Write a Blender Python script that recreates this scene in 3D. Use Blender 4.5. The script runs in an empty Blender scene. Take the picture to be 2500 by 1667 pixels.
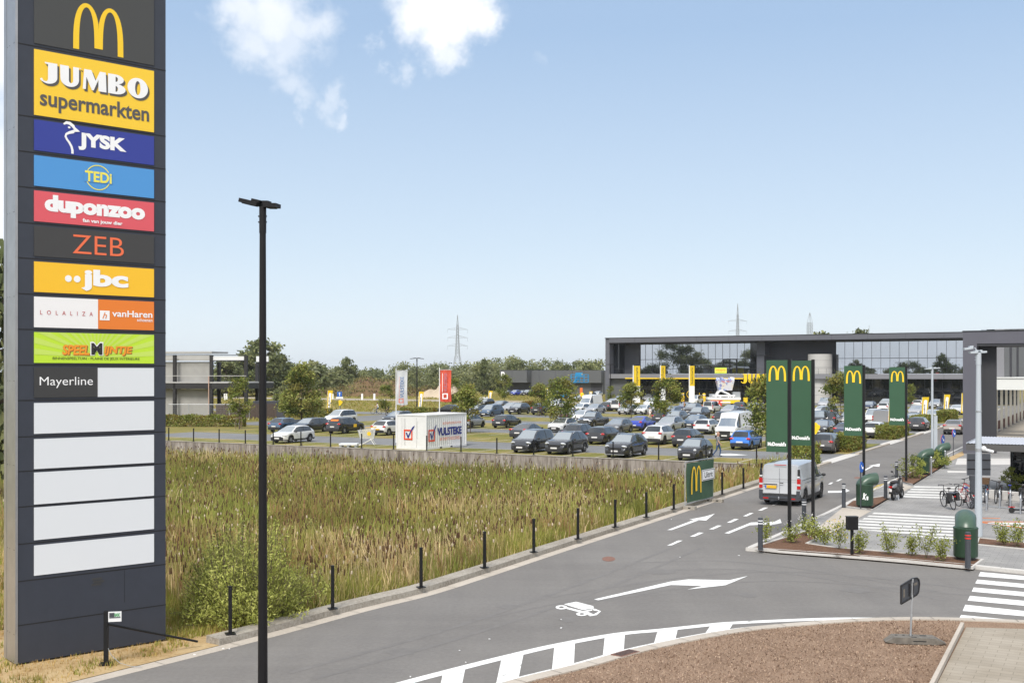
import bpy, bmesh, math, random
import numpy as np
from mathutils import Vector, Matrix, Euler
R = math.radians
rnd = random.Random(7)
scene = bpy.context.scene
COL = scene.collection

# ------------------------------------------------------------------ camera, world, sun, exposure
EYE, FPX, HX, HY = 6.05, 2700.0, 1250.0, 912.0       # eye height, focal length and horizon in photo pixels
cam_data = bpy.data.cameras.new('camera')
cam = bpy.data.objects.new('camera', cam_data)
COL.objects.link(cam)
cam.location = (0, 0, EYE)
cam.rotation_euler = (R(90), 0, 0)
cam_data.sensor_width = 36.0
cam_data.lens = 36.0 * FPX / 2500.0
cam_data.shift_y = (HY - 833.5) / 2500.0
cam_data.clip_start, cam_data.clip_end = 0.3, 9000.0
scene.camera = cam

SUN_EL, SUN_AZ = 50.0, 198.0        # azimuth clockwise from +Y: behind the camera on the left
world = bpy.data.worlds.new('World')
scene.world = world
world.use_nodes = True
wt = world.node_tree
for n in list(wt.nodes): wt.nodes.remove(n)
def wn(t, **kw):
    n = wt.nodes.new(t)
    for k, v in kw.items(): setattr(n, k, v)
    return n
def setv(sock, v):
    if hasattr(v, 'is_output') or isinstance(v, bpy.types.NodeSocket): wt.links.new(v, sock)
    else: sock.default_value = v
def wmath(op, a, b=None, c=None, clamp=False):
    n = wn('ShaderNodeMath', operation=op, use_clamp=clamp)
    setv(n.inputs[0], a)
    if b is not None: setv(n.inputs[1], b)
    if c is not None: setv(n.inputs[2], c)
    return n.outputs[0]
SKY_STRENGTH = 0.088
sky = wn('ShaderNodeTexSky', sky_type='NISHITA')
sky.sun_disc = False
sky.sun_elevation, sky.sun_rotation = R(SUN_EL), R(SUN_AZ)
sky.altitude, sky.air_density, sky.dust_density, sky.ozone_density = 0, 1.0, 0.7, 1.6
tc = wn('ShaderNodeTexCoord')
sep = wn('ShaderNodeSeparateXYZ')
wt.links.new(tc.outputs['Generated'], sep.inputs[0])
# ragged cloud field: blobs at fixed directions of the sky, their edge broken by noise
def noise(scale, detail, rough=0.6):
    n = wn('ShaderNodeTexNoise')
    wt.links.new(tc.outputs['Generated'], n.inputs['Vector'])
    n.inputs['Scale'].default_value, n.inputs['Detail'].default_value, n.inputs['Roughness'].default_value = scale, detail, rough
    return n
nz = noise(9.0, 6.0, 0.62)
nz2 = noise(30.0, 5.0, 0.6)
vs = wn('ShaderNodeVectorMath', operation='SUBTRACT'); wt.links.new(nz.outputs['Color'], vs.inputs[0]); vs.inputs[1].default_value = (.5, .5, .5)
vm = wn('ShaderNodeVectorMath', operation='SCALE'); wt.links.new(vs.outputs[0], vm.inputs[0]); vm.inputs['Scale'].default_value = 0.090
vs2 = wn('ShaderNodeVectorMath', operation='SUBTRACT'); wt.links.new(nz2.outputs['Color'], vs2.inputs[0]); vs2.inputs[1].default_value = (.5, .5, .5)
vm2 = wn('ShaderNodeVectorMath', operation='SCALE'); wt.links.new(vs2.outputs[0], vm2.inputs[0]); vm2.inputs['Scale'].default_value = 0.038
va = wn('ShaderNodeVectorMath', operation='ADD'); wt.links.new(tc.outputs['Generated'], va.inputs[0]); wt.links.new(vm.outputs[0], va.inputs[1])
vb = wn('ShaderNodeVectorMath', operation='ADD'); wt.links.new(va.outputs[0], vb.inputs[0]); wt.links.new(vm2.outputs[0], vb.inputs[1])
CLOUDS = [(985, 30, 75, 1.0), (1065, 40, 95, 1.25), (1150, 22, 75, 1.2), (1080, 105, 60, .8), (1010, -60, 130, 1.3), (1130, -70, 120, 1.3),
          (885, 108, 38, .5), (930, 140, 30, .42), (1000, 140, 34, .4),
          (590, 10, 80, .72), (660, 20, 105, .80), (735, 50, 75, .62), (605, 95, 72, .62), (690, 100, 85, .56), (575, 140, 45, .42), (650, 145, 55, .42),
          (690, 205, 50, .42), (728, 238, 36, .34), (805, 238, 44, .40), (842, 256, 28, .42), (735, 285, 18, .22),
          (1310, 168, 22, .12), (-185, 60, 280, 1.5), (-200, 420, 290, 1.5), (-230, 650, 250, 1.3)]
acc = None
for (px, py, r, amp) in CLOUDS:
    d = Vector(((px - HX) / FPX, 1.0, (HY - py) / FPX)); s = d.length; d.normalize()
    dn = wn('ShaderNodeVectorMath', operation='DISTANCE'); wt.links.new(vb.outputs[0], dn.inputs[0]); dn.inputs[1].default_value = d
    rr_ = r / FPX / s
    mr = wn('ShaderNodeMapRange', interpolation_type='SMOOTHSTEP')
    wt.links.new(dn.outputs['Value'], mr.inputs['Value'])
    mr.inputs['From Min'].default_value, mr.inputs['From Max'].default_value = rr_ * 1.25, rr_ * 0.25
    mr.inputs['To Min'].default_value, mr.inputs['To Max'].default_value = 0.0, amp
    acc = mr.outputs[0] if acc is None else wmath('MAXIMUM', acc, mr.outputs[0])
cloud = wmath('MULTIPLY', acc, wmath('MULTIPLY_ADD', nz2.outputs['Fac'], 0.5, 0.72))
# broken cloud behind the camera; unseen cloud overhead added to lift the fill light
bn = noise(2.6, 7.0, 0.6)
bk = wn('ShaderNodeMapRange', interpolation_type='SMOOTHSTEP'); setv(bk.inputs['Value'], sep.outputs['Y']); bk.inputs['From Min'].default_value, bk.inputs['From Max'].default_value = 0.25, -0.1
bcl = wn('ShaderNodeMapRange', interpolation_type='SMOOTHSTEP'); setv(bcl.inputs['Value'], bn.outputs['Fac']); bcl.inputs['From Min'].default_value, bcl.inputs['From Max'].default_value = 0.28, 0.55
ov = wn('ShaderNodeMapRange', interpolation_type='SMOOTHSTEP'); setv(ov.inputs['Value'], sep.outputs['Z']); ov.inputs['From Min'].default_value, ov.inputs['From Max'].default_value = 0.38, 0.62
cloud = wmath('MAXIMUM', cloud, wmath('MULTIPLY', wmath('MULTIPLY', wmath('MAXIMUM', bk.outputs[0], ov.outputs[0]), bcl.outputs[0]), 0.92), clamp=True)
# hazy summer air: the clear sky is thinned towards a pale horizon
zr = wn('ShaderNodeValToRGB'); setv(zr.inputs['Fac'], sep.outputs['Z']); el = zr.color_ramp.elements
SKY_STOPS = [(0.0, (5.05, 5.60, 6.20)), (.045, (4.75, 5.36, 6.0)), (.115, (4.05, 4.82, 5.66)), (.295, (2.62, 3.60, 5.00)), (1.0, (1.5, 2.4, 4.2))]
while len(el) < len(SKY_STOPS): el.new(.5)
for e_, (p_, c_) in zip(el, SKY_STOPS): e_.position, e_.color = p_, (c_[0]/10, c_[1]/10, c_[2]/10, 1)
zs_ = wn('ShaderNodeVectorMath', operation='SCALE'); wt.links.new(zr.outputs[0], zs_.inputs[0]); zs_.inputs['Scale'].default_value = 10.0
hmix = wn('ShaderNodeMix', data_type='RGBA'); hmix.inputs['Factor'].default_value = 0.85
wt.links.new(sky.outputs[0], hmix.inputs['A']); wt.links.new(zs_.outputs[0], hmix.inputs['B'])
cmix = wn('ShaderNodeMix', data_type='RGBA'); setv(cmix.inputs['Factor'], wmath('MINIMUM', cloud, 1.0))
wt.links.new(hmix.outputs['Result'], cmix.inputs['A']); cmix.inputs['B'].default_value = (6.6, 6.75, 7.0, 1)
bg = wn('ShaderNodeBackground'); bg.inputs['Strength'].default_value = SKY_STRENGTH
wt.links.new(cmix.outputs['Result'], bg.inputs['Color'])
wo = wn('ShaderNodeOutputWorld'); wt.links.new(bg.outputs[0], wo.inputs['Surface'])

sun_data = bpy.data.lights.new('sun', 'SUN')
sun_data.energy, sun_data.angle, sun_data.color = 2.0, R(18), (1.0, 0.95, 0.88)
sun = bpy.data.objects.new('sun', sun_data); COL.objects.link(sun)
sd = Vector((math.sin(R(SUN_AZ)) * math.cos(R(SUN_EL)), math.cos(R(SUN_AZ)) * math.cos(R(SUN_EL)), math.sin(R(SUN_EL))))
sun.rotation_euler = sd.to_track_quat('Z', 'Y').to_euler()
vs_ = scene.view_settings
vs_.view_transform, vs_.look, vs_.gamma, vs_.use_curve_mapping = 'Standard', 'None', 1.0, False
vs_.exposure = 0.92
scene.cycles.max_bounces = 6
scene.cycles.diffuse_bounces = 3
scene.cycles.glossy_bounces = 3
scene.cycles.transmission_bounces = 4
scene.cycles.use_denoising = True

# ------------------------------------------------------------------ places
E1 = Vector((0.478, 0.878, 0)).normalized()           # along the road, away from the camera
E2 = Vector((E1.y, -E1.x, 0))                         # along the store front, to the right
TH = math.atan2(E2.y, E2.x)
def U(u, v, z=0.0): return E2 * u + E1 * v + Vector((0, 0, z))
def G(px, py, z=0.0):
    d = FPX * (EYE - z) / (py - HY)
    return Vector(((px - HX) / FPX * d, d, z))
def uv(p): return (p.x * E2.x + p.y * E2.y, p.x * E1.x + p.y * E1.y)
def at_d(px, d, z=0.0): return Vector(((px - HX) / FPX * d, d, z))
def zpx(py, d): return EYE + (HY - py) * d / FPX

# ------------------------------------------------------------------ materials
MATS = {}
def nt(m):
    m.use_nodes = True
    return m.node_tree
def mat(name, col, rough=0.6, metal=0.0, var=0.0, vscale=8.0, bump=0.0, bscale=60.0, col2=None, spec=0.5, coat=0.0, detail=5.0, trans=0.0, coord='Object'):
    if name in MATS: return MATS[name]
    m = bpy.data.materials.new(name); t = nt(m); b = t.nodes['Principled BSDF']
    c = (*col, 1)
    b.inputs['Base Color'].default_value = c
    b.inputs['Roughness'].default_value, b.inputs['Metallic'].default_value = rough, metal
    b.inputs['Specular IOR Level'].default_value = spec
    b.inputs['Coat Weight'].default_value = coat
    b.inputs['Coat Roughness'].default_value = 0.04
    if var or bump or col2:
        tcn = t.nodes.new('ShaderNodeTexCoord')
        if var or col2:
            n = t.nodes.new('ShaderNodeTexNoise'); n.inputs['Scale'].default_value = vscale; n.inputs['Detail'].default_value = detail; n.inputs['Roughness'].default_value = 0.65
            t.links.new(tcn.outputs[coord], n.inputs['Vector'])
            rp = t.nodes.new('ShaderNodeValToRGB')
            if col2:
                rp.color_ramp.elements[0].color, rp.color_ramp.elements[1].color = c, (*col2, 1)
            else:
                rp.color_ramp.elements[0].color = tuple(x * (1 - var) for x in col) + (1,)
                rp.color_ramp.elements[1].color = tuple(min(1, x * (1 + var)) for x in col) + (1,)
            rp.color_ramp.elements[0].position, rp.color_ramp.elements[1].position = 0.32, 0.68
            t.links.new(n.outputs['Fac'], rp.inputs['Fac']); t.links.new(rp.outputs[0], b.inputs['Base Color'])
        if bump:
            n2 = t.nodes.new('ShaderNodeTexNoise'); n2.inputs['Scale'].default_value = bscale; n2.inputs['Detail'].default_value = 4
            t.links.new(tcn.outputs[coord], n2.inputs['Vector'])
            bp = t.nodes.new('ShaderNodeBump'); bp.inputs['Strength'].default_value = bump; bp.inputs['Distance'].default_value = 0.02
            t.links.new(n2.outputs['Fac'], bp.inputs['Height']); t.links.new(bp.outputs[0], b.inputs['Normal'])
    if trans:
        tr = t.nodes.new('ShaderNodeBsdfTranslucent'); mx = t.nodes.new('ShaderNodeMixShader'); mx.inputs[0].default_value = trans
        src = b.inputs['Base Color'].links[0].from_socket if b.inputs['Base Color'].links else None
        if src: t.links.new(src, tr.inputs['Color'])
        else: tr.inputs['Color'].default_value = c
        t.links.new(b.outputs[0], mx.inputs[1]); t.links.new(tr.outputs[0], mx.inputs[2])
        t.links.new(mx.outputs[0], t.nodes['Material Output'].inputs['Surface'])
    MATS[name] = m
    return m
def M(name): return MATS[name]

mat('black_metal', (0.010, 0.010, 0.011), 0.5, spec=.3)
mat('lamp_black', (0.009, 0.008, 0.009), 0.5, spec=.3)
mat('graphite', (0.05, 0.055, 0.065), 0.5, var=.12, vscale=30)
mat('steel', (0.55, 0.57, 0.6), 0.35, 0.8)
mat('galvanised', (0.42, 0.44, 0.46), 0.45, 0.5, var=.12, vscale=20)
mat('lamp_white', (0.44, 0.48, 0.52), 0.4)
mat('white_paint', (0.78, 0.78, 0.77), 0.5)
mat('white_plastic', (0.72, 0.73, 0.74), 0.35)
mat('letter_white', (0.90, 0.90, 0.90), 0.5)
mat('letter_black', (0.02, 0.02, 0.02), 0.5)
mat('letter_grey', (0.09, 0.085, 0.085), 0.5)
mat('yellow', (0.85, 0.52, 0.02), 0.5)
mat('bright_yellow', (0.86, 0.58, 0.01), 0.5)
mat('rubber', (0.018, 0.018, 0.018), 0.8)
mat('plastic_black', (0.022, 0.022, 0.023), 0.55)
mat('rim_silver', (0.5, 0.51, 0.53), 0.3, 0.85)
mat('rim_dark', (0.05, 0.05, 0.055), 0.35, 0.6)
mat('tail_red', (0.45, 0.012, 0.012), 0.15, spec=.6)
mat('lens_clear', (0.62, 0.64, 0.66), 0.1, 0.2, spec=.8)
mat('plate_white', (0.72, 0.71, 0.70), 0.4)
mat('plate_yellow', (0.72, 0.42, 0.02), 0.4)
mat('side_glass', (0.030, 0.035, 0.038), 0.05, 0.2, spec=.8, coat=.6)
mat('car_glass', (0.40, 0.44, 0.46), 0.04, 0.75, spec=1.0, coat=1.0)
mat('orange', (0.75, 0.19, 0.02), 0.5)
mat('red', (0.62, 0.035, 0.02), 0.5)
mat('navy', (0.012, 0.022, 0.19), 0.5)
mat('sign_blue', (0.02, 0.12, 0.5), 0.4)

# ------------------------------------------------------------------ mesh builder
class MB:
    def __init__(self): self.v, self.f, self.m = [], [], []
    def add(self, vs, fs, mi=0):
        o = len(self.v); self.v += [tuple(p) for p in vs]
        for f in fs: self.f.append(tuple(i + o for i in f)); self.m.append(mi)
        return self
    def poly(self, pts, mi=0): return self.add(pts, [tuple(range(len(pts)))], mi)
    def box(self, c, s, mi=0, rot=None):
        x, y, z = s[0] / 2, s[1] / 2, s[2] / 2
        vs = [Vector(p) for p in ((-x,-y,-z),(x,-y,-z),(x,y,-z),(-x,y,-z),(-x,-y,z),(x,-y,z),(x,y,z),(-x,y,z))]
        if rot is not None:
            q = rot if isinstance(rot, Matrix) else Euler(rot).to_matrix()
            vs = [q @ p for p in vs]
        c = Vector(c)
        return self.add([p + c for p in vs], [(0,3,2,1),(4,5,6,7),(0,1,5,4),(1,2,6,5),(2,3,7,6),(3,0,4,7)], mi)
    def bx(self, x0, x1, y0, y1, z0, z1, mi=0): return self.box(((x0+x1)/2, (y0+y1)/2, (z0+z1)/2), (abs(x1-x0), abs(y1-y0), abs(z1-z0)), mi)
    def bar(self, a, b, w, h=None, mi=0):
        a, b = Vector(a), Vector(b); h = h or w; d = b - a
        q = d.to_track_quat('Z', 'Y').to_matrix()
        return self.box((a + b) / 2, (w, h, d.length), mi, q)
    def cyl(self, a, b, r0, r1=None, n=10, mi=0, cap=True):
        a, b = Vector(a), Vector(b); r1 = r0 if r1 is None else r1
        q = (b - a).to_track_quat('Z', 'Y').to_matrix()
        vs = []
        for c, r in ((a, r0), (b, r1)):
            for i in range(n):
                t = 2 * math.pi * i / n; vs.append(c + q @ Vector((r * math.cos(t), r * math.sin(t), 0)))
        fs = [(i, (i+1) % n, n + (i+1) % n, n + i) for i in range(n)]
        if cap: fs += [tuple(reversed(range(n))), tuple(range(n, 2*n))]
        return self.add(vs, fs, mi)
    def tube(self, pts, r, n=6, mi=0):
        for a, b in zip(pts[:-1], pts[1:]): self.cyl(a, b, r, r, n, mi)
        return self
    def lathe(self, prof, c=(0,0,0), n=16, mi=0, axis='z', close=False):
        vs, fs = [], []; c = Vector(c)
        for r, z in prof:
            for i in range(n):
                t = 2*math.pi*i/n
                p = Vector((r*math.cos(t), r*math.sin(t), z)) if axis == 'z' else Vector((r*math.cos(t), z, r*math.sin(t)))
                vs.append(c + p)
        k = len(prof)
        for j in range(k-1):
            for i in range(n):
                q = (j*n+i, j*n+(i+1)%n, (j+1)*n+(i+1)%n, (j+1)*n+i)
                fs.append(q if axis == 'z' else tuple(reversed(q)))
        return self.add(vs, fs, mi)
    def ell(self, c, r, mi=0, nu=10, nv=6, rot=None):
        vs, fs = [], []; c = Vector(c); q = Euler(rot).to_matrix() if rot else Matrix.Identity(3)
        for j in range(nv+1):
            ph = -math.pi/2 + math.pi*j/nv
            for i in range(nu):
                t = 2*math.pi*i/nu
                vs.append(c + q @ Vector((r[0]*math.cos(ph)*math.cos(t), r[1]*math.cos(ph)*math.sin(t), r[2]*math.sin(ph))))
        for j in range(nv):
            for i in range(nu): fs.append((j*nu+i, j*nu+(i+1)%nu, (j+1)*nu+(i+1)%nu, (j+1)*nu+i))
        return self.add(vs, fs, mi)
    def prism(self, pts, h, mi=0, side_mi=None):
        """pts: counter-clockwise 3-d polygon (flat, horizontal); extruded down by h from its own height."""
        n = len(pts); top = [Vector(p) for p in pts]; bot = [p - Vector((0,0,h)) for p in top]
        self.add(top, [tuple(range(n))], mi)
        self.add(top + bot, [(i, n+i, n+(i+1)%n, (i+1)%n) for i in range(n)], mi if side_mi is None else side_mi)
        return self
    def mesh(self, name, mats, smooth=None):
        me = bpy.data.meshes.new(name)
        me.from_pydata(self.v, [], self.f)
        for m in (mats if isinstance(mats, (list, tuple)) else [mats]): me.materials.append(M(m) if isinstance(m, str) else m)
        if any(self.m): me.polygons.foreach_set('material_index', self.m)
        if smooth is not None: smooth_mesh(me, smooth)
        me.update()
        return me
    def build(self, name, mats, parent=None, smooth=None, loc=None): return obj(name, self.mesh(name, mats, smooth), parent, loc)
def smooth_mesh(me, ang):
    me.polygons.foreach_set('use_smooth', [True] * len(me.polygons))
    me.set_sharp_from_angle(angle=R(ang))
def obj(name, me, parent=None, loc=None):
    o = bpy.data.objects.new(name, me); COL.objects.link(o)
    if parent is not None: o.parent = parent
    if loc is not None: o.location = loc
    return o
def tag(o, label=None, cat=None, group=None, kind=None):
    if label: o['label'] = label
    if cat: o['category'] = cat
    if group: o['group'] = group
    if kind: o['kind'] = kind
    return o
def thing(name, label, cat, loc=(0,0,0), rotz=0.0, group=None):
    o = bpy.data.objects.new(name, None); COL.objects.link(o); o.empty_display_size = .2
    o.location = loc; o.rotation_euler = (0, 0, rotz)
    return tag(o, label, cat, group)
def structure(name, mb, mats, label, cat='ground', smooth=None): return tag(mb.build(name, mats, smooth=smooth), label, cat, None, 'structure')
def big_mesh(name, verts, faces, mats, mi):
    me = bpy.data.meshes.new(name)
    verts = np.asarray(verts, dtype=np.float32); faces = np.asarray(faces, dtype=np.int32)
    me.vertices.add(len(verts)); me.vertices.foreach_set('co', verts.ravel())
    n, k = faces.shape
    me.loops.add(n*k); me.loops.foreach_set('vertex_index', faces.ravel())
    me.polygons.add(n); me.polygons.foreach_set('loop_start', np.arange(0, n*k, k, dtype=np.int32))
    for m in mats: me.materials.append(M(m) if isinstance(m, str) else m)
    me.polygons.foreach_set('material_index', np.asarray(mi, dtype=np.int32))
    me.update(calc_edges=True)
    return me
ORD = ['first','second','third','fourth','fifth','sixth','seventh','eighth','ninth','tenth','eleventh','twelfth','thirteenth','fourteenth','fifteenth','sixteenth','seventeenth','eighteenth','nineteenth','twentieth']

# ------------------------------------------------------------------ lettering (flat faces in the local XZ plane, seen from -Y)
_txt = {}
def text_geo(s, bold=0.0, shear=0.0, space=1.0):
    key = (s, bold, shear, space)
    if key in _txt: return _txt[key]
    cu = bpy.data.curves.new('text', 'FONT'); cu.body = s; cu.offset = bold; cu.shear = shear; cu.space_character = space; cu.resolution_u = 4; cu.fill_mode = 'FRONT'
    o = bpy.data.objects.new('text', cu); COL.objects.link(o)
    dg = bpy.context.evaluated_depsgraph_get(); dg.update()
    me = o.evaluated_get(dg).to_mesh()
    vs = np.array([v.co[:] for v in me.vertices]); fs = [tuple(p.vertices) for p in me.polygons]
    o.evaluated_get(dg).to_mesh_clear()
    bpy.data.objects.remove(o); bpy.data.curves.remove(cu)
    lo, hi = vs.min(0), vs.max(0)
    vs = (vs - lo)[:, :2]
    _txt[key] = (vs, fs, hi[0] - lo[0], hi[1] - lo[1])
    return _txt[key]
def put_text(mb, s, x, z, w, h=None, y=0.0, bold=0.0, shear=0.0, space=1.0, mi=0, rot90=False):
    vs, fs, tw, th = text_geo(s, bold, shear, space)
    sx = w / tw; sz = (h / th) if h else sx
    if rot90: mb.add([(x - b * sz, y, z + a * sx) for a, b in vs], fs, mi)
    else: mb.add([(x + a * sx, y, z + b * sz) for a, b in vs], fs, mi)
    return th * sz
def loop_ring(mb, outer, inner, y=0.0, mi=0, closed=True):
    n = len(outer); vs = [(a, y, b) for a, b in outer] + [(a, y, b) for a, b in inner]
    mb.add(vs, [(i, (i+1) % n, n + (i+1) % n, n + i) for i in range(n if closed else n - 1)], mi)
def flat(mb, pts, y=0.0, mi=0): mb.poly([(a, y, b) for a, b in pts], mi)
def arches(mb, x, z, w, h, y=0.0, mi=0, n=20):
    """two tall rounded arches joined in the middle"""
    for k in (0, 1):
        out, inn = [], []
        for i in range(n + 1):
            t = math.pi * i / n
            c, s = math.cos(t), math.sin(t) ** 0.62 if math.sin(t) > 0 else 0
            ox, oz = .262 - .262 * c, s
            ix, iz = .266 - .150 * c, s * .915
            ox = min(ox, .5)
            if c < 0: iz, oz = max(iz, .085), max(oz, .085)
            if k: ox, ix = 1 - ox, 1 - ix
            out.append((x + ox * w, z + oz * h)); inn.append((x + ix * w, z + iz * h))
        loop_ring(mb, out, inn, y, mi, closed=False)
def ell_pts(cx, cz, rx, rz, n=24, a0=0.0, a1=2*math.pi, end=False):
    m = n if not end else n - 1
    return [(cx + rx * math.cos(a0 + (a1 - a0) * i / m), cz + rz * math.sin(a0 + (a1 - a0) * i / m)) for i in range(n)]
def fat_word(mb, x, z, w, h, y=0.0, mi=0, shear=0.12):
    """J U M B O in heavy slanted slab letters"""
    P = lambda x0, x1, pts: [(x + (x0 + (x1 - x0) * a) * w + shear * b * h * .0, z + b * h) for a, b in pts]
    arc = lambda cx, cz, rx, rz, a0, a1, k=8: [(cx + rx * math.cos(R(a0 + (a1 - a0) * i / k)), cz + rz * math.sin(R(a0 + (a1 - a0) * i / k))) for i in range(k + 1)]
    flat(mb, P(0, .165, [(.25, 1), (.25, .93), (.42, .9)] + arc(.30, .22, .12, .16, 0, -90) + [(.18, .08), (.10, .20), (0, .16)] + arc(.42, .30, .50, .34, 215, 360, 10) + [(.92, 1)]), y, mi)
    flat(mb, P(.175, .365, [(0, 1)] + arc(.46, .36, .44, .38, 180, 360, 12) + [(.90, 1), (1, 1), (1, .93), (.95, 1.0), (.62, 1), (.62, .34)] + arc(.52, .30, .10, .13, 0, -180, 6) + [(.42, 1)]), y, mi)
    flat(mb, P(.38, .60, [(0, 0), (.06, 1), (.36, 1), (.54, .5), (.72, 1), (.97, 1), (1, 0), (.66, 0), (.66, .58), (.46, 0), (.38, 0), (.15, .62), (.13, 0)]), y, mi)
    a, b = .615, .785
    flat(mb, P(a, b, [(0, 0), (.42, 0), (.42, 1), (0, 1)]), y, mi)
    for cz, rz, rx, iz in ((.755, .245, .46, .13), (.27, .27, .56, .15)):
        loop_ring(mb, P(a, b, ell_pts(.42, cz, rx, rz, 13, -math.pi/2, math.pi/2, True)), P(a, b, ell_pts(.42, cz, .13, iz, 13, -math.pi/2, math.pi/2, True)), y, mi, closed=False)
    loop_ring(mb, P(.80, 1, ell_pts(.5, .5, .5, .52, 28)), P(.80, 1, ell_pts(.5, .5, .13, .36, 28)), y, mi)
# ------------------------------------------------------------------ ground materials
def ground_mat(name, stops, scale=0.12, fine=6.0, rough=0.95, bump=0.4, fine_amt=0.45):
    m = bpy.data.materials.new(name); t = nt(m); b = t.nodes['Principled BSDF']; b.inputs['Roughness'].default_value = rough; b.inputs['Specular IOR Level'].default_value = .25
    tcn = t.nodes.new('ShaderNodeTexCoord')
    n1 = t.nodes.new('ShaderNodeTexNoise'); n1.inputs['Scale'].default_value = scale; n1.inputs['Detail'].default_value = 6; n1.inputs['Roughness'].default_value = .6
    n2 = t.nodes.new('ShaderNodeTexNoise'); n2.inputs['Scale'].default_value = fine; n2.inputs['Detail'].default_value = 6; n2.inputs['Roughness'].default_value = .7
    for n in (n1, n2): t.links.new(tcn.outputs['Object'], n.inputs['Vector'])
    mx = t.nodes.new('ShaderNodeMix'); mx.inputs['Factor'].default_value = fine_amt
    t.links.new(n1.outputs['Fac'], mx.inputs['A']); t.links.new(n2.outputs['Fac'], mx.inputs['B'])
    rp = t.nodes.new('ShaderNodeValToRGB'); e = rp.color_ramp.elements
    while len(e) < len(stops): e.new(.5)
    for q, (p, c) in zip(e, stops): q.position, q.color = p, (*c, 1)
    t.links.new(mx.outputs['Result'], rp.inputs['Fac']); t.links.new(rp.outputs[0], b.inputs['Base Color'])
    bp = t.nodes.new('ShaderNodeBump'); bp.inputs['Strength'].default_value = bump; bp.inputs['Distance'].default_value = .03
    t.links.new(n2.outputs['Fac'], bp.inputs['Height']); t.links.new(bp.outputs[0], b.inputs['Normal'])
    MATS[name] = m
    return m
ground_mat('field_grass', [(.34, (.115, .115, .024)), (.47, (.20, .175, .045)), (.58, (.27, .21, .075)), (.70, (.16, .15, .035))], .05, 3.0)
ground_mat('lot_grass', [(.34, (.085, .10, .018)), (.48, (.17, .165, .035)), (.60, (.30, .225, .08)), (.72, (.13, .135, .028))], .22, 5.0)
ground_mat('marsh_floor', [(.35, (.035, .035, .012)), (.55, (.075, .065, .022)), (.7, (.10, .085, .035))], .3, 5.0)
ground_mat('dry_verge', [(.33, (.25, .15, .055)), (.46, (.40, .28, .14)), (.58, (.48, .36, .20)), (.72, (.20, .15, .05))], .6, 9.0)
ground_mat('asphalt', [(.30, (.145, .136, .128)), (.45, (.172, .162, .153)), (.58, (.195, .185, .175)), (.72, (.225, .214, .203))], .16, 9.0, .9, .25, .5)
ground_mat('lot_asphalt', [(.30, (.150, .152, .155)), (.50, (.185, .187, .190)), (.70, (.22, .22, .222))], .12, 30.0, .9, .1, .35)
ground_mat('weathered_concrete', [(.32, (.16, .14, .11)), (.46, (.29, .26, .22)), (.60, (.40, .37, .32)), (.74, (.22, .20, .15))], .8, 14.0, .9, .5, .6)
ground_mat('gutter_concrete', [(.32, (.36, .32, .27)), (.5, (.46, .41, .35)), (.68, (.52, .47, .41))], .5, 12.0, .9, .25, .5)
ground_mat('kerb_concrete', [(.32, (.45, .43, .40)), (.5, (.54, .52, .49)), (.68, (.60, .58, .55))], .5, 12.0, .85, .2, .5)
ground_mat('mulch', [(.28, (.07, .04, .024)), (.42, (.19, .122, .08)), (.54, (.30, .205, .14)), (.66, (.38, .27, .19)), (.78, (.11, .062, .04))], 1.2, 26.0, .95, .9, .75)
ground_mat('dark_mulch', [(.30, (.045, .022, .013)), (.45, (.12, .062, .036)), (.58, (.20, .115, .075)), (.72, (.07, .035, .02))], 1.2, 22.0, .95, .9, .75)
ground_mat('bare_sand', [(.3, (.36, .29, .20)), (.5, (.50, .41, .30)), (.7, (.42, .33, .23))], .3, 4.0)
ground_mat('weedy_earth', [(.3, (.095, .060, .030)), (.45, (.17, .105, .06)), (.6, (.12, .10, .035)), (.74, (.21, .14, .08))], .12, 1.2)
ground_mat('track_gravel', [(.3, (.30, .26, .21)), (.6, (.38, .335, .275)), (.75, (.25, .21, .16))], .08, 2.0)
mat('road_paint', (0.76, 0.76, 0.74), 0.7, var=.07, vscale=3.5, detail=9)
def worn_paint():
    m = M('road_paint'); rp = [n for n in m.node_tree.nodes if n.type == 'VALTORGB'][0]; e = rp.color_ramp.elements; e[0].position, e[0].color = .315, (.34, .33, .31, 1); e[1].position = .40; q = e.new(.62); q.color = (.79, .79, .77, 1); e[1].color = (.72, .72, .70, 1)
worn_paint()
mat('road_paint_worn', (0.62, 0.61, 0.58), 0.8, var=.16, vscale=5, detail=9)
mat('rust', (0.20, 0.10, 0.07), 0.8, var=.3, vscale=20)

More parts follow.
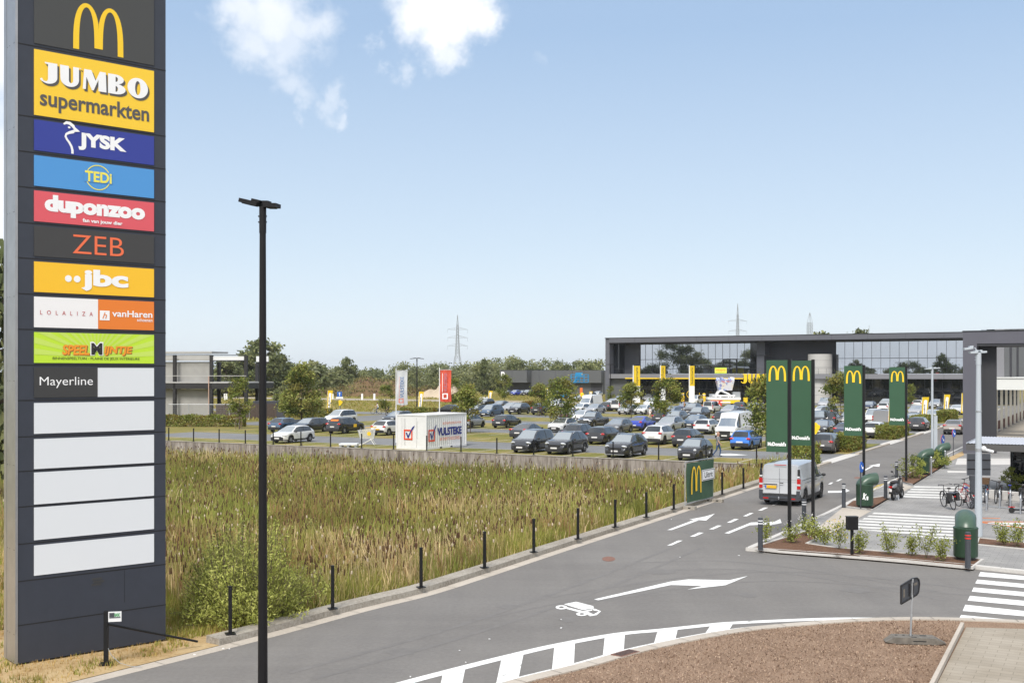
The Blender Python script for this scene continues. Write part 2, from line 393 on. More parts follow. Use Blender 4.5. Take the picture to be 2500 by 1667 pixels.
def paver_mat(name, c1, c2, mortar, bw, bh, tint):
    m = bpy.data.materials.new(name); t = nt(m); b = t.nodes['Principled BSDF']; b.inputs['Roughness'].default_value = .9
    tcn = t.nodes.new('ShaderNodeTexCoord'); mp = t.nodes.new('ShaderNodeMapping'); mp.inputs['Rotation'].default_value = (0, 0, -TH)
    t.links.new(tcn.outputs['Object'], mp.inputs['Vector'])
    br = t.nodes.new('ShaderNodeTexBrick'); br.inputs['Scale'].default_value = 1.0
    br.inputs['Color1'].default_value, br.inputs['Color2'].default_value, br.inputs['Mortar'].default_value = (*c1, 1), (*c2, 1), (*mortar, 1)
    br.inputs['Brick Width'].default_value, br.inputs['Row Height'].default_value, br.inputs['Mortar Size'].default_value = bw, bh, .008
    t.links.new(mp.outputs[0], br.inputs['Vector'])
    n = t.nodes.new('ShaderNodeTexNoise'); n.inputs['Scale'].default_value = .7; n.inputs['Detail'].default_value = 7; t.links.new(tcn.outputs['Object'], n.inputs['Vector'])
    rp = t.nodes.new('ShaderNodeValToRGB'); rp.color_ramp.elements[0].color = (*tint, 1); rp.color_ramp.elements[1].color = (1.12, 1.12, 1.12, 1); rp.color_ramp.elements[0].position, rp.color_ramp.elements[1].position = .35, .62
    t.links.new(n.outputs['Fac'], rp.inputs['Fac'])
    mu = t.nodes.new('ShaderNodeMix'); mu.data_type = 'RGBA'; mu.blend_type = 'MULTIPLY'; mu.inputs['Factor'].default_value = 1
    t.links.new(br.outputs['Color'], mu.inputs['A']); t.links.new(rp.outputs[0], mu.inputs['B']); t.links.new(mu.outputs['Result'], b.inputs['Base Color'])
    MATS[name] = m
paver_mat('grey_pavers', (.285, .277, .265), (.245, .237, .229), (.17, .165, .16), .42, .21, (.86, .86, .86))
paver_mat('tan_pavers', (.325, .285, .23), (.285, .25, .20), (.215, .185, .145), .44, .22, (.90, .88, .84))

# long tyre-darkened lanes and scuffs worn into the asphalt
def wear(mname):
    m = M(mname); t = m.node_tree; b = t.nodes['Principled BSDF']; src = b.inputs['Base Color'].links[0].from_socket
    tcn = [n for n in t.nodes if n.type == 'TEX_COORD'][0]
    mp = t.nodes.new('ShaderNodeMapping'); mp.inputs['Rotation'].default_value = (0, 0, -TH); mp.inputs['Scale'].default_value = (1.1, .07, 1)
    t.links.new(tcn.outputs['Object'], mp.inputs['Vector'])
    n = t.nodes.new('ShaderNodeTexNoise'); n.inputs['Scale'].default_value = 1.0; n.inputs['Detail'].default_value = 5; t.links.new(mp.outputs[0], n.inputs['Vector'])
    mp2 = t.nodes.new('ShaderNodeMapping'); mp2.inputs['Rotation'].default_value = (0, 0, R(20)); mp2.inputs['Scale'].default_value = (.10, .9, 1)
    t.links.new(tcn.outputs['Object'], mp2.inputs['Vector'])
    n2 = t.nodes.new('ShaderNodeTexNoise'); n2.inputs['Scale'].default_value = 1.4; n2.inputs['Detail'].default_value = 6; t.links.new(mp2.outputs[0], n2.inputs['Vector'])
    ad = t.nodes.new('ShaderNodeMath'); ad.operation = 'ADD'; t.links.new(n.outputs['Fac'], ad.inputs[0]); t.links.new(n2.outputs['Fac'], ad.inputs[1])
    rp = t.nodes.new('ShaderNodeValToRGB'); e = rp.color_ramp.elements; e[0].position, e[0].color = .40, (.94, .94, .94, 1); e[1].position, e[1].color = .60, (1.04, 1.04, 1.03, 1)
    hl = t.nodes.new('ShaderNodeMath'); hl.operation = 'MULTIPLY'; hl.inputs[1].default_value = .5; t.links.new(ad.outputs[0], hl.inputs[0])
    t.links.new(hl.outputs[0], rp.inputs['Fac'])
    mu = t.nodes.new('ShaderNodeMix'); mu.data_type = 'RGBA'; mu.blend_type = 'MULTIPLY'; mu.inputs['Factor'].default_value = 1
    t.links.new(src, mu.inputs['A']); t.links.new(rp.outputs[0], mu.inputs['B']); t.links.new(mu.outputs['Result'], b.inputs['Base Color'])
wear('asphalt'); wear('lot_asphalt')

# ------------------------------------------------------------------ near kerb of the marsh
KPX = [(-60, 1737), (220, 1667), (634, 1562.5), (900, 1490), (1053, 1452), (1193, 1407.6), (1395, 1340), (1600, 1273), (1856, 1188), (2000, 1143)]
KW = [G(*p) for p in KPX]
def smooth_line(pts, k=6):
    out = []
    P = [pts[0]*2 - pts[1]] + list(pts) + [pts[-1]*2 - pts[-2]]
    for i in range(1, len(P) - 2):
        a, b, c, d = P[i-1:i+3]
        for j in range(k):
            t = j / k
            out.append(.5 * ((2*b) + (c-a)*t + (2*a-5*b+4*c-d)*t*t + (3*b-a-3*c+d)*t*t*t))
    out.append(pts[-1]); return out
def offset(line, o):
    out = []
    for i, p in enumerate(line):
        d = (line[min(i+1, len(line)-1)] - line[max(i-1, 0)]).normalized()
        out.append(p + Vector((-d.y, d.x, 0)) * o)
    return out
def ribbon(mb, line, prof, mi=0, caps=True):
    """profile of (offset, z) swept along a ground line"""
    rows = [[p + Vector((0, 0, z)) for p in offset(line, o)] for o, z in prof]
    n = len(line); k = len(prof); vs = [p for r in rows for p in r]
    fs = [(j*n+i, j*n+i+1, (j+1)*n+i+1, (j+1)*n+i) for j in range(k-1) for i in range(n-1)]
    if caps: fs += [tuple(j*n for j in range(k)), tuple(j*n+n-1 for j in reversed(range(k)))]
    mb.add(vs, fs, mi)
KL = smooth_line(KW, 5)

# ------------------------------------------------------------------ terrain with the sunken basin
WALL_V, WALL_U0, WALL_U1 = 72.0, -98.0, -16.9
bas = [*offset(KL, .95)[14:]]
bas_uv = [uv(p) for p in bas] + [(WALL_U1, WALL_V), (WALL_U0 - 25, WALL_V), uv(G(-420, 1180)), uv(G(-60, 1275)), uv(G(300, 1420)), uv(G(452, 1500))]
BP = np.array(bas_uv)
NB = len(bas)
def basin_dist(u, v):
    """signed depth inside the basin outline (positive inside), ignoring the wall edge"""
    x, y = np.asarray(u, float), np.asarray(v, float)
    ins = np.zeros(x.shape, bool); dmin = np.full(x.shape, 1e9); n = len(BP)
    for i in range(n):
        a, b = BP[i], BP[(i+1) % n]
        c = ((a[1] > y) != (b[1] > y)) & (x < (b[0]-a[0]) * (y-a[1]) / (b[1]-a[1] + 1e-12) + a[0])
        ins ^= c
        if i == NB: continue
        ab = b - a; t = np.clip(((x-a[0])*ab[0] + (y-a[1])*ab[1]) / (ab @ ab + 1e-12), 0, 1)
        dmin = np.minimum(dmin, np.hypot(x - a[0] - t*ab[0], y - a[1] - t*ab[1]))
    return np.where(ins, dmin, -dmin)
BASIN_DEPTH = 1.72
def basin_z(u, v):
    d = np.clip(basin_dist(u, v) / 5.0, 0, 1)
    return -BASIN_DEPTH * d * d * (3 - 2*d)
us = [-4000, -1600, -700, -350, -200, -150] + list(np.arange(-124, -13, 1.0)) + [-8, 10, 40, 90, 200, 500, 1500, 4000]
vs__ = [-4000, -1000, -300, -80, -20] + list(np.arange(0, 71.6, 1.0)) + [71.9, 72.15, 80, 100, 150, 200, 300, 500, 900, 2000, 4500]
uu, vv = np.meshgrid(us, vs__)
zz = basin_z(uu, vv)
zz[(vv > 72.0)] = 0
zz -= 0.03
pts = uu[..., None] * np.array(E2)[None, None] + vv[..., None] * np.array(E1)[None, None]
pts[..., 2] = zz
h, w = uu.shape
idx = np.arange(h*w).reshape(h, w)
fa = np.stack([idx[:-1, :-1], idx[:-1, 1:], idx[1:, 1:], idx[1:, :-1]], -1).reshape(-1, 4)
fz = zz.reshape(-1)[fa].min(1)
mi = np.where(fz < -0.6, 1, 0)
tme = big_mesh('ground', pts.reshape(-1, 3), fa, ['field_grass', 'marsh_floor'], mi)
tag(obj('ground', tme), 'yellow green grass field with a sunken marsh', 'ground', None, 'structure')

# ------------------------------------------------------------------ asphalt
mb = MB()
road = [p.copy() for p in KL] + [U(-16.75, 72.4), U(-16.75, 262), U(60, 262), U(60, -60), Vector((-30, -20, 0))]
mb.poly(road)
structure('road', mb, 'asphalt', 'grey asphalt road curving away to the right', 'road')
mb = MB(); mb.poly([U(-84, 72.3, .001), U(-16.75, 72.3, .001), U(-16.75, 229.4, .001), U(-84, 229.4, .001)])
structure('car_park', mb, 'lot_asphalt', 'asphalt lanes of the car park', 'car park')
mb = MB(); mb.poly([U(-180, 135.5, -.01), U(-84, 135.5, -.01), U(-84, 143, -.01), U(-180, 143, -.01)]); mb.poly([U(-95, 100, -.006), U(-84, 100, -.006), U(-84, 135.5, -.006), U(-95, 135.5, -.006)])
structure('side_road', mb, 'lot_asphalt', 'asphalt lane crossing behind the left end of the car park', 'road')
mb = MB(); mb.poly([U(-330, 207, .0), U(-92, 203, .0), U(-92, 215, .0), U(-330, 221, .0)])
structure('gravel_track', mb, 'track_gravel', 'pale gravel track across the field', 'track')

# gutter and raised weathered kerb along the marsh
mb = MB(); ribbon(mb, KL, [(-.02, .004), (.34, .008), (.34, -.1)], caps=False)
structure('gutter', mb, 'gutter_concrete', 'pale concrete gutter along the marsh kerb', 'gutter')
mb = MB(); ribbon(mb, KL[9:], [(.34, -.2), (.36, .15), (.80, .17), (.82, -.4)])
structure('kerb', mb, 'weathered_concrete', 'weathered raised concrete kerb along the marsh', 'kerb')
# dry verge under the sign tower
mb = MB(); vg = offset(KL, .36)[:12]; ring = vg + [G(452, 1522), G(300, 1470), G(-60, 1330), G(-420, 1260), Vector((-30, 22, 0))]
mb.poly([Vector((p.x, p.y, .012)) for p in ring])
structure('dry_verge', mb, 'dry_verge', 'dry straw coloured verge around the sign tower', 'verge')

# grass bays between the lanes
AIS = [(77, 85), (98.5, 105), (117.5, 124.5), (135.5, 143), (154, 161), (173, 180), (192, 199), (211, 229.4)]
bays = [(72.3, 77)] + [(AIS[i][1], AIS[i+1][0]) for i in range(len(AIS) - 1)]
for k, (v0, v1) in enumerate(bays):
    mb = MB(); u0, u1 = -83.5, -17.6
    mb.prism([U(u0, v0, .03), U(u1, v0, .03), U(u1, v1, .03), U(u0, v1, .03)], .06)
    structure('parking_bay', mb, 'lot_grass', 'grass paved parking bays, strip %d from the marsh wall' % (k + 1), 'parking bays')
    mb = MB()
    for u in np.arange(u0 + 1.2, u1, 2.6):
        for a, b in (((v0 + .2, v1 - .2),) if v1 - v0 < 6 else ((v0 + .2, v0 + 4.6), (v1 - 4.6, v1 - .2))):
            mb.poly([U(u, a, .034), U(u + .14, a, .034), U(u + .14, b, .034), U(u, b, .034)])
    for v in (v0, v1 - .16): mb.poly([U(u0, v, .035), U(u1, v, .035), U(u1, v + .16, .035), U(u0, v + .16, .035)])
    structure('bay_edging', mb, 'gutter_concrete', 'pale edging stones of parking bay strip %d' % (k + 1), 'edging')
# pale flush bands where the lanes meet the road
mb = MB()
for a, b in AIS[:-1]: mb.poly([U(-17.7, a - .6, .010), U(-16.75, a - .9, .010), U(-16.75, b + .9, .010), U(-17.7, b + .6, .010)])
structure('threshold_band', mb, 'kerb_concrete', 'pale concrete bands where the lanes meet the road', 'road edge')
mb = MB()
for a, b in [(72.4, 76.2)] + bays[1:]:
    ln = [U(-16.78, a + .2), U(-16.78, b - .2)]; ribbon(mb, ln, [(0, -.05), (.0, .12), (.28, .12), (.28, -.05)])
structure('road_kerb', mb, 'gutter_concrete', 'pale kerb along the car park side of the road', 'kerb')

# ------------------------------------------------------------------ pavements on the right
def slab(name, pts, z, mats, label, cat, h=.2):
    mb = MB(); mb.prism([Vector((p.x, p.y, z)) for p in pts], h); return structure(name, mb, mats, label, cat)
def ccw(pts):
    a = sum(p.x*q.y - q.x*p.y for p, q in zip(pts, pts[1:] + pts[:1]))
    return pts if a > 0 else pts[::-1]
front = [G(1823, 1344), G(2100, 1364), G(2208, 1373), G(2377, 1388), G(2500, 1401), G(2900, 1442)]
pave = [*front, U(24, 20), U(24, 130), U(-10.2, 130), U(-10.9, 70), U(-10.85, 48)]
slab('pavement', ccw(pave), .09, 'grey_pavers', 'grey block paving in front of the bicycle racks', 'pavement')
mb = MB(); ln = front; ribbon(mb, ln, [(-.04, -.1), (-.04, .105), (.16, .115), (.16, .0)])
ln = [U(-10.85, 130), U(-10.9, 70), U(-10.85, 48), G(1823, 1344)]; ribbon(mb, ln, [(-.04, -.1), (-.04, .105), (.16, .115), (.16, .0)])
structure('pavement_kerb', mb, 'kerb_concrete', 'pale kerb around the grey paving', 'kerb')
def bed(pts, label, m='dark_mulch', z=.112, edge=True):
    pts = ccw(pts); mb = MB(); mb.prism([Vector((p.x, p.y, z)) for p in pts], .1)
    structure('planting_bed', mb, m, label, 'planting bed')
    if edge:
        mb = MB(); ring = [Vector((p.x, p.y, 0)) for p in pts]; ring = ring + [ring[0], ring[1]]
        ribbon(mb, ring, [(0, .05), (0, .135), (-.10, .135), (-.10, .05)], caps=False)
        structure('bed_edging', mb, 'kerb_concrete', 'thin pale edging stones around ' + label, 'edging')
bed([G(1838, 1338, .1), G(1990, 1291, .1), G(2035, 1294, .1), G(1966, 1327, .1), G(2035, 1337, .1), G(2200, 1351, .1), G(2330, 1360, .1), G(2395, 1366, .1), G(2372, 1384, .1), G(2208, 1368, .1), G(2100, 1359, .1), G(1900, 1344, .1)], 'the bark strip along the road corner')
bed([G(2066, 1236, .1), G(2082, 1223, .1), G(2160, 1212, .1), G(2168, 1217, .1), G(2125, 1243, .1)], 'the bark bed under the first litter funnel')
bed([G(2187, 1172, .1), G(2204, 1160, .1), G(2243, 1140, .1), G(2308, 1135, .1), G(2228, 1183, .1)], 'the bark bed behind the moped')
bed([G(2392, 1314, .1), G(2560, 1332, .1), G(2560, 1345, .1), G(2388, 1328, .1)], 'the bark bed by the white lamp post')
# light concrete walk between the beds
mb = MB(); q = [G(1992, 1290, .1), G(2058, 1238, .1), G(2128, 1246, .1), G(2085, 1270, .1), G(2040, 1296, .1)]
mb.poly([Vector((p.x, p.y, .096)) for p in ccw(q)])
q = [G(2168, 1196, .1), G(2190, 1176, .1), G(2230, 1188, .1), G(2172, 1214, .1)]
mb.poly([Vector((p.x, p.y, .096)) for p in ccw(q)])
structure('concrete_walk', mb, 'gutter_concrete', 'smooth pale concrete walk between the bark beds', 'walk')
# near island with bark and tan paving
isl = [(960, 1751), (1100, 1712), (1267, 1664), (1400, 1631.7), (1543, 1592), (1686, 1561), (1805, 1541), (1900, 1531), (2053, 1519), (2206, 1513.5), (2334, 1515), (2500, 1521), (2750, 1533)]
IL = smooth_line([G(*p) for p in isl], 4)
ring = IL + [Vector((16, 14, 0)), Vector((2, 13, 0))]
slab('bark_island', ccw(ring), .075, 'mulch', 'island of brown bark mulch in the foreground', 'island')
mb = MB(); ribbon(mb, IL, [(.0, -.1), (.0, .085), (-.36, .105), (-.36, .0)])
structure('island_kerb', mb, 'gutter_concrete', 'pale rounded kerb around the bark island', 'kerb')
tp = [G(2359, 1530, .1), G(2500, 1534, .1), G(2760, 1545, .1), Vector((16, 14, 0)), G(2240, 1760, .1)]
slab('tan_paving', ccw(tp), .098, 'tan_pavers', 'tan block paving beside the bark island', 'pavement', .15)
mb = MB(); ribbon(mb, [G(2352, 1530, .1), G(2284, 1667, .1), G(2238, 1762, .1)], [(-.06, .0), (-.06, .112), (.02, .112), (.02, .0)])
structure('paving_edge', mb, 'gutter_concrete', 'edging stones between bark and tan paving', 'edging')

# ------------------------------------------------------------------ painted markings
def paint(name, polys, label, m='road_paint', z=.006, cat='road marking'):
    mb = MB()
    for p in polys:
        q = ccw([G(*a) for a in p]); mb.poly([Vector((s.x, s.y, z)) for s in q])
    return structure(name, mb, m, label, cat)
Z1 = lambda x, y: (1400 + x / 4.2, 1340 + y / 4.2)
Z2 = lambda x, y: (1600 + x / 4.612, 1080 + y / 4.612)
Z0 = lambda x, y: (900 + x / 3.92, 1340 + y / 3.92)
ZR = lambda x, y: (1900 + x / 3.92, 1380 + y / 3.92)
Z3 = lambda x, y: (2030 + x / 4.613, 1080 + y / 4.613)
paint('road_arrow', [[Z1(*p) for p in ((210,515),(1000,332),(1000,368),(255,525))], [Z1(*p) for p in ((1000,332),(1180,310),(1600,318),(1560,370),(1325,377),(1000,368))],
    [Z1(*p) for p in ((1600,318),(1790,275),(1560,370))], [Z1(*p) for p in ((1325,377),(1560,370),(1165,415))]], 'large white turning arrow in front of the truck symbol')
paint('road_arrow', [[Z2(*p) for p in ((132,985),(440,868),(487,876),(185,985))], [Z2(*p) for p in ((380,867),(560,832),(670,800),(572,878))]], 'white straight arrow on the left lane by the banner fence')
paint('road_arrow', [[Z2(*p) for p in ((778,1020),(1075,900),(1062,931),(828,1025))], [Z2(*p) for p in ((1075,900),(1345,890),(1352,918),(1062,931))], [Z2(*p) for p in ((1345,890),(1405,860),(1422,905),(1352,918))], [Z2(*p) for p in ((1255,924),(1352,918),(1422,905),(1255,940))]], 'white right turn arrow on the right lane')
paint('road_arrow', [[Z3(*p) for p in ((-40,545),(150,542),(150,563),(-40,566))], [Z3(*p) for p in ((150,542),(160,520),(206,543),(150,563))]], 'white arrow on the road beyond the van')
paint('road_arrow', [[Z3(*p) for p in ((362,312),(455,262),(480,264),(378,318))], [Z3(*p) for p in ((415,262),(545,238),(540,272))]], 'farthest white arrow on the road')
dash = [[(130,1160),(185,1157),(308,1103),(255,1103)], [(388,1058),(440,1060),(545,1015),(490,1012)], [(603,977),(655,977),(748,935),(700,933)], [(803,902),(850,902),(940,862),(890,860)], [(985,830),(1030,830),(1108,793),(1065,793)], [(1155,765),(1200,765),(1270,732),(1222,732)], [(1310,705),(1345,705),(1410,675),(1375,675)], [(1945,470),(1975,470),(2005,450),(1975,450)], [(2030,435),(2060,435),(2105,412),(2075,412)]]
paint('lane_dashes', [[Z2(*p) for p in d] for d in dash], 'dashed white lane line along the road')
# truck symbol
mb = MB()
def TP(p, z=.006): q = G(*Z0(*p)); return Vector((q.x, q.y, z))
for poly in (((1868,527),(1985,503),(2150,545),(2155,568),(2050,583)), ((1885,552),(2045,590),(2008,602),(1895,572)), ((2010,600),(2140,575),(2140,588),(2075,602)), ((2140,575),(2165,570),(2225,595),(2205,596),(2150,586)),
             ((2205,596),(2225,595),(2182,632),(2120,642),(2095,632),(2150,625)), ((2075,602),(2095,598),(2150,622),(2150,628),(2100,634))):
    mb.poly(ccw([TP(p) for p in poly]))
for cx, cy, rx, ry in ((1845,558,56,20), (2040,622,54,19)):
    o = [TP((cx + rx*math.cos(t*math.pi/10), cy + ry*math.sin(t*math.pi/10)), .009) for t in range(20)]; i_ = [TP((cx + .42*rx*math.cos(t*math.pi/10), cy + .42*ry*math.sin(t*math.pi/10)), .009) for t in range(20)]
    mb.add(o + i_, [(t, 20 + t, 20 + (t+1) % 20, (t+1) % 20) for t in range(20)])
structure('truck_marking', mb, 'road_paint', 'white truck symbol painted on the road', 'road marking')
# hatched area along the island
outer = [(900, 1685), (964, 1667), (1078.6, 1637), (1226.5, 1600), (1354, 1571), (1500, 1545), (1605, 1535), (1738, 1521), (1793, 1517), (1960, 1509.5), (2078, 1507), (2306, 1509)]
OL = smooth_line([G(*p) for p in outer], 4)
mb = MB(); ribbon(mb, OL, [(0, .006), (-.26, .006)], caps=False)
inner = [(960, 1748), (1100, 1709), (1267, 1661), (1400, 1628), (1543, 1588.5), (1686, 1558), (1805, 1538), (1900, 1528.5), (1990, 1521), (2080, 1516)]
NL = smooth_line([G(*p) for p in inner], 4)
ribbon(mb, NL, [(.20, .0065), (-.02, .0065)], caps=False)
structure('hatch_lines', mb, 'road_paint', 'white edge lines of the hatched area by the island', 'road marking')
bars = [((1083,1636),(1138,1622),(1126,1680),(1070,1695)), ((1226,1600.5),(1280,1588),(1265,1660),(1210,1674)), ((1354,1571.5),(1404,1562),(1401,1627),(1347,1640)), ((1477,1549.5),(1526,1543),(1522.6,1592),(1471,1607)), ((1606.7,1535.5),(1656,1530),(1648,1564),(1595,1576)), ((1738,1522),(1793,1517.5),(1777,1542),(1718,1551))]
paint('hatch_bars', bars, 'broad white bars of the hatched area by the island', z=.0075)
zc = [((1935,62),(2400,105),(2400,142),(1915,103)), ((1905,135),(2400,180),(2400,218),(1885,172)), ((1870,210),(2400,258),(2400,300),(1852,250)), ((1835,290),(2400,342),(2400,390),(1812,336)), ((1790,375),(2400,440),(2400,490),(1765,435)), ((1750,473),(2400,536),(2400,555),(1720,528))]
paint('zebra_crossing', [[ZR(*p) for p in z] for z in zc], 'white zebra crossing over the side road at right')
za = [((480,787),(1425,833),(1425,852),(455,804)), ((425,820),(1425,866),(1425,884),(395,835)), ((372,848),(1425,899),(1425,917),(345,864)), ((318,877),(1425,932),(1425,950),(300,893)), ((295,908),(1420,965),(1420,984),(290,926)), ((290,942),(1410,1000),(1410,1019),(285,960)), ((290,975),(1395,1036),(1395,1055),(700,1018)), ((880,1040),(1375,1070),(1375,1088),(1050,1070))]
def paint2(name, polys, label, m='road_paint_worn', z=.0945):
    mb = MB()
    for p in polys:
        q = ccw([G(*a, .09) for a in p]); mb.poly([Vector((s.x, s.y, z)) for s in q])
    return structure(name, mb, m, label, 'road marking')
paint2('zebra_crossing', [[Z3(*p) for p in z] for z in za], 'faded white zebra stripes on the grey paving beside the near litter funnel')
zb = [((935,490),(1800,508),(1800,522),(910,506)), ((900,518),(1800,538),(1800,554),(880,534)), ((868,546),(1800,570),(1800,585),(845,562)), ((838,575),(1800,602),(1800,618),(812,590)), ((805,598),(1500,622),(1500,638),(785,615))]
paint2('zebra_crossing', [[Z3(*p) for p in z] for z in zb], 'faded white zebra stripes on the grey paving behind the moped')
paint2('red_line', [[Z3(*p) for p in ((1650,890),(2168,958),(2168,968),(1650,898))], [Z3(*p) for p in ((1650,888),(2168,890),(2168,896),(1650,896))], [Z3(*p) for p in ((1650,845),(1900,852),(1900,857),(1650,850))]], 'thin red and white lines painted on the paving', 'orange', .096)
paint2('white_line', [[Z3(*p) for p in ((1760,896),(2168,902),(2168,930),(1900,915))], [Z3(*p) for p in ((1760,905),(2168,946),(2168,956),(1760,912))]], 'white wedge between the red lines on the paving', 'road_paint_worn', .0965)
paint2('pale_slab', [[Z3(*p) for p in ((1300,318),(1540,322),(1540,342),(1310,340))], [Z3(*p) for p in ((1420,180),(2040,178),(2040,250),(1395,250))]], 'pale concrete slabs set into the grey paving', 'kerb_concrete', .097)
paint('lane_arrow', [[(1757, 1108), (1782, 1107), (1826, 1110.5), (1782, 1112), (1757, 1111)]], 'white arrow painted on the lane beside the walking man', z=.006)
paint('manhole_cover', [[(1470 + (1502-1470)*(.5+.5*math.cos(t*math.pi/10)) , 1364 + 6*math.sin(t*math.pi/10)) for t in range(20)]], 'rusty round manhole cover on the road', 'rust', .005, 'manhole')
paint('manhole_cover', [[(2093 + 8*math.cos(t*math.pi/8), 1166 + 2*math.sin(t*math.pi/8)) for t in range(16)]], 'rusty manhole cover far up the road', 'rust', .005, 'manhole')
# speckle of litter on the asphalt
mb = MB()
for px, py in [(1122,1588),(1137,1617),(1002,1652),(475,1598),(545,1583),(560,1584),(1370,1533),(1660,1360),(1804,1356),(1639,1268),(1370,1512),(1195,1560)]:
    p = G(px, py); a = rnd.uniform(0, 3); s = rnd.uniform(.03, .07)
    mb.box((p.x, p.y, .012), (s, s*.6, .012), 0, (0, 0, a))
structure('litter', mb, 'white_paint', 'tiny scraps of litter on the road', 'litter')
# drain grate in the island kerb
p = G(1527, 1605); t = thing('drain_grate', 'rusty slotted drain grate in the kerb of the bark island', 'drain grate', (p.x, p.y, .10), math.atan2(*(IL[14]-IL[12]).yx))
mb = MB(); mb.box((0,0,0), (.62,.30,.02)); mb.build('frame', 'rust', t)
mb = MB()
for i in range(8): mb.box((-.25 + i*.071, 0, .012), (.03, .22, .008))
mb.build('slots', 'letter_black', t)
# yellow and black rubber ramps on the kerb
def ramp(a, b, label, n):
    a, b = G(*a), G(*b); d = b - a; t = thing('kerb_ramp', label, 'kerb ramp', (a.x, a.y, .005), math.atan2(d.y, d.x), 'yellow and black kerb ramps')
    L = d.length
    for k, m in ((0, 'bright_yellow'), (1, 'plastic_black')):
        mb = MB()
        for i in range(n):
            if i % 2 == k: mb.add([(L*i/n, 0, 0), (L*(i+1)/n, 0, 0), (L*(i+1)/n, .30, .0), (L*i/n, .30, .0)], [(0,1,2,3)]); q = mb.v[-4:]; mb.v[-4:] = [(q[0][0], -.02, .118), (q[1][0], -.02, .118), (q[2][0] + .05, .34, .01), (q[3][0] + .05, .34, .01)]
        o = mb.build('ramp_stripes', m, t)
ramp(Z2(1700, 912), Z2(1885, 848), 'yellow and black rubber ramp at the kerb beside the second green sign', 9)
ramp(Z3(462, 575), Z3(588, 488), 'yellow and black rubber ramp at the kerb in front of the moped', 11)

# tyre arcs, sealed cracks and oil drips worn into the road, and a dry patch by the portal
mat('asphalt_dark', (.160, .151, .143), .9, var=.10, vscale=3, detail=8); mat('asphalt_pale', (.225, .214, .20), .9, var=.10, vscale=2, detail=8)
def arc_px(pts, w, z): mb.__class__; ln = smooth_line([G(*p) for p in pts], 8); ribbon(mb, ln, [(0, z), (-w, z)], caps=False)
mb = MB()
for k, o in enumerate((0, 22)):
    arc_px([(1560 + o*3, 1372 + o*.8), (1760 + o*3, 1368 + o), (1990 + o*2, 1392 + o), (2290 + o, 1442 + o)], .14, .0022)
    arc_px([(1300 + o*2, 1462 + o), (1700 + o, 1405 + o), (2000, 1398 + o), (2500, 1452 + o*.6)], .12, .0026)
arc_px([(1120, 1520), (1420, 1462), (1640, 1448)], .10, .0024); arc_px([(700, 1640), (1100, 1530), (1420, 1420), (1650, 1330)], .16, .0028); arc_px([(760, 1655), (1150, 1545), (1480, 1432), (1710, 1335)], .16, .0028)
structure('tyre_marks', mb, 'asphalt_dark', 'faint dark tyre marks turning across the road', 'road surface')
mb = MB()
for px, py, a, b in ((1610, 1395, .5, .16), (1825, 1452, .25, .12), (1385, 1512, .2, .1), (1690, 1300, .3, .12), (1240, 1480, .25, .1), (2090, 1440, .4, .14), (980, 1590, .3, .12)):
    p = G(px, py); mb.poly([(p.x + a*math.cos(t*.524)*(1 + .3*math.sin(t*2.3)), p.y + b*3*math.sin(t*.524), .0034) for t in range(12)])
structure('oil_stains', mb, 'asphalt_dark', 'small dark oil stains on the road', 'road surface')
mb = MB(); q = ccw([G(2300, 1124, .1), G(2353, 1100, .1), G(2353, 1111, .1), G(2318, 1126, .1)]); mb.poly([Vector((p.x, p.y, .104)) for p in q]); structure('dry_patch', mb, 'dry_verge', 'dry grass patch at the foot of the grey portal', 'verge')

def kerb_joints(name, line, o0, o1, z, step, label):
    mb = MB(); acc_ = 0.0
    for a, b in zip(line[:-1], line[1:]):
        d = b - a; L_ = d.length
        if L_ < 1e-6: continue
        d /= L_; n_ = Vector((-d.y, d.x, 0)); s_ = step - acc_ if acc_ else 0.0
        while s_ < L_:
            p = a + d*s_; mb.poly([p + n_*o + d*t + Vector((0, 0, z)) for o, t in ((o0, -.006), (o0, .006), (o1, .006), (o1, -.006))]); s_ += step
        acc_ = (L_ - (s_ - step)) % step
    structure(name, mb, 'joint_dark', label, 'kerb joints')
mat('joint_dark', (.11, .10, .085), .95)
kerb_joints('gutter_joints', KL, -.01, .34, .0105, 2.0, 'dark joints across the gutter stones'); kerb_joints('kerb_joints', IL, -.01, -.35, .1085, 1.0, 'dark joints between the island kerb stones'); kerb_joints('kerb_joints', front, 0, .15, .1185, 1.0, 'dark joints between the pavement kerb stones')
# ------------------------------------------------------------------ retaining wall with its posts
def streak_mat():
    m = bpy.data.materials.new('stained_wall'); t = nt(m); b = t.nodes['Principled BSDF']; b.inputs['Roughness'].default_value = .95
    tcn = t.nodes.new('ShaderNodeTexCoord')
    mp = t.nodes.new('ShaderNodeMapping'); mp.inputs['Scale'].default_value = (1.6, 1.6, .25); t.links.new(tcn.outputs['Object'], mp.inputs['Vector'])
    n = t.nodes.new('ShaderNodeTexNoise'); n.inputs['Scale'].default_value = 1.3; n.inputs['Detail'].default_value = 8; n.inputs['Roughness'].default_value = .7; t.links.new(mp.outputs[0], n.inputs['Vector'])
    rp = t.nodes.new('ShaderNodeValToRGB'); e = rp.color_ramp.elements
    e[0].position, e[0].color = .36, (.10, .08, .065, 1); e[1].position, e[1].color = .68, (.46, .42, .38, 1); q = e.new(.5); q.color = (.27, .235, .205, 1)
    t.links.new(n.outputs['Fac'], rp.inputs['Fac']); t.links.new(rp.outputs[0], b.inputs['Base Color'])
    MATS['stained_wall'] = m
streak_mat()
mb = MB(); mb.bx(0, WALL_U1 - WALL_U0, 0, .38, -2.4, .04); mb.bx(-.02, WALL_U1 - WALL_U0, -.03, .41, .043, .085, 1)
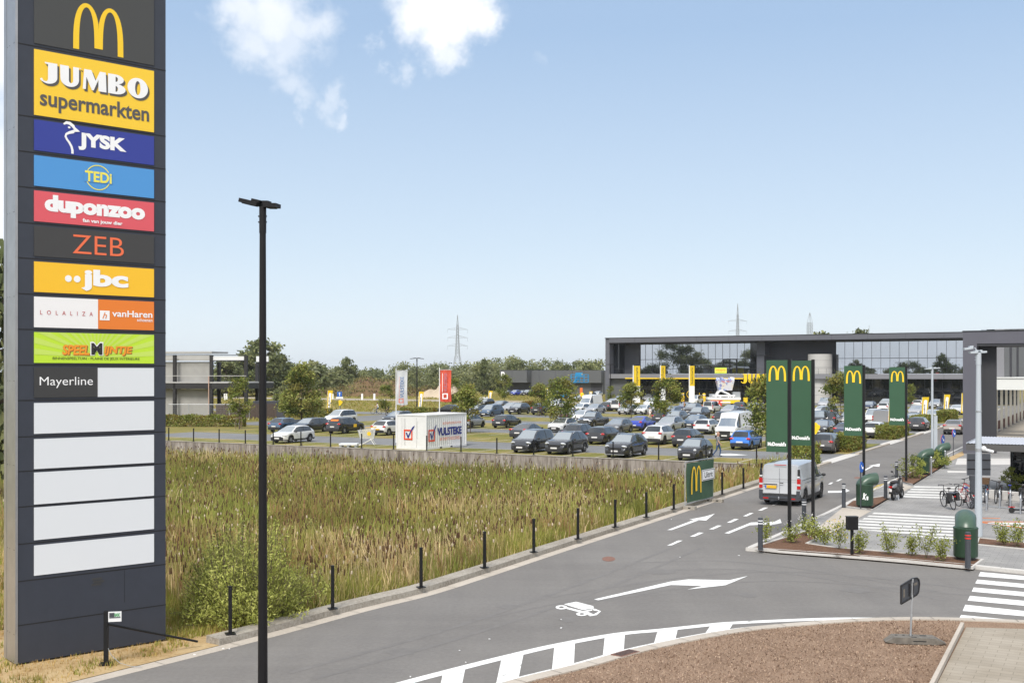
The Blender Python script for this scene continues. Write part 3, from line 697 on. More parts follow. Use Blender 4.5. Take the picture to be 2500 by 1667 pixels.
w_ = mb.build('retaining_wall', ['stained_wall', 'weathered_concrete'], loc=U(WALL_U0, 71.9)); w_.rotation_euler = (0, 0, TH)
tag(w_, 'long stained concrete retaining wall between the marsh and the car park', 'wall')

def post_mesh(h, w=.075):
    b = MB(); b.bx(-w/2, w/2, -w/2, w/2, .02, h); b.bx(-w/2-.004, w/2+.004, -w/2-.004, w/2+.004, h+.002, h+.022)
    f = MB(); f.bx(-.11, .11, -.11, .11, 0, .018)
    c = MB()
    for k in range(5): c.box((0, -w/2-.004, .18 + k*(h-.3)/4), (.012, .008, .016))
    return b.mesh('post', 'black_metal'), f.mesh('base_plate', 'black_metal'), c.mesh('clip', 'steel')
PM = post_mesh(1.12)
def fence_post(p, label, group, rz=0, sc=1.0):
    t = thing('fence_post', label, 'fence post', p, rz, group)
    for n, m in zip(('post', 'base_plate'), PM[:2]): o = obj(n, m, t); o.scale = (1, 1, sc)
    return t
near = [(562,1546,1430),(812,1485,1380),(1028,1433,1336),(1183,1385,1297),(1303,1347,1266),(1411,1315,1240),(1502,1286,1219),(1578,1262,1201),(1645,1242,1181),(1763,1207,1153),(1815,1192,1142),(1859,1179,1130)]
for i, (x, y, yt) in enumerate(near):
    p = G(x, y, .17); h = (y - yt) * p.y / FPX
    fence_post(p, 'slim black fence post on the marsh kerb, %s along the road from the sign tower' % ORD[i], 'fence posts on the marsh kerb', rnd.uniform(-.05, .05) + R(25), h/1.14)
i = 0
wx = [412, 472.6, 535, 599, 667, 734.6, 807, 883, 961, 1041.7, 1125.5, 1213, 1303, 1398.6, 1496.8, 1608, 1724, 1847]
for x in wx:
    t_ = (x - HX) / FPX; v = 72.08     # u from the column
    u = v * (t_ * E1.y - E1.x) / (E2.x - t_ * E2.y)
    fence_post(U(u, v, .085), 'slim black fence post on the retaining wall, %s counted from the sign tower' % ORD[i], 'fence posts on the retaining wall', TH, 1.02); i += 1

# end post with small notice and dropped bar
p = G(259, 1620.5, .02); h = (1620.5 - 1490.5) * p.y / FPX
t = thing('barrier_post', 'black end post with a small notice and a slanted bar before the sign tower', 'barrier post', p, R(12))
mb = MB(); mb.bx(-.045, .045, -.045, .045, .02, h); mb.build('post', 'black_metal', t)
mb = MB(); mb.bx(-.13, .13, -.13, .13, 0, .02); mb.build('base_plate', 'black_metal', t)
mb = MB(); mb.bx(.05, .31, -.052, -.036, h - .22, h - .012); n_ = mb.build('notice', 'white_plastic', t)
mb = MB(); mb.bx(.07, .17, -.056, -.053, h-.12, h-.035); mb.bx(.07, .29, -.056, -.053, h-.145, h-.125, 0); mb.build('panel', 'graphite', n_)
mat('notice_green', (.02, .30, .06), .5)
mb = MB(); put_text(mb, 'BASIC', .175, h-.115, .11, .07, y=-.058, bold=.03); mb.build('lettering', 'notice_green', n_)
q = G(482, 1565, .14) - p; q.rotate(Euler((0, 0, -R(12))))
mb = MB(); mb.cyl((.03, -.02, h - .27), q, .026, .026, 10); mb.cyl((.0, -.07, h-.27), (0, .0, h-.27), .03, .03, 8); mb.build('bar', 'black_metal', t, 40)
mb = MB(); mb.tube([(.05, -.06, .34), (.12, -.1, .2), (.30, -.2, .06), (.55, -.36, .02), (.75, -.42, .015)], .006, 5); mb.build('wire', 'galvanised', t)

# ------------------------------------------------------------------ sign tower
TL, TR = Vector((-10.265, 22.88, 0)), Vector((-7.83, 25.0, 0))
tdir = (TR - TL); TW = tdir.length; tz = math.atan2(tdir.y, tdir.x)
TOPZ = 16.4
mat('tower_grey', (.038, .044, .060), .42, var=.06, vscale=3, spec=.4)
mat('tower_joint', (.012, .012, .014), .8)
mat('tower_alu', (.40, .40, .41), .38, .75, var=.10, vscale=2)
mat('panel_charcoal', (.055, .056, .055), .5)
mat('panel_anthracite', (.046, .045, .045), .5)
mat('panel_black', (.040, .040, .040), .5)
mat('panel_yellow', (.93, .60, .035), .45)
mat('panel_amber', (.93, .53, .022), .45)
mat('panel_navy', (.028, .045, .30), .45)
mat('panel_sky', (.075, .30, .66), .45)
mat('panel_coral', (.72, .10, .125), .45)
mat('panel_white', (.71, .735, .765), .4)
mat('panel_offwhite', (.86, .845, .84), .4)
mat('panel_orange', (.80, .21, .025), .45)
mat('panel_lime', (.52, .76, .035), .45)
mat('lime_ray', (.56, .74, .12), .45)
mat('arch_yellow', (.93, .60, .02), .45)
mat('tedi_yellow', (.86, .77, .10), .45)
mat('zeb_orange', (.85, .16, .06), .45)
mat('lola_red', (.50, .02, .03), .5)
mat('comic_orange', (.85, .30, .02), .5)
mat('comic_shadow', (.30, .13, .02), .5)
t = thing('sign_tower', 'tall dark grey advertising tower with a column of shop panels', 'sign tower', (TL.x, TL.y, .05), tz)
mb = MB(); mb.bx(0, TW, 0, .74, 0, TOPZ)
mb.bx(TW * .0 + .3, TW - .3, .15, .6, -.06, -.001); mb.build('cladding', 'tower_grey', t)
mb = MB()
for x0, x1 in ((-.012, .0),): mb.bx(-.014, -.002, -.012, .19, 0, TOPZ); mb.bx(-.010, -.002, .20, .56, 0, TOPZ); mb.bx(-.014, -.002, .57, .75, 0, TOPZ)
mb.bx(-.0135, .035, -.016, -.003, 0, TOPZ); mb.build('side_trim', 'tower_alu', t)
ZP = lambda y: EYE + (HY - y) * 23.12 / FPX - .05
PX0, PX1 = .36, 2.95
PANELS = [(-140, 106), (120.4, 281), (292, 367), (379, 453.6), (465, 540), (551.7, 625), (638.3, 712.5), (724, 798.7), (810.5, 885.5), (897.3, 970.6), (983.5, 1058.7), (1071.5, 1144.5), (1153, 1231), (1238.5, 1318), (1331, 1404.5)]
mb = MB()
joints = [(a[1] + b[0]) / 2 for a, b in zip(PANELS[:-1], PANELS[1:])] + [1414.5, 1521, -152]
for y in joints: mb.bx(.036, TW + .004, -.0035, -.0005, ZP(y) - .012, ZP(y) + .012); mb.bx(TW+.0005, TW+.0035, 0, .74, ZP(y) - .011, ZP(y) + .011); 
mb.bx(2.28, 2.288, -.0030, -.0006, ZP(1500), ZP(1417)); mb.build('joints', 'tower_joint', t)
mb = MB(); 
for k in range(9):
    for sx in (.045, .10, .35, .50): mb.box((-.0155, sx, .6 + k*1.75), (.006, .012, .012))
mb.build('rivets', 'tower_joint', t)
mb = MB()
for a, b, c in ((1.57, 1417 + 14, .045), (1.60, 1424 + 14, .03), (1.56, 1431 + 14, .05)):
    mb.bx(a, a + .26 - c, -.006, -.0008, ZP(b) - .02, ZP(b) + .025)
mb.build('type_plate', 'panel_black', t)
YS = -.018                                            # panel face
def panel(i, m, x0=PX0, x1=PX1):
    y0, y1 = PANELS[i]; mb = MB(); mb.bx(x0, x1, YS, -.001, ZP(y1), ZP(y0))
    return mb.build('sign_panel', m, t), ZP(y1), ZP(y0)
YL = YS - .006
def letters(par, m, fn, name='lettering'):
    mb = MB(); fn(mb); return mb.build(name, m, par)
PWD = PX1 - PX0
# 0 golden arches on charcoal
s, z0, z1 = panel(0, 'panel_charcoal')
letters(s, 'arch_yellow', lambda m: arches(m, PX0 + .80, ZP(101), 1.09, 1.02, YL), 'arches')
# 1 supermarket
s, z0, z1 = panel(1, 'panel_yellow')
letters(s, 'letter_grey', lambda m: fat_word(m, PX0 + .155, ZP(198) - .045, 2.33, .43, YL))
letters(s, 'letter_white', lambda m: fat_word(m, PX0 + .115, ZP(198), 2.33, .43, YL - .006))
letters(s, 'letter_grey', lambda m: put_text(m, 'supermarkten', PX0 + .115, ZP(268), 2.36, .45, YL, bold=.022))
# 2 goose head
s, z0, z1 = panel(2, 'panel_navy')
letters(s, 'letter_white', lambda m: put_text(m, 'JYSK', PX0 + .91, ZP(352), 1.05, .38, YL, bold=.055, shear=.0))
def goose(m):
    cl = [(.60, .535), (.66, .575), (.73, .57), (.80, .52), (.84, .45), (.80, .40), (.72, .37), (.655, .33), (.64, .28), (.67, .22), (.72, .16), (.765, .08), (.785, .0), (.785, -.07)]
    wd = [.016, .03, .034, .034, .022, .034, .028, .022, .022, .022, .023, .024, .025, .025]
    zb = ZP(356)
    pts = [Vector((a, b)) for a, b in cl]; L_, R_ = [], []
    for i in range(len(pts)):
        d = (pts[min(i+1, len(pts)-1)] - pts[max(i-1, 0)]).normalized(); n = Vector((-d.y, d.x)) * wd[i]
        L_.append((PX0 + pts[i].x + n.x, zb + pts[i].y + n.y)); R_.append((PX0 + pts[i].x - n.x, zb + pts[i].y - n.y))
    loop_ring(m, L_, R_, YL, closed=False)
    flat(m, [(PX0 + .80, zb + .535), (PX0 + .945, zb + .42), (PX0 + .80, zb + .395), (PX0 + .835, zb + .45)], YL - .004)
    flat(m, [(a, b) for a, b in ell_pts(PX0 + .715, zb + .48, .028, .022, 10)], YL - .005)
letters(s, 'letter_white', goose, 'bird_emblem')
# 3 discount shop
s, z0, z1 = panel(3, 'panel_sky')
letters(s, 'tedi_yellow', lambda m: loop_ring(m, ell_pts(PX0 + 1.335, (z0+z1)/2 + .0, .272, .272, 40), ell_pts(PX0 + 1.335, (z0+z1)/2, .252, .252, 40), YL), 'ring')
letters(s, 'panel_sky', lambda m: flat(m, [(PX0 + 1.03, z0 + .21), (PX0 + 1.64, z0 + .21), (PX0 + 1.64, z0 + .45), (PX0 + 1.03, z0 + .45)], YL - .002), 'ground')
letters(s, 'tedi_yellow', lambda m: put_text(m, 'TEDi', PX0 + 1.05, z0 + .215, .58, .23, YL - .005, bold=.03))
# 4 pet shop
s, z0, z1 = panel(4, 'panel_coral')
letters(s, 'letter_white', lambda m: put_text(m, 'duponzoo', PX0 + .21, z0 + .135, 2.17, .45, YL, bold=.062))
letters(s, 'letter_white', lambda m: put_text(m, 'fan van jouw dier', PX0 + 1.0, z0 + .045, .87, .105, YL - .003, bold=.03))
# 5 fashion
s, z0, z1 = panel(5, 'panel_anthracite')
letters(s, 'zeb_orange', lambda m: put_text(m, 'ZEB', PX0 + .79, z0 + .115, 1.11, .40, YL, bold=-.006))
# 6 clothing
s, z0, z1 = panel(6, 'panel_amber')
def jbc(m):
    for cx in (.70, .885): flat(m, ell_pts(PX0 + cx, z0 + .315, .072, .072, 18), YL)
    put_text(m, 'jbc', PX0 + .97, z0 + .07, 1.03, .47, YL - .003, bold=.045)
letters(s, 'letter_white', jbc)
# 7 two half panels
s, z0, z1 = panel(7, 'panel_offwhite', PX0, PX0 + PWD * .515)
letters(s, 'lola_red', lambda m: put_text(m, 'LOLALIZA', PX0 + .12, z0 + .27, 1.10, .09, YL, space=2.6, bold=-.004))
s, z0, z1 = panel(7, 'panel_orange', PX0 + PWD * .515 + .003, PX1)
def haren(m):
    flat(m, [(PX0+1.37, z0+.19), (PX0+1.585, z0+.19), (PX0+1.585, z0+.40), (PX0+1.37, z0+.40)], YL)
    put_text(m, 'vanHaren', PX0 + 1.64, z0 + .275, .91, .145, YL, bold=.018)
    put_text(m, 'schoenen', PX0 + 2.20, z0 + .185, .35, .075, YL, bold=.01)
letters(s, 'letter_white', haren)
letters(s, 'panel_orange', lambda m: put_text(m, 'h', PX0 + 1.425, z0 + .225, .10, .14, YL - .005, shear=.35), 'emblem')
# 8 indoor playground
s, z0, z1 = panel(8, 'panel_lime')
def rays(m):
    cx, cz = PX0 + 1.3, z0 + .12; W_, H_ = PX1 - PX0, z1 - z0
    for k in range(18):
        a0 = R(180 * k / 18 + 2); a1 = a0 + R(5.5)
        def hit(a):
            c, s_ = math.cos(a), math.sin(a); r = 9.0
            if c > 1e-6: r = min(r, (PX1 - .003 - cx) / c)
            if c < -1e-6: r = min(r, (PX0 + .003 - cx) / c)
            if s_ > 1e-6: r = min(r, (z1 - .003 - cz) / s_)
            return (cx + r*c, cz + r*s_)
        flat(m, [(cx + .1*math.cos(a0), cz + .1*math.sin(a0)), hit(a0), hit(a1), (cx + .1*math.cos(a1), cz + .1*math.sin(a1))], YL + .003)
letters(s, 'lime_ray', rays, 'rays')
for dx, dz, y_, mm in ((.018, -.014, YL, 'comic_shadow'), (0, 0, YL - .003, 'comic_orange')):
    letters(s, mm, lambda m: (put_text(m, 'SPEEL', PX0 + .57 + dx, z0 + .17 + dz, .58, .22, y_, bold=.04, shear=.15), put_text(m, 'IJNTJE', PX0 + 1.46 + dx, z0 + .165 + dz, .63, .21, y_, bold=.04, shear=.15)))
letters(s, 'letter_white', lambda m: put_text(m, 'M', PX0 + 1.165, z0 + .165, .28, .295, YL - .002, bold=.085))
letters(s, 'letter_black', lambda m: put_text(m, 'M', PX0 + 1.185, z0 + .18, .24, .255, YL - .006, bold=.05))
letters(s, 'letter_black', lambda m: put_text(m, 'BINNENSPEELTUIN - PLAINE DE JEUX INTÉRIEURE', PX0 + .375, z0 + .055, 1.88, .085, YL, bold=.0))
# 9 half and half, then five blank panels
s, z0, z1 = panel(9, 'panel_black', PX0, PX0 + PWD * .512)
letters(s, 'letter_white', lambda m: put_text(m, 'Mayerline', PX0 + .11, z0 + .20, 1.11, .235, YL, bold=-.004))
panel(9, 'panel_white', PX0 + PWD * .512 + .003, PX1)
for i in range(10, 15): panel(i, 'panel_white')

# ------------------------------------------------------------------ lamp posts
def flat_head(mb, c, yaw, pitch, L=.75, W=.30, T=.07):
    q = (Matrix.Rotation(yaw, 3, 'Z') @ Matrix.Rotation(pitch, 3, 'Y'))
    c = Vector(c)
    mb.box(c + q @ Vector((L/2 + .05, 0, 0)), (L, W, T), 0, q)
    mb.box(c + q @ Vector((L*.30, 0, T*.5 + .02)), (L*.45, W*.7, .045), 0, q)
    mb.box(c + q @ Vector((L*.7, 0, -T*.5 - .006)), (L*.55, W*.8, .012), 0, q)
def lamp(label, p, h, r0, r1, heads, m, group=None, collar=True):
    t = thing('lamp_post', label, 'lamp post', p, 0, group)
    mb = MB(); mb.cyl((0,0,0), (0,0,h - .45), r0, r1, 14); mb.build('pole', m, t, 40)
    if collar:
        mb = MB(); mb.cyl((0,0,h-.45), (0,0,h), r1*1.12, r1*1.12, 14); 
        for a in (0, 1): mb.cyl((-r1*1.5, .02, h-.16-.1*a), (r1*1.2, .02, h-.16-.1*a), .014, .014, 6)
        mb.build('collar', m, t, 40)
    for yaw, pitch, L, W in heads:
        mb = MB(); flat_head(mb, (0, 0, h + .02), yaw, pitch, L, W); mb.build('lamp_head', m, t)
    return t
lamp('tall black lamp post in front of the marsh, passing the whole photo height', at_d(641.5, 19.0), zpx(505, 19.0), .088, .055, [(R(-14), R(3), .24, .20), (R(154), R(-15), .40, .22)], 'lamp_black')
lamp('black double headed lamp post behind the two shop flags', at_d(1018, 163), 8.3, .10, .07, [(0, R(4), 1.0, .4), (math.pi, R(4), 1.0, .4)], 'lamp_black')
lamp('thin black lamp post at the left corner of the store', at_d(1490, 222), 7.85, .12, .08, [(0, 0, 1.1, .4), (math.pi, 0, 1.1, .4)], 'lamp_black')
lamp('black lamp post in front of the store glazing behind the big letters', at_d(1867, 175), 8.9, .10, .07, [(0, 0, 1.6, .4), (math.pi, 0, 1.6, .4)], 'lamp_black')
lamp('black lamp post mostly hidden behind the third green sign', at_d(2110, 230), 7.8, .12, .08, [(0, R(4), 1.3, .4), (math.pi, R(4), 1.3, .4)], 'lamp_black')
lamp('white lamp post with two flat heads beyond the road bend', at_d(2276, 82), 6.42, .10, .075, [(0, R(-4), .48, .3), (math.pi, R(4), .5, .3)], 'lamp_white')
lp = lamp('thick white lamp post with floodlights in front of the grey portal', at_d(2389, 40.5, .1), 6.72, .135, .085, [(math.pi, R(3), .28, .2), (0, R(-2), .22, .2)], 'lamp_white')
mb = MB(); flat_head(mb, (-.18, 0, 7.0 - .1), math.pi, R(8), .32, .2); mb.cyl((0, 0, 6.7), (-.14, 0, 6.9), .02); mb.build('floodlight', 'lamp_white', lp)
zc_ = zpx(1098, 40.5) - .1
mb = MB(); mb.cyl((0, 0, zc_), (.2, 0, zc_ + .02), .04); mb.ell((.17, -.05, zc_ + .05), (.10, .10, .10)); mb.cyl((.20, -.08, zc_ + .02), (.48, -.16, zc_ - .06), .055, .055, 10); mb.build('security_camera', 'white_plastic', lp, 40)
mb = MB(); mb.cyl((0,0,zc_-.06), (0,0,zc_+.06), .115, .115, 14); mb.cyl((0,0,4.55), (0,0,4.6), .112, .112, 14); mb.build('clamp_band', 'steel', lp, 40)
# paired slim panel post beside the white lamp
t = thing('post_box', 'slim pale grey cabinet post next to the white lamp by the road', 'post', at_d(2284.5, 80), 0)
mb = MB(); mb.bx(-.12, -.01, -.05, .05, 0, 3.0); mb.bx(.01, .10, -.05, .05, 0, 3.02); mb.build('uprights', 'lamp_white', t)

# ------------------------------------------------------------------ store building
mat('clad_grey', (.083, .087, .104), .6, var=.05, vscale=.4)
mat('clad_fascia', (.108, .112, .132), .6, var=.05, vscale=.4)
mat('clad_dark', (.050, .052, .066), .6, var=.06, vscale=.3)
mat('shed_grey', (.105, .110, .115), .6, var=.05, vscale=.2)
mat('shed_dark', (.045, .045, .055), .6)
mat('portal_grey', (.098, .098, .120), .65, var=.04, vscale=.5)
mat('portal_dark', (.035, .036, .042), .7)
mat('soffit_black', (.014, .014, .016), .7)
mat('slab_grey', (.20, .20, .215), .6)
mat('drum_white', (.46, .45, .43), .7, var=.05, vscale=.5)
mat('mullion', (.028, .03, .034), .5)
def mirror_glass(name, tint, base=(.02, .025, .03)):
    m = bpy.data.materials.new(name); t = nt(m); b = t.nodes['Principled BSDF']
    b.inputs['Base Color'].default_value = (*tint, 1); b.inputs['Metallic'].default_value = 1.0; b.inputs['Roughness'].default_value = .015
    tcn = t.nodes.new('ShaderNodeTexCoord'); n = t.nodes.new('ShaderNodeTexNoise'); n.inputs['Scale'].default_value = .35; n.inputs['Detail'].default_value = 1
    t.links.new(tcn.outputs['Object'], n.inputs['Vector']); bp = t.nodes.new('ShaderNodeBump'); bp.inputs['Strength'].default_value = .02; bp.inputs['Distance'].default_value = .05
    t.links.new(n.outputs['Fac'], bp.inputs['Height']); t.links.new(bp.outputs[0], b.inputs['Normal'])
    MATS[name] = m
mirror_glass('mirror_glass', (.50, .53, .57))
mat('dark_glass', (.012, .014, .018), .03, spec=.7)
FV = 230.0
def fu(px, v=FV):
    k = (px - HX) / FPX; return v * (k * E1.y - E1.x) / (E2.x - k * E2.y)
def fz(py, px, v=FV): u = fu(px, v); d = U(u, v).y; return zpx(py, d)
U0 = fu(1478); O = U(U0, FV)
t = thing('store_building', 'long dark grey two storey store with mirrored upper glazing', 'building', O, TH)
X = lambda px, v=FV: fu(px, v) - U0
XR = X(2480); H = 14.05; SB, ST = 5.0, 6.0
mb = MB()
mb.bx(0, 1.0, 0, 40, 0, H)                                          # left cheek
mb.bx(1.0, XR, -.25, 40, H - 1.05, H)                               # roof fascia
mb.build('frame', 'clad_fascia', t)
mb = MB(); mb.bx(-.05, XR, -.32, 40.1, H + .002, H + .10); mb.build('roof_edge', 'mullion', t)
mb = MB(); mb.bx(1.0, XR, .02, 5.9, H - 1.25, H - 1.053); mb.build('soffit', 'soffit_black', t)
mb = MB(); mb.bx(1.003, XR, -.20, 5.9, SB, ST - .02); mb.build('balcony_slab', 'slab_grey', t)
mb = MB(); mb.bx(X(1527), X(1815), -.24, -.205, SB - .10, SB + .12); mb.build('yellow_strip', 'bright_yellow', t)
GV = 6.0                                                            # glazing set back
xg = lambda px: X(px, FV + GV)
A, B_ = xg(1527), xg(1836)
C_, D_ = xg(2041), xg(2480)
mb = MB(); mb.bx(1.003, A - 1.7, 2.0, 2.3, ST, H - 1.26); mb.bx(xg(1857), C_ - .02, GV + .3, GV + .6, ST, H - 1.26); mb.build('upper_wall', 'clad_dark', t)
mb = MB(); mb.bx(1.003, 6.0, 5.6, 5.9, ST, H-1.26); mb.bx(xg(1857) - .02, xg(1877), 3.0, GV + .28, ST, H - 1.26); mb.build('return_wall', 'clad_grey', t)
mb = MB(); mb.bx(A, B_, GV, GV + .1, ST + .05, H - 1.27); mb.build('upper_glazing', 'mirror_glass', t)
mb = MB(); mb.bx(C_, D_, GV + .02, GV + .12, ST + .05, H - 1.27); mb.build('upper_glazing', 'mirror_glass', t)
mb = MB(); mb.bx(A - 1.75, A - .05, 2.5, GV + .05, ST + .02, H - 1.27); mb.bx(B_ + .05, xg(1857) - .05, GV - 1.5, GV + .05, ST + .02, H - 1.27); mb.build('corner_glazing', 'dark_glass', t)
mb = MB()
zm = ST + .55 * 7.0 * 1.0
def grid(x0, x1, n, y, zmid, z0=ST + .05, z1=H - 1.28, w=.055):
    for i in range(n + 1):
        x = x0 + (x1 - x0) * i / n; mb.bx(x - w/2, x + w/2, y - .07, y - .004, z0, z1)
    mb.bx(x0, x1, y - .075, y - .006, zmid - .05, zmid + .05)
grid(A, B_, 18, GV, zpx(876, 240)); grid(C_, D_, 19, GV + .02, zpx(873, 220))
xd0, xd1 = xg(1765.5), xg(1798)
for x in (xd0, (xd0+xd1)/2, xd1): mb.bx(x - .12, x + .12, GV - .12, GV - .077, ST + .05, zpx(876, 240))
mb.bx(xd0, xd1, GV - .12, GV - .078, zpx(876.5, 240) - .15, zpx(876.5, 240) + .1)
mb.build('mullions', 'mullion', t)
mb = MB()
for k in range(1, int(XR/7.2)): mb.bx(k*7.2 - .02, k*7.2 + .02, -.256, -.2502, H - 1.05, H); mb.bx(k*7.2 - .02, k*7.2 + .02, -.206, -.2002, SB, ST - .02)
for k in range(5): xx = xg(1890) + k*(C_ - xg(1890))/5; mb.bx(xx - .02, xx + .02, GV + .28, GV + .297, ST, H - 1.27)
for z in (3.5, 7, 10.5): mb.bx(-.004, .99, -.006, -.0005, z - .015, z + .015)
mb.build('cladding_joints', 'mullion', t)
# balcony rail
mb = MB()
for i in range(int(XR / 1.6)): mb.bx(1.3 + i*1.6, 1.34 + i*1.6, -.12, -.08, ST, ST + 1.1)
mb.bx(1.2, XR, -.13, -.07, ST + 1.1, ST + 1.15); mb.build('balcony_rail', 'mullion', t)
# ground floor
mb = MB(); mb.bx(1.003, X(1527), 1.0, 1.3, 0, SB - .002); mb.build('plinth_wall', 'shed_grey', t)
mb = MB(); mb.bx(X(1527) + .003, X(1955), 3.0, 3.1, 0, SB - .002); mb.bx(X(2040), XR, 3.0, 3.1, 0, SB - .002); mb.build('shop_window', 'dark_glass', t)
mb = MB()
for a, b, n in ((X(1530), X(1955), 22), (X(2040), XR, 20)):
    for i in range(n + 1): x = a + (b-a)*i/n; mb.bx(x - .05, x + .05, 2.93, 2.996, 0, SB - .004)
    mb.bx(a, b, 2.935, 2.994, 2.6, 2.72)
mb.build('shop_mullions', 'mullion', t)
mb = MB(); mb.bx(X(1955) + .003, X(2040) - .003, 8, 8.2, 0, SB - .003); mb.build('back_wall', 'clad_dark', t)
# white stair drum through both floors
xc = X(2002, FV + 3); rdr = 2.45
mb = MB(); mb.lathe([(rdr, 0), (rdr, SB)], (xc, 3.0, 0), 28); mb.lathe([(rdr, ST), (rdr, ST + 4.1), (rdr - .2, ST + 4.1), (0, ST + 4.1)], (xc, 3.0, 0), 28)
mb.build('stair_drum', 'drum_white', t, 40)
mb = MB()
for z in (1.6, 3.2, 7.4, 8.8): mb.lathe([(rdr + .012, z), (rdr + .012, z + .03)], (xc, 3.0, 0), 28)
mb.build('drum_joints', 'shed_grey', t)
mb = MB()
for z in (6.4, 6.95, 7.5, 8.05): mb.bx(xc - 3.6, xc - 2.5, .2, .24, z, z + .3)
mb.bx(xc - 3.65, xc - 3.6, .18, .26, ST, 8.5); mb.build('menu_board', 'graphite', t)
# big store letters at the slab edge
mb = MB(); x0 = X(1811); fat_word(mb, x0, 4.05, (X(1880) - x0) * 1.42, 1.95, -.55); fat_word(mb, x0, 4.05, (X(1880) - x0) * 1.42, 1.95, -.52); mb.build('store_letters', 'bright_yellow', t)
mb = MB(); mb.bx(X(1746), X(1775), -.26, -.215, ST + .12, ST + 1.35); b_ = mb.build('banner', 'tedi_yellow', t)
mat('banner_green', (.45, .7, .05), .5)
mb = MB(); x0, x1 = X(1746), X(1775)
for a, b in ((ST + .12, ST + .24), (ST + 1.23, ST + 1.35)): mb.bx(x0, x1, -.275, -.262, a, b)
mb.build('banner_border', 'banner_green', b_)
mb = MB(); put_text(mb, 'SPEELMIJNTJE', x0 + .25, ST + .62, x1 - x0 - .5, .36, -.28, bold=.03); put_text(mb, 'BINNENSPEELTUIN', x0 + .4, ST + .36, x1 - x0 - .8, .16, -.28); mb.build('lettering', 'comic_orange', b_)
# shop floor clutter glimpsed in front of the dark glass
mat('reflect_green', (.05, .07, .02), .8)

# ------------------------------------------------------------------ low grey sheds behind, left of the store
BV = 291.0
def bxp(px, v=BV): return fu(px, v)
ub0 = bxp(1220); t = thing('retail_shed', 'low grey metal clad retail shed with a white letter B', 'building', U(ub0, BV), TH)
XB = lambda px: fu(px, BV) - ub0
hB = zpx(904, 316)
mb = MB(); mb.bx(0, XB(1286), 0, 30, 3.4, hB + .1); mb.build('upper_volume', 'shed_grey', t)
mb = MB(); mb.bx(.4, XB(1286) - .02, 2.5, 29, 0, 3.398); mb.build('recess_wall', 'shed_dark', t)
mb = MB(); mb.bx(XB(1286) + .004, XB(1462), 3.0, 30, 0, hB); mb.bx(XB(1286) + 12, XB(1462), 1.6, 2.996, 3.4, hB + .05); mb.bx(XB(1462) + .004, XB(1500), 4.0, 30, 0, hB - .3); mb.build('main_volume', 'shed_grey', t)
mb = MB()
for a, b in ((1332, 1370), (1432, 1460)): mb.bx(XB(a), XB(b), 2.9, 2.997, 0, 3.3)
mb.build('shop_front', 'shed_dark', t)
mb = MB(); 
for k in range(4): mb.bx(XB(1338) + k*1.2, XB(1338) + k*1.2 + .7, 2.84, 2.897, .2, 3.1)
mb.build('window', 'clad_fascia', t)
mb = MB()
for px in (1250, 1310, 1350, 1392, 1420): mb.bx(XB(px) - .04, XB(px) + .04, -.03 if px < 1286 else 1.56, -.003 if px < 1286 else 1.597, 3.4, hB)
mb.build('cladding_joints', 'clad_dark', t)
mb = MB(); put_text(mb, 'B', .5, hB - 2.95, 1.45, 2.6, -.05, bold=.02); mb.build('letter', 'letter_white', t)
mb = MB(); mb.bx(-.05, XB(1286)+.05, -.06, 30.1, hB + .103, hB + .2); mb.build('roof_edge', 'mullion', t)

# ------------------------------------------------------------------ unfinished two storey concrete frame on the left
mat('raw_concrete', (.33, .325, .31), .85, var=.14, vscale=.35, detail=8)
mat('light_concrete', (.42, .415, .405), .8, var=.08, vscale=.4)
mat('steel_dark', (.022, .021, .022), .55)
mat('bare_brown_fence', (.075, .055, .045), .85, var=.25, vscale=4)
Lb = G(425, 1018); t = thing('concrete_building', 'unfinished two storey building of grey concrete panels and black steel columns', 'building', Lb, R(-12))
sx = Lb.y / FPX
PXm = lambda px: (px - 425) * sx * 1.02
z_ = lambda y: zpx(y, Lb.y)
mb = MB(); mb.bx(PXm(300), PXm(512), 1.2, 1.5, 0, z_(950) ); mb.bx(PXm(300), PXm(512), 1.2, 1.5, z_(932) + .02, z_(883)); mb.build('concrete_wall', 'raw_concrete', t)
mb = MB(); mb.bx(PXm(300), PXm(514), 1.0, 6, z_(862), z_(862) + .25); mb.bx(PXm(300), PXm(514), .9, 1.1, z_(880), z_(866)); mb.build('roof', 'light_concrete', t)
mb = MB(); mb.bx(PXm(300), PXm(611), 0, 9, z_(949), z_(935)); mb.build('floor_slab', 'steel_dark', t)
mb = MB(); mb.bx(PXm(300), PXm(611), -.03, 9.02, z_(935) + .003, z_(932)); mb.build('slab_top', 'light_concrete', t)
for px, y, yt in ((425, 0, 866), (520.5, .0, 868), (514, 3.0, 883), (577, 7.5, 885), (609, .0, 869)):
    mb = MB(); mb.bx(PXm(px) - .21, PXm(px) + .21, y, y + .4, 0, z_(yt)); mb.build('column', 'steel_dark', t)
mb = MB(); mb.bx(PXm(300), PXm(609), .1, .22, z_(868) , z_(866.5)); mb.bx(PXm(520), PXm(609), .0, .1, z_(882), z_(879.5)); mb.build('beam', 'steel_dark', t)
mb = MB(); mb.bx(PXm(577), PXm(609), 7.4, 7.6, z_(882), z_(868)); mb.bx(PXm(524), PXm(607), .22, .28, z_(881), z_(870)); mb.build('glass_screen', 'white_plastic', t)
mb = MB(); mb.bx(PXm(300), PXm(611), -.02, .03, z_(918), z_(916.5)); mb.build('rail', 'light_concrete', t)
mat('cream_pipe', (.50, .33, .25), .7); mb = MB(); mb.bar((PXm(516), -.1, 0), (PXm(516), -.1, z_(918)), .1); mb.build('drain_pipe', 'cream_pipe', t)
t2 = thing('board_fence', 'dark brown board fence beside the unfinished building', 'fence', at_d(527, 150), R(-2))
mb = MB()
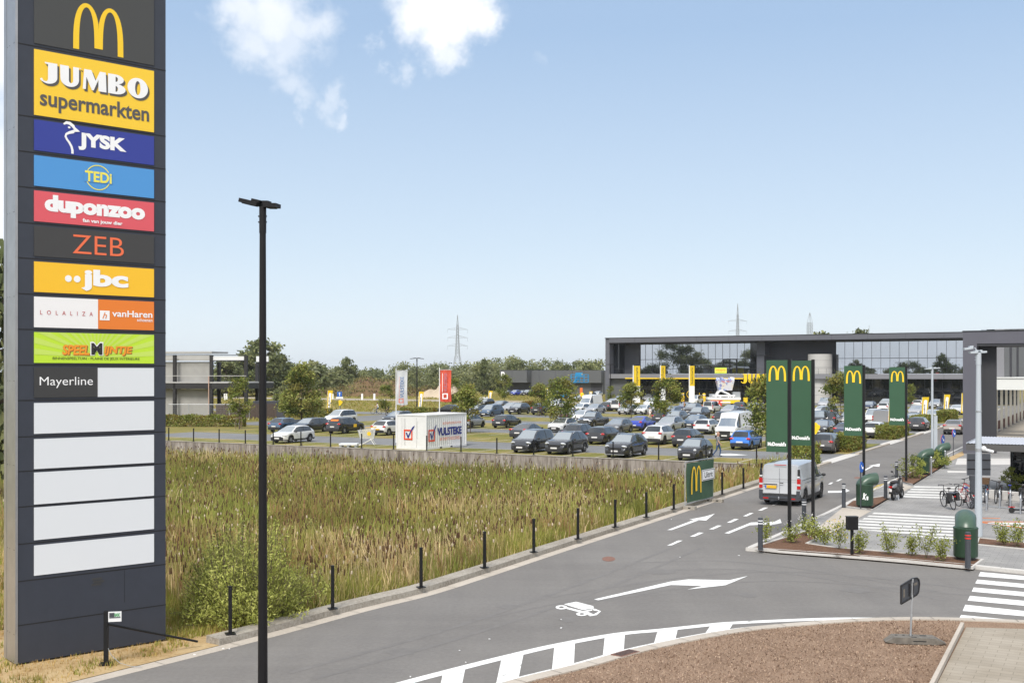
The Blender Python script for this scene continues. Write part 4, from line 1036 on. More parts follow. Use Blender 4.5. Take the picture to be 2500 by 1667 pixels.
for k in range(32): mb.bx(k*.26, k*.26 + .24, 0, .05, 0, 1.95 + .04 * (k % 3)); 
mb.build('boards', 'bare_brown_fence', t2)
mb = MB(); mb.bx(8.32, 9.4, .0, .06, 0, 1.95); mb.build('sheet_panel', 'clad_dark', t2)
t2 = thing('construction_container', 'dark grey site container at the end of the brown fence', 'container', at_d(650, 152), R(-2))
mb = MB(); mb.bx(-1.6, 1.7, -1.0, 1.2, 0, 2.3)
for k in range(12): mb.bx(-1.55 + k*.27, -1.45 + k*.27, -1.03, -1.001, .1, 2.2)
mb.build('shell', 'clad_dark', t2)
mb = MB(); put_text(mb, 'B&G', -.9, 1.6, .9, .3, -1.04); mb.build('lettering', 'letter_white', t2)
def mesh_fence(label, p, n, w, h, rz, m='galvanised'):
    t = thing('wire_fence', label, 'fence', p, rz)
    for k in range(n):
        mb = MB(); x0, x1 = k*w, (k+1)*w - .06
        mb.tube([(x0, 0, .1), (x0, 0, h), (x1, 0, h), (x1, 0, .1), (x0, 0, .1)], .03, 6)
        for i in range(1, 14): xx = x0 + (x1-x0)*i/14; mb.bx(xx-.004, xx+.004, -.004, .004, .1, h)
        for i in range(1, 8): zz_ = .1 + (h-.1)*i/8; mb.bx(x0, x1, -.009, -.005, zz_-.004, zz_+.004)
        mb.build('panel', m, t)
    return t
mesh_fence('galvanised mesh site fence in front of the unfinished building', at_d(412, 146), 4, 2.7, 2.0, R(-2))

# ------------------------------------------------------------------ grey portal building at right
PV = 88.9; PU = -9.95
t = thing('portal_building', 'dark grey portal frame building at the right edge of the road', 'building', U(PU, PV), TH)
mb = MB(); mb.bx(0, .98, 0, 1.55, 0, 9.18); mb.bx(.98, 30, 0, 5.0, 8.28, 9.18); mb.build('portal_frame', 'portal_grey', t)
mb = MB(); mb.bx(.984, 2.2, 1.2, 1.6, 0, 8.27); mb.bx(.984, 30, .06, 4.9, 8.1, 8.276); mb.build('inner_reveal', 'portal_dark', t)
mb = MB(); mb.bx(-.03, 30, -.04, 5.03, 9.183, 9.26); mb.build('roof_edge', 'mullion', t)
mat('fascia_white', (.66, .67, .645), .6)
CVv = 112.0 - PV
mb = MB(); mb.bx(-1.2, 26, CVv, CVv + 3, 4.55, 5.62); mb.bx(-1.2, 1.2, CVv + 3.003, CVv + 70, 4.55, 5.62); mb.bx(-1.3, 26, CVv - .1, CVv + 3, 5.623, 5.72); mb.build('terrace_fascia', 'fascia_white', t)
wv = 118 - PV
xw = lambda px: fu(px, 118) - PU
for a, b, m in ((2395, 2428.5, 'mirror_glass'), (2428.5, 2452, 'slab_grey'), (2452, 2465, 'shed_grey'), (2465, 2470.5, 'shed_dark'), (2470.5, 2482, 'shed_grey'), (2482, 2487, 'shed_dark'), (2487, 2540, 'shed_grey')):
    mb = MB(); mb.bx(xw(a), xw(b) - .01, wv + (.1 if 'dark' in m else 0), wv + .4, 5.73, 10.4)
    mb.build('upper_glazing' if m == 'mirror_glass' else 'wall_panel', m, t)
mat('cream', (.74, .69, .58), .7)
for k in range(12):
    mb = MB(); y = 115.6 - PV + k * 5.9; mb.bx(-.62, -.38, y, y + .22, .1, 4.548); mb.build('column', 'cream', t)
mb = MB()
for k in range(12):
    y = 116 - PV + k*5.9
    mb.bx(16, 16.1, y, y + 5.6, 0, 4.54, 0)
mb.build('shop_wall', 'fascia_white', t)
mb = MB()
for k in range(12): y = 117 - PV + k*5.9; mb.bx(15.9, 15.996, y, y + 2.5, .4, 3.4)
mb.build('shop_window', 'dark_glass', t)
mat('corten', (.13, .055, .035), .85, var=.25, vscale=3)
mb = MB()
for k in range(40): mb.bx(-1.1, -1.0, 113 - PV + k*1.5, 113 - PV + k*1.5 + 1.4, 0, .95)
mb.build('corten_edge', 'corten', t)
mb = MB(); mb.poly([U(-10.4, 109, .10), U(7, 109, .10), U(7, 190, .10), U(-10.4, 190, .10)])
structure('terrace_floor', mb, 'tan_pavers', 'pale terrace floor under the white canopy', 'pavement')

# ------------------------------------------------------------------ flat roofed shelter over the bicycle racks
mat('corrugated', (.55, .56, .60), .5, .3)
mat('fascia_brown', (.085, .082, .080), .6)
t = thing('bicycle_shelter', 'flat roofed shelter with a dark fascia and a glazed end wall', 'shelter', U(-6.4, 58.5), TH)
mb = MB(); n = 120
for i in range(n):
    x0 = .05 + i*.15; mb.add([(x0, -.02, 2.62), (x0+.075, -.02, 2.65), (x0+.15, -.02, 2.62), (x0, 6.6, 2.62), (x0+.075, 6.6, 2.65), (x0+.15, 6.6, 2.62)], [(0,1,4,3), (1,2,5,4)])
mb.build('corrugated_roof', 'corrugated', t)
mb = MB(); mb.bx(0, 18, 0, .12, 2.28, 2.60); mb.bx(0, .12, .124, 6.6, 2.28, 2.60); mb.build('fascia', 'fascia_brown', t)
mb = MB(); mb.bx(.0, .04, -.03, 6.62, 2.602, 2.66); mb.bx(0.06, 18, .13, 6.5, 2.3, 2.55); mb.build('roof_trim', 'galvanised', t)
mb = MB(); mb.bx(.35, .5, 1.0, 1.15, .09, 2.3); mb.bx(1.6, 1.72, 5.2, 5.32, .09, 2.3); mb.build('posts', 'portal_dark', t)
xk = uv(G(2472, 1190, .1)); 
mb = MB(); mb.bx(xk[0] + 6.4, xk[0] + 13, xk[1] - 58.5, 6.0, .09, 2.3); mb.build('glazed_wall', 'dark_glass', t)
mb = MB(); mb.bx(xk[0] + 6.38, xk[0] + 13, xk[1] - 58.56, xk[1] - 58.505, 1.45, 1.52)
for k in range(5): mb.bx(xk[0] + 6.38 + k*1.3, xk[0] + 6.43 + k*1.3, xk[1] - 58.55, xk[1] - 58.504, .09, 2.28)
mb.build('glazing_bars', 'graphite', t)
# ------------------------------------------------------------------ plant materials
def leaf_mat(name, c, var=.3, trans=.25, vs=2.0): return mat(name, c, .75, var=var, vscale=vs, trans=trans, spec=.25)
leaf_mat('leaf_dark', (.085, .110, .024)); leaf_mat('leaf_mid', (.175, .21, .042)); leaf_mat('leaf_light', (.285, .305, .075))
leaf_mat('leaf_olive', (.205, .185, .048)); leaf_mat('leaf_amber', (.19, .12, .025))
leaf_mat('wood_dark', (.10, .118, .052), vs=.15); leaf_mat('wood_mid', (.155, .18, .075), vs=.15); leaf_mat('wood_light', (.26, .27, .115), vs=.15); leaf_mat('wood_grey', (.26, .28, .16), vs=.15)
leaf_mat('reed_green', (.265, .27, .058), .35, .3, .25); leaf_mat('reed_olive', (.38, .32, .11), .35, .3, .25); leaf_mat('reed_straw', (.62, .48, .26), .3, .2, .25); leaf_mat('reed_dark', (.16, .17, .04), .35, .2, .25)
leaf_mat('reed_rust', (.34, .205, .095), .35, .2, .25); leaf_mat('reed_fresh', (.30, .33, .075), .3, .3, .25)
leaf_mat('reed_pale', (.56, .46, .34), .2, .2); leaf_mat('cattail', (.075, .036, .018), .35, 0)
leaf_mat('willow', (.36, .39, .09), .3, .3, 1.2); leaf_mat('willow_light', (.50, .51, .15), .25, .3, 1.2); leaf_mat('willow_dark', (.23, .25, .05), .3, .3, 1.2)
leaf_mat('dry_grass', (.46, .30, .11), .3, .1, .8); leaf_mat('fresh_grass', (.28, .28, .055), .35, .2, .8); leaf_mat('tan_grass', (.40, .30, .10), .3, .2, .8)
leaf_mat('petal_white', (.75, .74, .70), .05, .2); leaf_mat('petal_yellow', (.75, .5, .03), .1, .2)
mat('bark', (.10, .078, .055), .9, var=.3, vscale=12); mat('stake', (.16, .115, .075), .85, var=.25, vscale=10); mat('stem', (.12, .10, .05), .85)

def leaf_quads(C, size, rng, flat_=0.0):
    """random leaf-shaped quads around the centres C (n,3)"""
    n = len(C); a = rng.normal(size=(n, 3)); a /= np.linalg.norm(a, axis=1)[:, None]
    b = rng.normal(size=(n, 3)); b -= (a * b).sum(1)[:, None] * a; b /= np.linalg.norm(b, axis=1)[:, None]
    s = np.asarray(size) * rng.uniform(.6, 1.35, n)
    s = s[:, None]
    v = np.stack([C - a*s, C + b*s*.55, C + a*s, C - b*s*.55], 1).reshape(-1, 3)
    return v, np.arange(4*n).reshape(n, 4)
def crown_points(rng, n, h0, h1, rad, shape='round', clumps=26, tight=.34):
    """leaf centres gathered in clumps through the volume of a crown"""
    cs = []
    while len(cs) < clumps:
        f = rng.uniform(0, 1)
        if shape == 'cone': r = rad * (1.02 - f) ** .75 * min(1, .45 + f * 4)
        elif shape == 'oval': r = rad * math.sin(math.pi * (.12 + .83 * f)) ** .7
        else: r = rad * math.sqrt(max(0, 1 - (2*f - .92) ** 2 * .95))
        t = rng.uniform(0, 2*math.pi); k = rng.uniform(.25, 1) ** .5
        cs.append((r*k*math.cos(t), r*k*math.sin(t), h0 + (h1 - h0) * f, .35 + .65 * k))
    cs = np.array(cs); w = rng.integers(0, clumps, n)
    sig = rad * tight
    off = rng.normal(size=(n, 3)) * sig * np.array([.62, .62, .42]); 
    return cs[w, :3] + off, cs, w
def tree_meshes(seed, h, rad, h0, shape, n, leaf, mats, clumps=26, trunk_r=.08, lean=(0, 0), tight=.34):
    rng = np.random.default_rng(seed)
    P, cs, w = crown_points(rng, n, h0, h, rad, shape, clumps, tight)
    P[:, 0] += lean[0] * P[:, 2] / h; P[:, 1] += lean[1] * P[:, 2] / h
    v, f = leaf_quads(P, leaf, rng)
    tone = rng.uniform(0, 1, clumps)[w] * .7 + rng.uniform(0, 1, n) * .3
    mi = np.digitize(tone, np.linspace(.2, .8, len(mats) + 1)[1:-1])
    crown = big_mesh('crown', v, f, mats, mi)
    mb = MB(); z_top = h0 + (h - h0) * .72
    k = 7; pts = [Vector((lean[0]*z/h + rng.normal()*.012*z, lean[1]*z/h + rng.normal()*.012*z, z)) for z in np.linspace(0, z_top, k)]
    for i in range(k-1): mb.cyl(pts[i], pts[i+1], trunk_r*(1 - .8*i/(k-1)), trunk_r*(1 - .8*(i+1)/(k-1)), 8)
    for c in cs[:: max(1, clumps // 16)]:
        z = max(h0 * .75, min(z_top * .95, c[2] - rad * .35)); a = Vector((lean[0]*z/h, lean[1]*z/h, z)); b = Vector((c[0] + lean[0]*c[2]/h, c[1] + lean[1]*c[2]/h, c[2]))
        m_ = a.lerp(b, .5) + Vector((0, 0, -.06*rad)); mb.cyl(a, m_, trunk_r*.35, trunk_r*.22, 5); mb.cyl(m_, b, trunk_r*.22, trunk_r*.08, 5)
    return crown, mb.mesh('trunk', 'bark')
GREENS = ['leaf_dark', 'leaf_mid', 'leaf_mid', 'leaf_light', 'leaf_olive']
LOT = [tree_meshes(11, 7.2, 2.9, 1.1, 'cone', 7500, .16, GREENS, 60, .11, tight=.24), tree_meshes(12, 5.6, 1.25, 1.7, 'oval', 2600, .11, GREENS, 30, .055, tight=.36),
       tree_meshes(13, 4.7, 1.45, 1.5, 'round', 3000, .12, ['leaf_dark','leaf_mid','leaf_light','leaf_olive'], 30, .06), tree_meshes(14, 5.4, 1.45, 1.35, 'oval', 3400, .12, GREENS, 34, .06, tight=.4),
       tree_meshes(15, 5.2, 1.6, 1.7, 'round', 3200, .12, GREENS, 28, .06, (.7, .0))]
def tree(p, k, label, s=1.0, rz=0.0, stakes=0, sz=1.0, group='young trees in the car park'):
    t = thing('tree', label, 'tree', p, rz, group)
    for n, m in zip(('crown', 'trunk'), LOT[k]): o = obj(n, m, t); o.scale = (s, s, s * sz)
    if stakes:
        for q in range(stakes):
            a = 2*math.pi*q/stakes + .5; mb = MB(); mb.cyl((.38*math.cos(a), .38*math.sin(a), 0), (.36*math.cos(a), .36*math.sin(a), 1.35), .04, .035, 6); mb.build('stake', 'stake', t)
        mb = MB()
        for q in range(stakes):
            a, b = 2*math.pi*q/stakes + .5, 2*math.pi*(q+1)/stakes + .5; mb.bar((.4*math.cos(a), .4*math.sin(a), 1.22), (.4*math.cos(b), .4*math.sin(b), 1.22), .02, .07)
        mb.build('tie', 'stake', t)
    return t
tree(at_d(736, 143), 0, 'large spreading green tree behind the black cars near the blue arrow sign', 1.14, .4, 0, .86)
tree(at_d(584, 121), 1, 'slim young tree beside the left hedge in front of the unfinished building', 1.0, 1.1, 3)
tree(at_d(1140, 112), 2, 'small round tree right behind the white container', 1.0, 2.0, 3)
tree(at_d(942, 152), 1, 'thin young tree among the cyclists by the side road', .80, 3.2)
tree(at_d(1105, 172), 1, 'thin tree beside the red shop flag', .95, .2)
tree(at_d(1231, 205), 1, 'young tree in front of the shed letter', 1.05, 2.1)
tree(at_d(1317, 158), 2, 'small tree between the two rows of dark cars below the shed', .95, 4.0, 3)
tree(at_d(1370, 116), 3, 'leafy young tree on stakes in front of the white vans', 1.07, 5.0, 2, .94)
tree(at_d(1541, 148), 2, 'round young tree in front of the left tall yellow banner', 1.0, 1.0, 0, .98)
tree(at_d(1618, 124), 4, 'leaning young tree above the white crossover', 1.02, .45, 2, 1.0)
tree(at_d(1870, 91), 3, 'young tree partly hidden behind the first green sign panel', 1.0, 2.4, 2, 1.05)
tree(at_d(2053, 128), 2, 'bright young tree left of the third green sign panel', 1.15, 3.4, 0, 1.1)
tree(at_d(2222, 190), 1, 'tiny far tree right of the fourth green sign panel', .75, 1.4)
tree(at_d(1491, 215), 1, 'small tree at the foot of the thin lamp post by the store corner', .65, .9)

# individual trees in the field and behind
FAR = [tree_meshes(31, 15, 6.0, 1.5, 'round', 5200, .52, ['wood_dark','wood_mid','wood_mid','wood_light'], 44, .35, tight=.26),
       tree_meshes(32, 12, 4.6, 1.0, 'oval', 4200, .46, ['wood_mid','wood_dark','wood_light'], 40, .3, tight=.28),
       tree_meshes(33, 9, 4.4, .6, 'round', 3600, .44, ['wood_grey','wood_light','wood_mid'], 34, .25, tight=.28),
       tree_meshes(34, 17, 4.2, 1.0, 'cone', 4200, .5, ['wood_dark','wood_mid'], 44, .3, tight=.26)]
def far_tree(px, d, k, h, label, rz=0.0, ws=1.0, group='trees at the edge of the field'):
    base = (15, 12, 9, 17)[k]; t = thing('tree', label, 'tree', at_d(px, d), rz, group); s = h / base
    for n, m in zip(('crown', 'trunk'), FAR[k]): o = obj(n, m, t); o.scale = (s*ws, s*ws, s)
far_tree(640, 300, 0, 14.5, 'tallest round tree on the skyline behind the tall black lamp post', 0, 1.15)
far_tree(552, 285, 1, 8.8, 'bushy tree seen through the upper frame of the unfinished building', 1, 1.3)
far_tree(596, 292, 1, 9.6, 'tree seen between the last two columns of the unfinished building', 2, 1.1)
far_tree(700, 330, 0, 9.0, 'round tree on the skyline between the black lamp post and the large car park tree', 3, 1.1)
far_tree(765, 330, 2, 9.0, 'pale grey green tree right behind the large car park tree', 2, 1.2)
far_tree(846, 360, 0, 10.6, 'dark rounded tree standing above the skyline left of the shop flags', 4, .85)
far_tree(832, 350, 2, 6.5, 'pale rounded bush tree at the foot of the dark skyline tree', 4, 1.2)
far_tree(1182, 305, 3, 9.6, 'yellowish pointed tree at the foot of the pylon', 1.5, .8)
far_tree(690, 210, 2, 3.4, 'low shrub in the field beside the black lamp post', .5, 1.0)
far_tree(-22, 62, 0, 12.5, 'tall dark tree at the left edge of the photo behind the sign tower', .7, .62)
far_tree(-35, 88, 2, 5.5, 'lower yellow green bush under the tree at the left edge', .7, 1.2)
far_tree(2012, 340, 1, 17.3, 'tree top showing above the store roof, left of two', .2, .8)
far_tree(2094, 340, 1, 17.9, 'tree top showing above the store roof, right of two', 2.2, .8)

# ------------------------------------------------------------------ woodland on the horizon: one mass
rng = np.random.default_rng(5)
V, F, MI = [], [], []; nv = 0
def mass(x, y, h, r, n, leaf, tone, shape='round'):
    global nv
    P, cs, w = crown_points(rng, n, .3, h, r, shape, 16, .30); P += np.array([x, y, 0.0])
    v, f = leaf_quads(P, leaf, rng); V.append(v); F.append(f + nv); nv += len(v)
    tn = rng.uniform(0, 1, 16)[w]*.55 + rng.uniform(0, 1, n)*.2 + tone*.35
    MI.append(np.digitize(tn, [.28, .52, .74]))
px = -420
while px < 1490:
    for d, hh in ((430, 1.0), (470, 1.15)):
        hgt = {0: 13.5}.get(0) * hh
        base = 8.0 if px < 700 else (7.0 if px < 960 else (8.6 if px < 1180 else 9.8))
        x = (px - HX) / FPX * d
        mass(x + rng.uniform(-4, 4), d + rng.uniform(-12, 12), base * hh * rng.uniform(.75, 1.12), rng.uniform(5, 7.5), 950, .46, rng.uniform(0, 1), 'cone' if rng.uniform() < .25 else 'round')
    px += rng.uniform(20, 34) * (1.6 if px < 380 else 1)
for px in np.arange(1160, 1480, 16):
    mass((px - HX)/FPX*395, 395 + rng.uniform(-5, 5), 9.9 * rng.uniform(.86, 1.04), 5.2, 900, .42, rng.uniform(.2, .7))
me = big_mesh('woodland', np.concatenate(V), np.concatenate(F), ['wood_dark', 'wood_mid', 'wood_light', 'wood_grey'], np.concatenate(MI))
tag(obj('woodland', me), 'dense belt of mixed trees along the horizon', 'woodland', None, 'stuff')
# trees and roofs behind the viewpoint, seen mirrored in the store's upper glazing
V, F, MI = [], [], []; nv = 0
refl = FV + 6
def behind(px, dvirt, h, r, n=3600, leaf=.5, shape='round'):
    x, y = (px - HX)/FPX*dvirt, dvirt
    u_, v_ = uv(Vector((x, y, 0))); p = U(u_, 2*refl - v_); mass(p.x, p.y, h, r, n, leaf, .1, shape)
for px, h, r in ((1640, 21, 8), (1680, 19, 8), (1705, 14, 7), (1600, 10, 6), (1740, 9, 6), (1830, 17, 7), (1822, 12, 6), (1540, 8, 5), (1570, 8, 5), (1775, 12, 6), (2090, 12, 3.5), (2125, 11, 3), (2180, 8, 6), (2222, 11.5, 7), (2255, 8, 6), (2290, 7, 6), (2335, 11, 7)): behind(px, 560, h, r)
me = big_mesh('woodland', np.concatenate(V), np.concatenate(F), ['wood_dark', 'wood_mid', 'wood_light', 'wood_grey'], np.concatenate(MI))
tag(obj('woodland', me), 'dark trees mirrored in the upper glazing of the store', 'woodland', None, 'stuff')

# ------------------------------------------------------------------ reeds
rng = np.random.default_rng(21)
NR = 150000
u = rng.uniform(-112, -11, NR*3); v = rng.uniform(6, 71.7, NR*3)
X_ = u*E2.x + v*E1.x; Y_ = u*E2.y + v*E1.y
vis = (Y_ > 15) & (X_/np.maximum(Y_, 1) > -.50) & (X_/np.maximum(Y_, 1) < .30)
u, v, X_, Y_ = u[vis], v[vis], X_[vis], Y_[vis]
d_ = basin_dist(u, v); near_p = np.clip((42.0 / np.hypot(X_, Y_)) ** 1.25, .25, 1)
tower_side = (X_/np.maximum(Y_,1) < -.335) & (rng.uniform(size=len(u)) < .5)
keep = (d_ > .15) & (rng.uniform(size=len(u)) < near_p) & ~tower_side
u, v, X_, Y_, d_ = [q[keep] for q in (u, v, X_, Y_, d_)]
if len(u) > NR: u, v, X_, Y_, d_ = u[:NR], v[:NR], X_[:NR], Y_[:NR], d_[:NR]
n = len(u); dist = np.hypot(X_, Y_)
zb_ = basin_z(u, v) - .04
def patch(a, b, s, ph): return np.sin(a*s + 1.7*np.sin(b*s*.7 + ph) + ph) * np.cos(b*s*1.13 + 1.3*np.sin(a*s*.6 - ph))
pt = .5*patch(u, v, .35, .3) + .35*patch(u, v, .9, 2.1) + .3*patch(u, v, 2.1, 4.0)
hgt = (1.10 + .34*pt + rng.normal(0, .24, n)) * np.clip(.45 + d_*.22, .35, 1.0)
hgt = np.clip(hgt, .22, 1.85)
wd = (.013 + .00042*dist) * rng.uniform(.6, 1.4, n)
az = rng.uniform(0, 2*np.pi, n); lean = np.abs(rng.normal(0, .17, n)) + .02; bent = rng.uniform(size=n) < .10; lean[bent] += rng.uniform(.2, .6, bent.sum()); laz = rng.uniform(0, 2*np.pi, n)
ca, sa = np.cos(az), np.sin(az)
B = np.stack([X_, Y_, zb_], 1); side = np.stack([ca, sa, 0*ca], 1); ld = np.stack([np.cos(laz), np.sin(laz), 0*laz], 1)
m1 = B + ld*(lean*hgt*.35)[:, None] + np.array([0, 0, 1])*(hgt*.55)[:, None]
m2 = B + ld*(lean*hgt*1.15)[:, None] + np.array([0, 0, 1])*(hgt)[:, None]
w3 = wd[:, None]
V = np.stack([B - side*w3*.6, B + side*w3*.6, m1 + side*w3*.55, m1 - side*w3*.55, m2 + side*w3*.14, m2 - side*w3*.14], 1).reshape(-1, 3)
o = np.arange(n)[:, None]*6
F = np.concatenate([o + np.array([[0, 1, 2, 3]]), o + np.array([[3, 2, 4, 5]])], 1).reshape(-1, 4)
tone = .75*pt + .55*patch(u, v, .22, 2.7) + .35*patch(u, v, 1.3, .4) + rng.normal(0, .45, n) - np.clip((dist - 45)/60, -.3, .35)
pt2 = patch(u, v, .55, 5.2)*.7 + patch(u, v, 1.6, 1.1)*.5
mi_ = np.digitize(tone, [-1.0, -.12, .62])     # 0 dark 1 green 2 olive 3 straw
rust = (pt2 > .28) & (rng.uniform(size=n) < .45); mi_[rust] = 6
fresh = (patch(u, v, .30, 3.9) > .35) & (rng.uniform(size=n) < .40); mi_[fresh] = 7
MI = np.repeat(mi_, 2)
# brown seed heads on stalks and pale plumes
def heads(sel, r, hl, z0, m):
    k = sel.sum(); b = m2[sel] + np.array([0, 0, 1.0])*(z0[sel])[:, None]
    rr = (r + .00018*dist[sel])[:, None]
    c = [np.array(q) for q in ((1, 0, 0), (0, 1, 0), (-1, 0, 0), (0, -1, 0))]
    lo = [b + q*rr for q in c]; hi = [b + q*rr*.8 + np.array([0, 0, 1.0])*(hl*rng.uniform(.7, 1.25, k))[:, None] for q in c]
    V2 = np.stack(lo + hi, 1).reshape(-1, 3); o2 = np.arange(k)[:, None]*8
    F2 = np.concatenate([o2 + np.array([[i, (i+1) % 4, 4+(i+1) % 4, 4+i]]) for i in range(4)] + [o2 + np.array([[4, 5, 6, 7]])], 1).reshape(-1, 4)
    return V2, F2, np.full(len(F2), m)
r1 = rng.uniform(size=n)
hs = (r1 < .055 + .05*np.clip(pt, 0, 1)) & (hgt > .7)
V2, F2, M2 = heads(hs, .013, .17, rng.uniform(-.15, .22, n), 4)
hs2 = (r1 > .990 + .02*np.clip(pt2 - .1, -.5, 1)) & (hgt > .5)
V3, F3, M3 = heads(hs2, .022, .10, rng.uniform(-.1, .15, n), 5)
me = big_mesh('reeds', np.concatenate([V, V2, V3]), np.concatenate([F, F2 + len(V), F3 + len(V) + len(V2)]), ['reed_dark', 'reed_green', 'reed_olive', 'reed_straw', 'cattail', 'reed_pale', 'reed_rust', 'reed_fresh'], np.concatenate([MI, M2, M3]))
tag(obj('reeds', me), 'dense cattail reeds filling the marsh between kerb and wall', 'reeds', None, 'stuff')

# bushy weeds inside the reeds, and the willow by the kerb
def bush_mesh(seed, n, rad, h, leaf, mats, clumps=40, tight=.22):
    rng = np.random.default_rng(seed); P, cs, w = crown_points(rng, n, .1, h, rad, 'round', clumps, tight); P[:, 2] = np.abs(P[:, 2])
    v, f = leaf_quads(P, leaf, rng); tn = rng.uniform(0, 1, clumps)[w]*.6 + rng.uniform(0, 1, n)*.4
    mb = MB()
    for c in cs: mb.cyl((c[0]*.15, c[1]*.15, 0), (c[0], c[1], c[2]), .012, .005, 4)
    return big_mesh('foliage', v, f, mats, np.digitize(tn, np.linspace(.25, .75, len(mats)+1)[1:-1])), mb.mesh('stems', 'stem')
def willow_mesh(seed, ns, rad, h, leaf, mats, per=34):
    rng = np.random.default_rng(seed); mb = MB(); C, D = [], []
    for k in range(ns):
        a = rng.uniform(0, 6.283); r0 = rad*.35*rng.uniform()**.5; r1 = rad*rng.uniform(.25, 1.0)**.7; hh = h*(1 - .72*(r1/rad)**1.6)*rng.uniform(.62, 1.05)
        b0 = np.array([r0*math.cos(a), r0*math.sin(a), 0]); b1 = np.array([r1*math.cos(a) + rng.normal(0, .1), r1*math.sin(a) + rng.normal(0, .1), hh]); md = (b0 + b1)/2 + np.array([math.cos(a)*.12, math.sin(a)*.12, .10*h])
        q = [b0*(1-t)**2 + 2*md*t*(1-t) + b1*t*t for t in np.linspace(0, 1, 6)]
        for c, d in zip(q[:-1], q[1:]): mb.cyl(c, d, .009, .006, 3, cap=False)
        t = rng.uniform(.22, 1.02, per)[:, None]; p = b0*(1-t)**2 + 2*md*t*(1-t) + b1*t*t; C.append(p + rng.normal(0, .065, p.shape)); D += [rng.uniform()]*per
    C = np.concatenate(C); C[:, 2] = np.abs(C[:, 2]); n = len(C); dr = rng.normal(size=(n, 3)) + np.array([0, 0, .9]); dr /= np.linalg.norm(dr, axis=1)[:, None]; sd_ = np.cross(dr, rng.normal(size=(n, 3))); sd_ /= np.linalg.norm(sd_, axis=1)[:, None]
    L_ = (leaf*rng.uniform(.6, 1.4, n))[:, None]; v = np.stack([C - dr*L_, C + sd_*L_*.30, C + dr*L_, C - sd_*L_*.30], 1).reshape(-1, 3)
    tn = np.array(D)*.6 + rng.uniform(0, 1, n)*.4
    return big_mesh('foliage', v, np.arange(4*n).reshape(n, 4), mats, np.digitize(tn, np.linspace(.2, .8, len(mats)+1)[1:-1])), mb.mesh('stems', 'stem')
WIL = willow_mesh(41, 330, 1.5, 3.3, .040, ['willow_dark', 'willow', 'willow', 'willow_light', 'willow_light'], 70)
WIL2 = willow_mesh(42, 110, .95, 1.6, .042, ['willow_dark', 'willow', 'willow_light'], 36)
def bush(p, ms, label, s=1, rz=0, sz=1, cat='shrub', name='shrub'):
    t = thing(name, label, cat, p, rz, 'willow shrubs in the marsh')
    for nme, m in zip(('foliage', 'stems'), ms): o = obj(nme, m, t); o.scale = (s, s, s*sz)
q = G(596, 1520); bush((q.x, q.y + .3, -.55), WIL, 'largest light green willow shrub behind the lamp post by the kerb', 1.12, 0)
q = G(705, 1495); bush((q.x, q.y + 1.2, -.7), WIL2, 'low willow shrub just right of the lamp post', 1.25, 1)
q = G(520, 1510); bush((q.x, q.y + 1.5, -.9), WIL, 'willow shrub left of the lamp post nearest the sign tower', .85, 2)
for i, (x, y, s) in enumerate([(870, 1330, .9), (1010, 1290, .8), (1330, 1240, .7), (1150, 1250, .75), (760, 1300, .9), (560, 1360, 1.0), (920, 1220, .8), (1480, 1215, .6)]):
    q = G(x, y, -1.0); bush((q.x, q.y, -BASIN_DEPTH), WIL2, 'pale leafy shrub among the reeds, %s of the scattered ones from the sign tower outward' % ORD[i], s, i*1.3, 1.15)

# ------------------------------------------------------------------ grass
def tufts(name, label, pts, hts, wdt, mats, seed, per=5):
    rng = np.random.default_rng(seed); P = np.repeat(np.asarray(pts), per, 0); H_ = np.repeat(np.asarray(hts), per) * rng.uniform(.5, 1.2, len(P)); k = len(P)
    P = P + np.stack([rng.normal(0, .05, k), rng.normal(0, .05, k), np.zeros(k)], 1)
    a = rng.uniform(0, 6.283, k); l = rng.uniform(.1, .7, k); s = np.stack([np.cos(a), np.sin(a), 0*a], 1); ld = np.stack([-np.sin(a), np.cos(a), 0*a], 1)
    w = (np.asarray(wdt)*rng.uniform(.6, 1.4, k))[:, None]; tp = P + ld*(l*H_)[:, None] + np.array([0, 0, 1.0])*H_[:, None]
    v = np.stack([P - s*w, P + s*w, tp + s*w*.2, tp - s*w*.2], 1).reshape(-1, 3)
    tag(obj(name, big_mesh(name, v, np.arange(4*k).reshape(k, 4), mats, rng.integers(0, len(mats), k))), label, 'grass', None, 'stuff')
rng = np.random.default_rng(3)
def in_poly(pts2, poly):
    x, y = pts2[:, 0], pts2[:, 1]; ins = np.zeros(len(x), bool); m = len(poly)
    for i in range(m):
        a, b = poly[i], poly[(i+1) % m]; ins ^= ((a[1] > y) != (b[1] > y)) & (x < (b[0]-a[0])*(y-a[1])/(b[1]-a[1]+1e-12)+a[0])
    return ins
vp = [(p.x, p.y) for p in ring_v] if 'ring_v' in globals() else [(p.x, p.y) for p in [G(-60, 1730), G(240, 1640), G(470, 1580), G(430, 1500), G(-60, 1340)]]
c = np.stack([rng.uniform(-16, -5, 9000), rng.uniform(19, 34, 9000)], 1); c = c[in_poly(c, vp)]
tufts('dry_grass', 'short dry straw grass around the foot of the sign tower', np.c_[c, np.full(len(c), .01)], np.full(len(c), .07), .006, ['dry_grass', 'tan_grass', 'dry_grass'], 4, 4)
wq = np.stack([rng.uniform(-12, -6, 2600), rng.uniform(20, 27, 2600)], 1); wq = wq[in_poly(wq, vp)]; wq = wq[(np.sin(wq[:, 0]*3.1)*np.cos(wq[:, 1]*2.3 + 1) > .15)]
tufts('verge_weeds', 'scattered green weeds on the dry verge by the sign tower', np.c_[wq, np.full(len(wq), .01)], np.full(len(wq), .10), .010, ['fresh_grass', 'tan_grass', 'reed_green'], 14, 4)
gp = [(p.x, p.y) for p in [G(408, 1572), G(640, 1520), G(820, 1474), G(800, 1462), G(600, 1480), G(405, 1440)]]
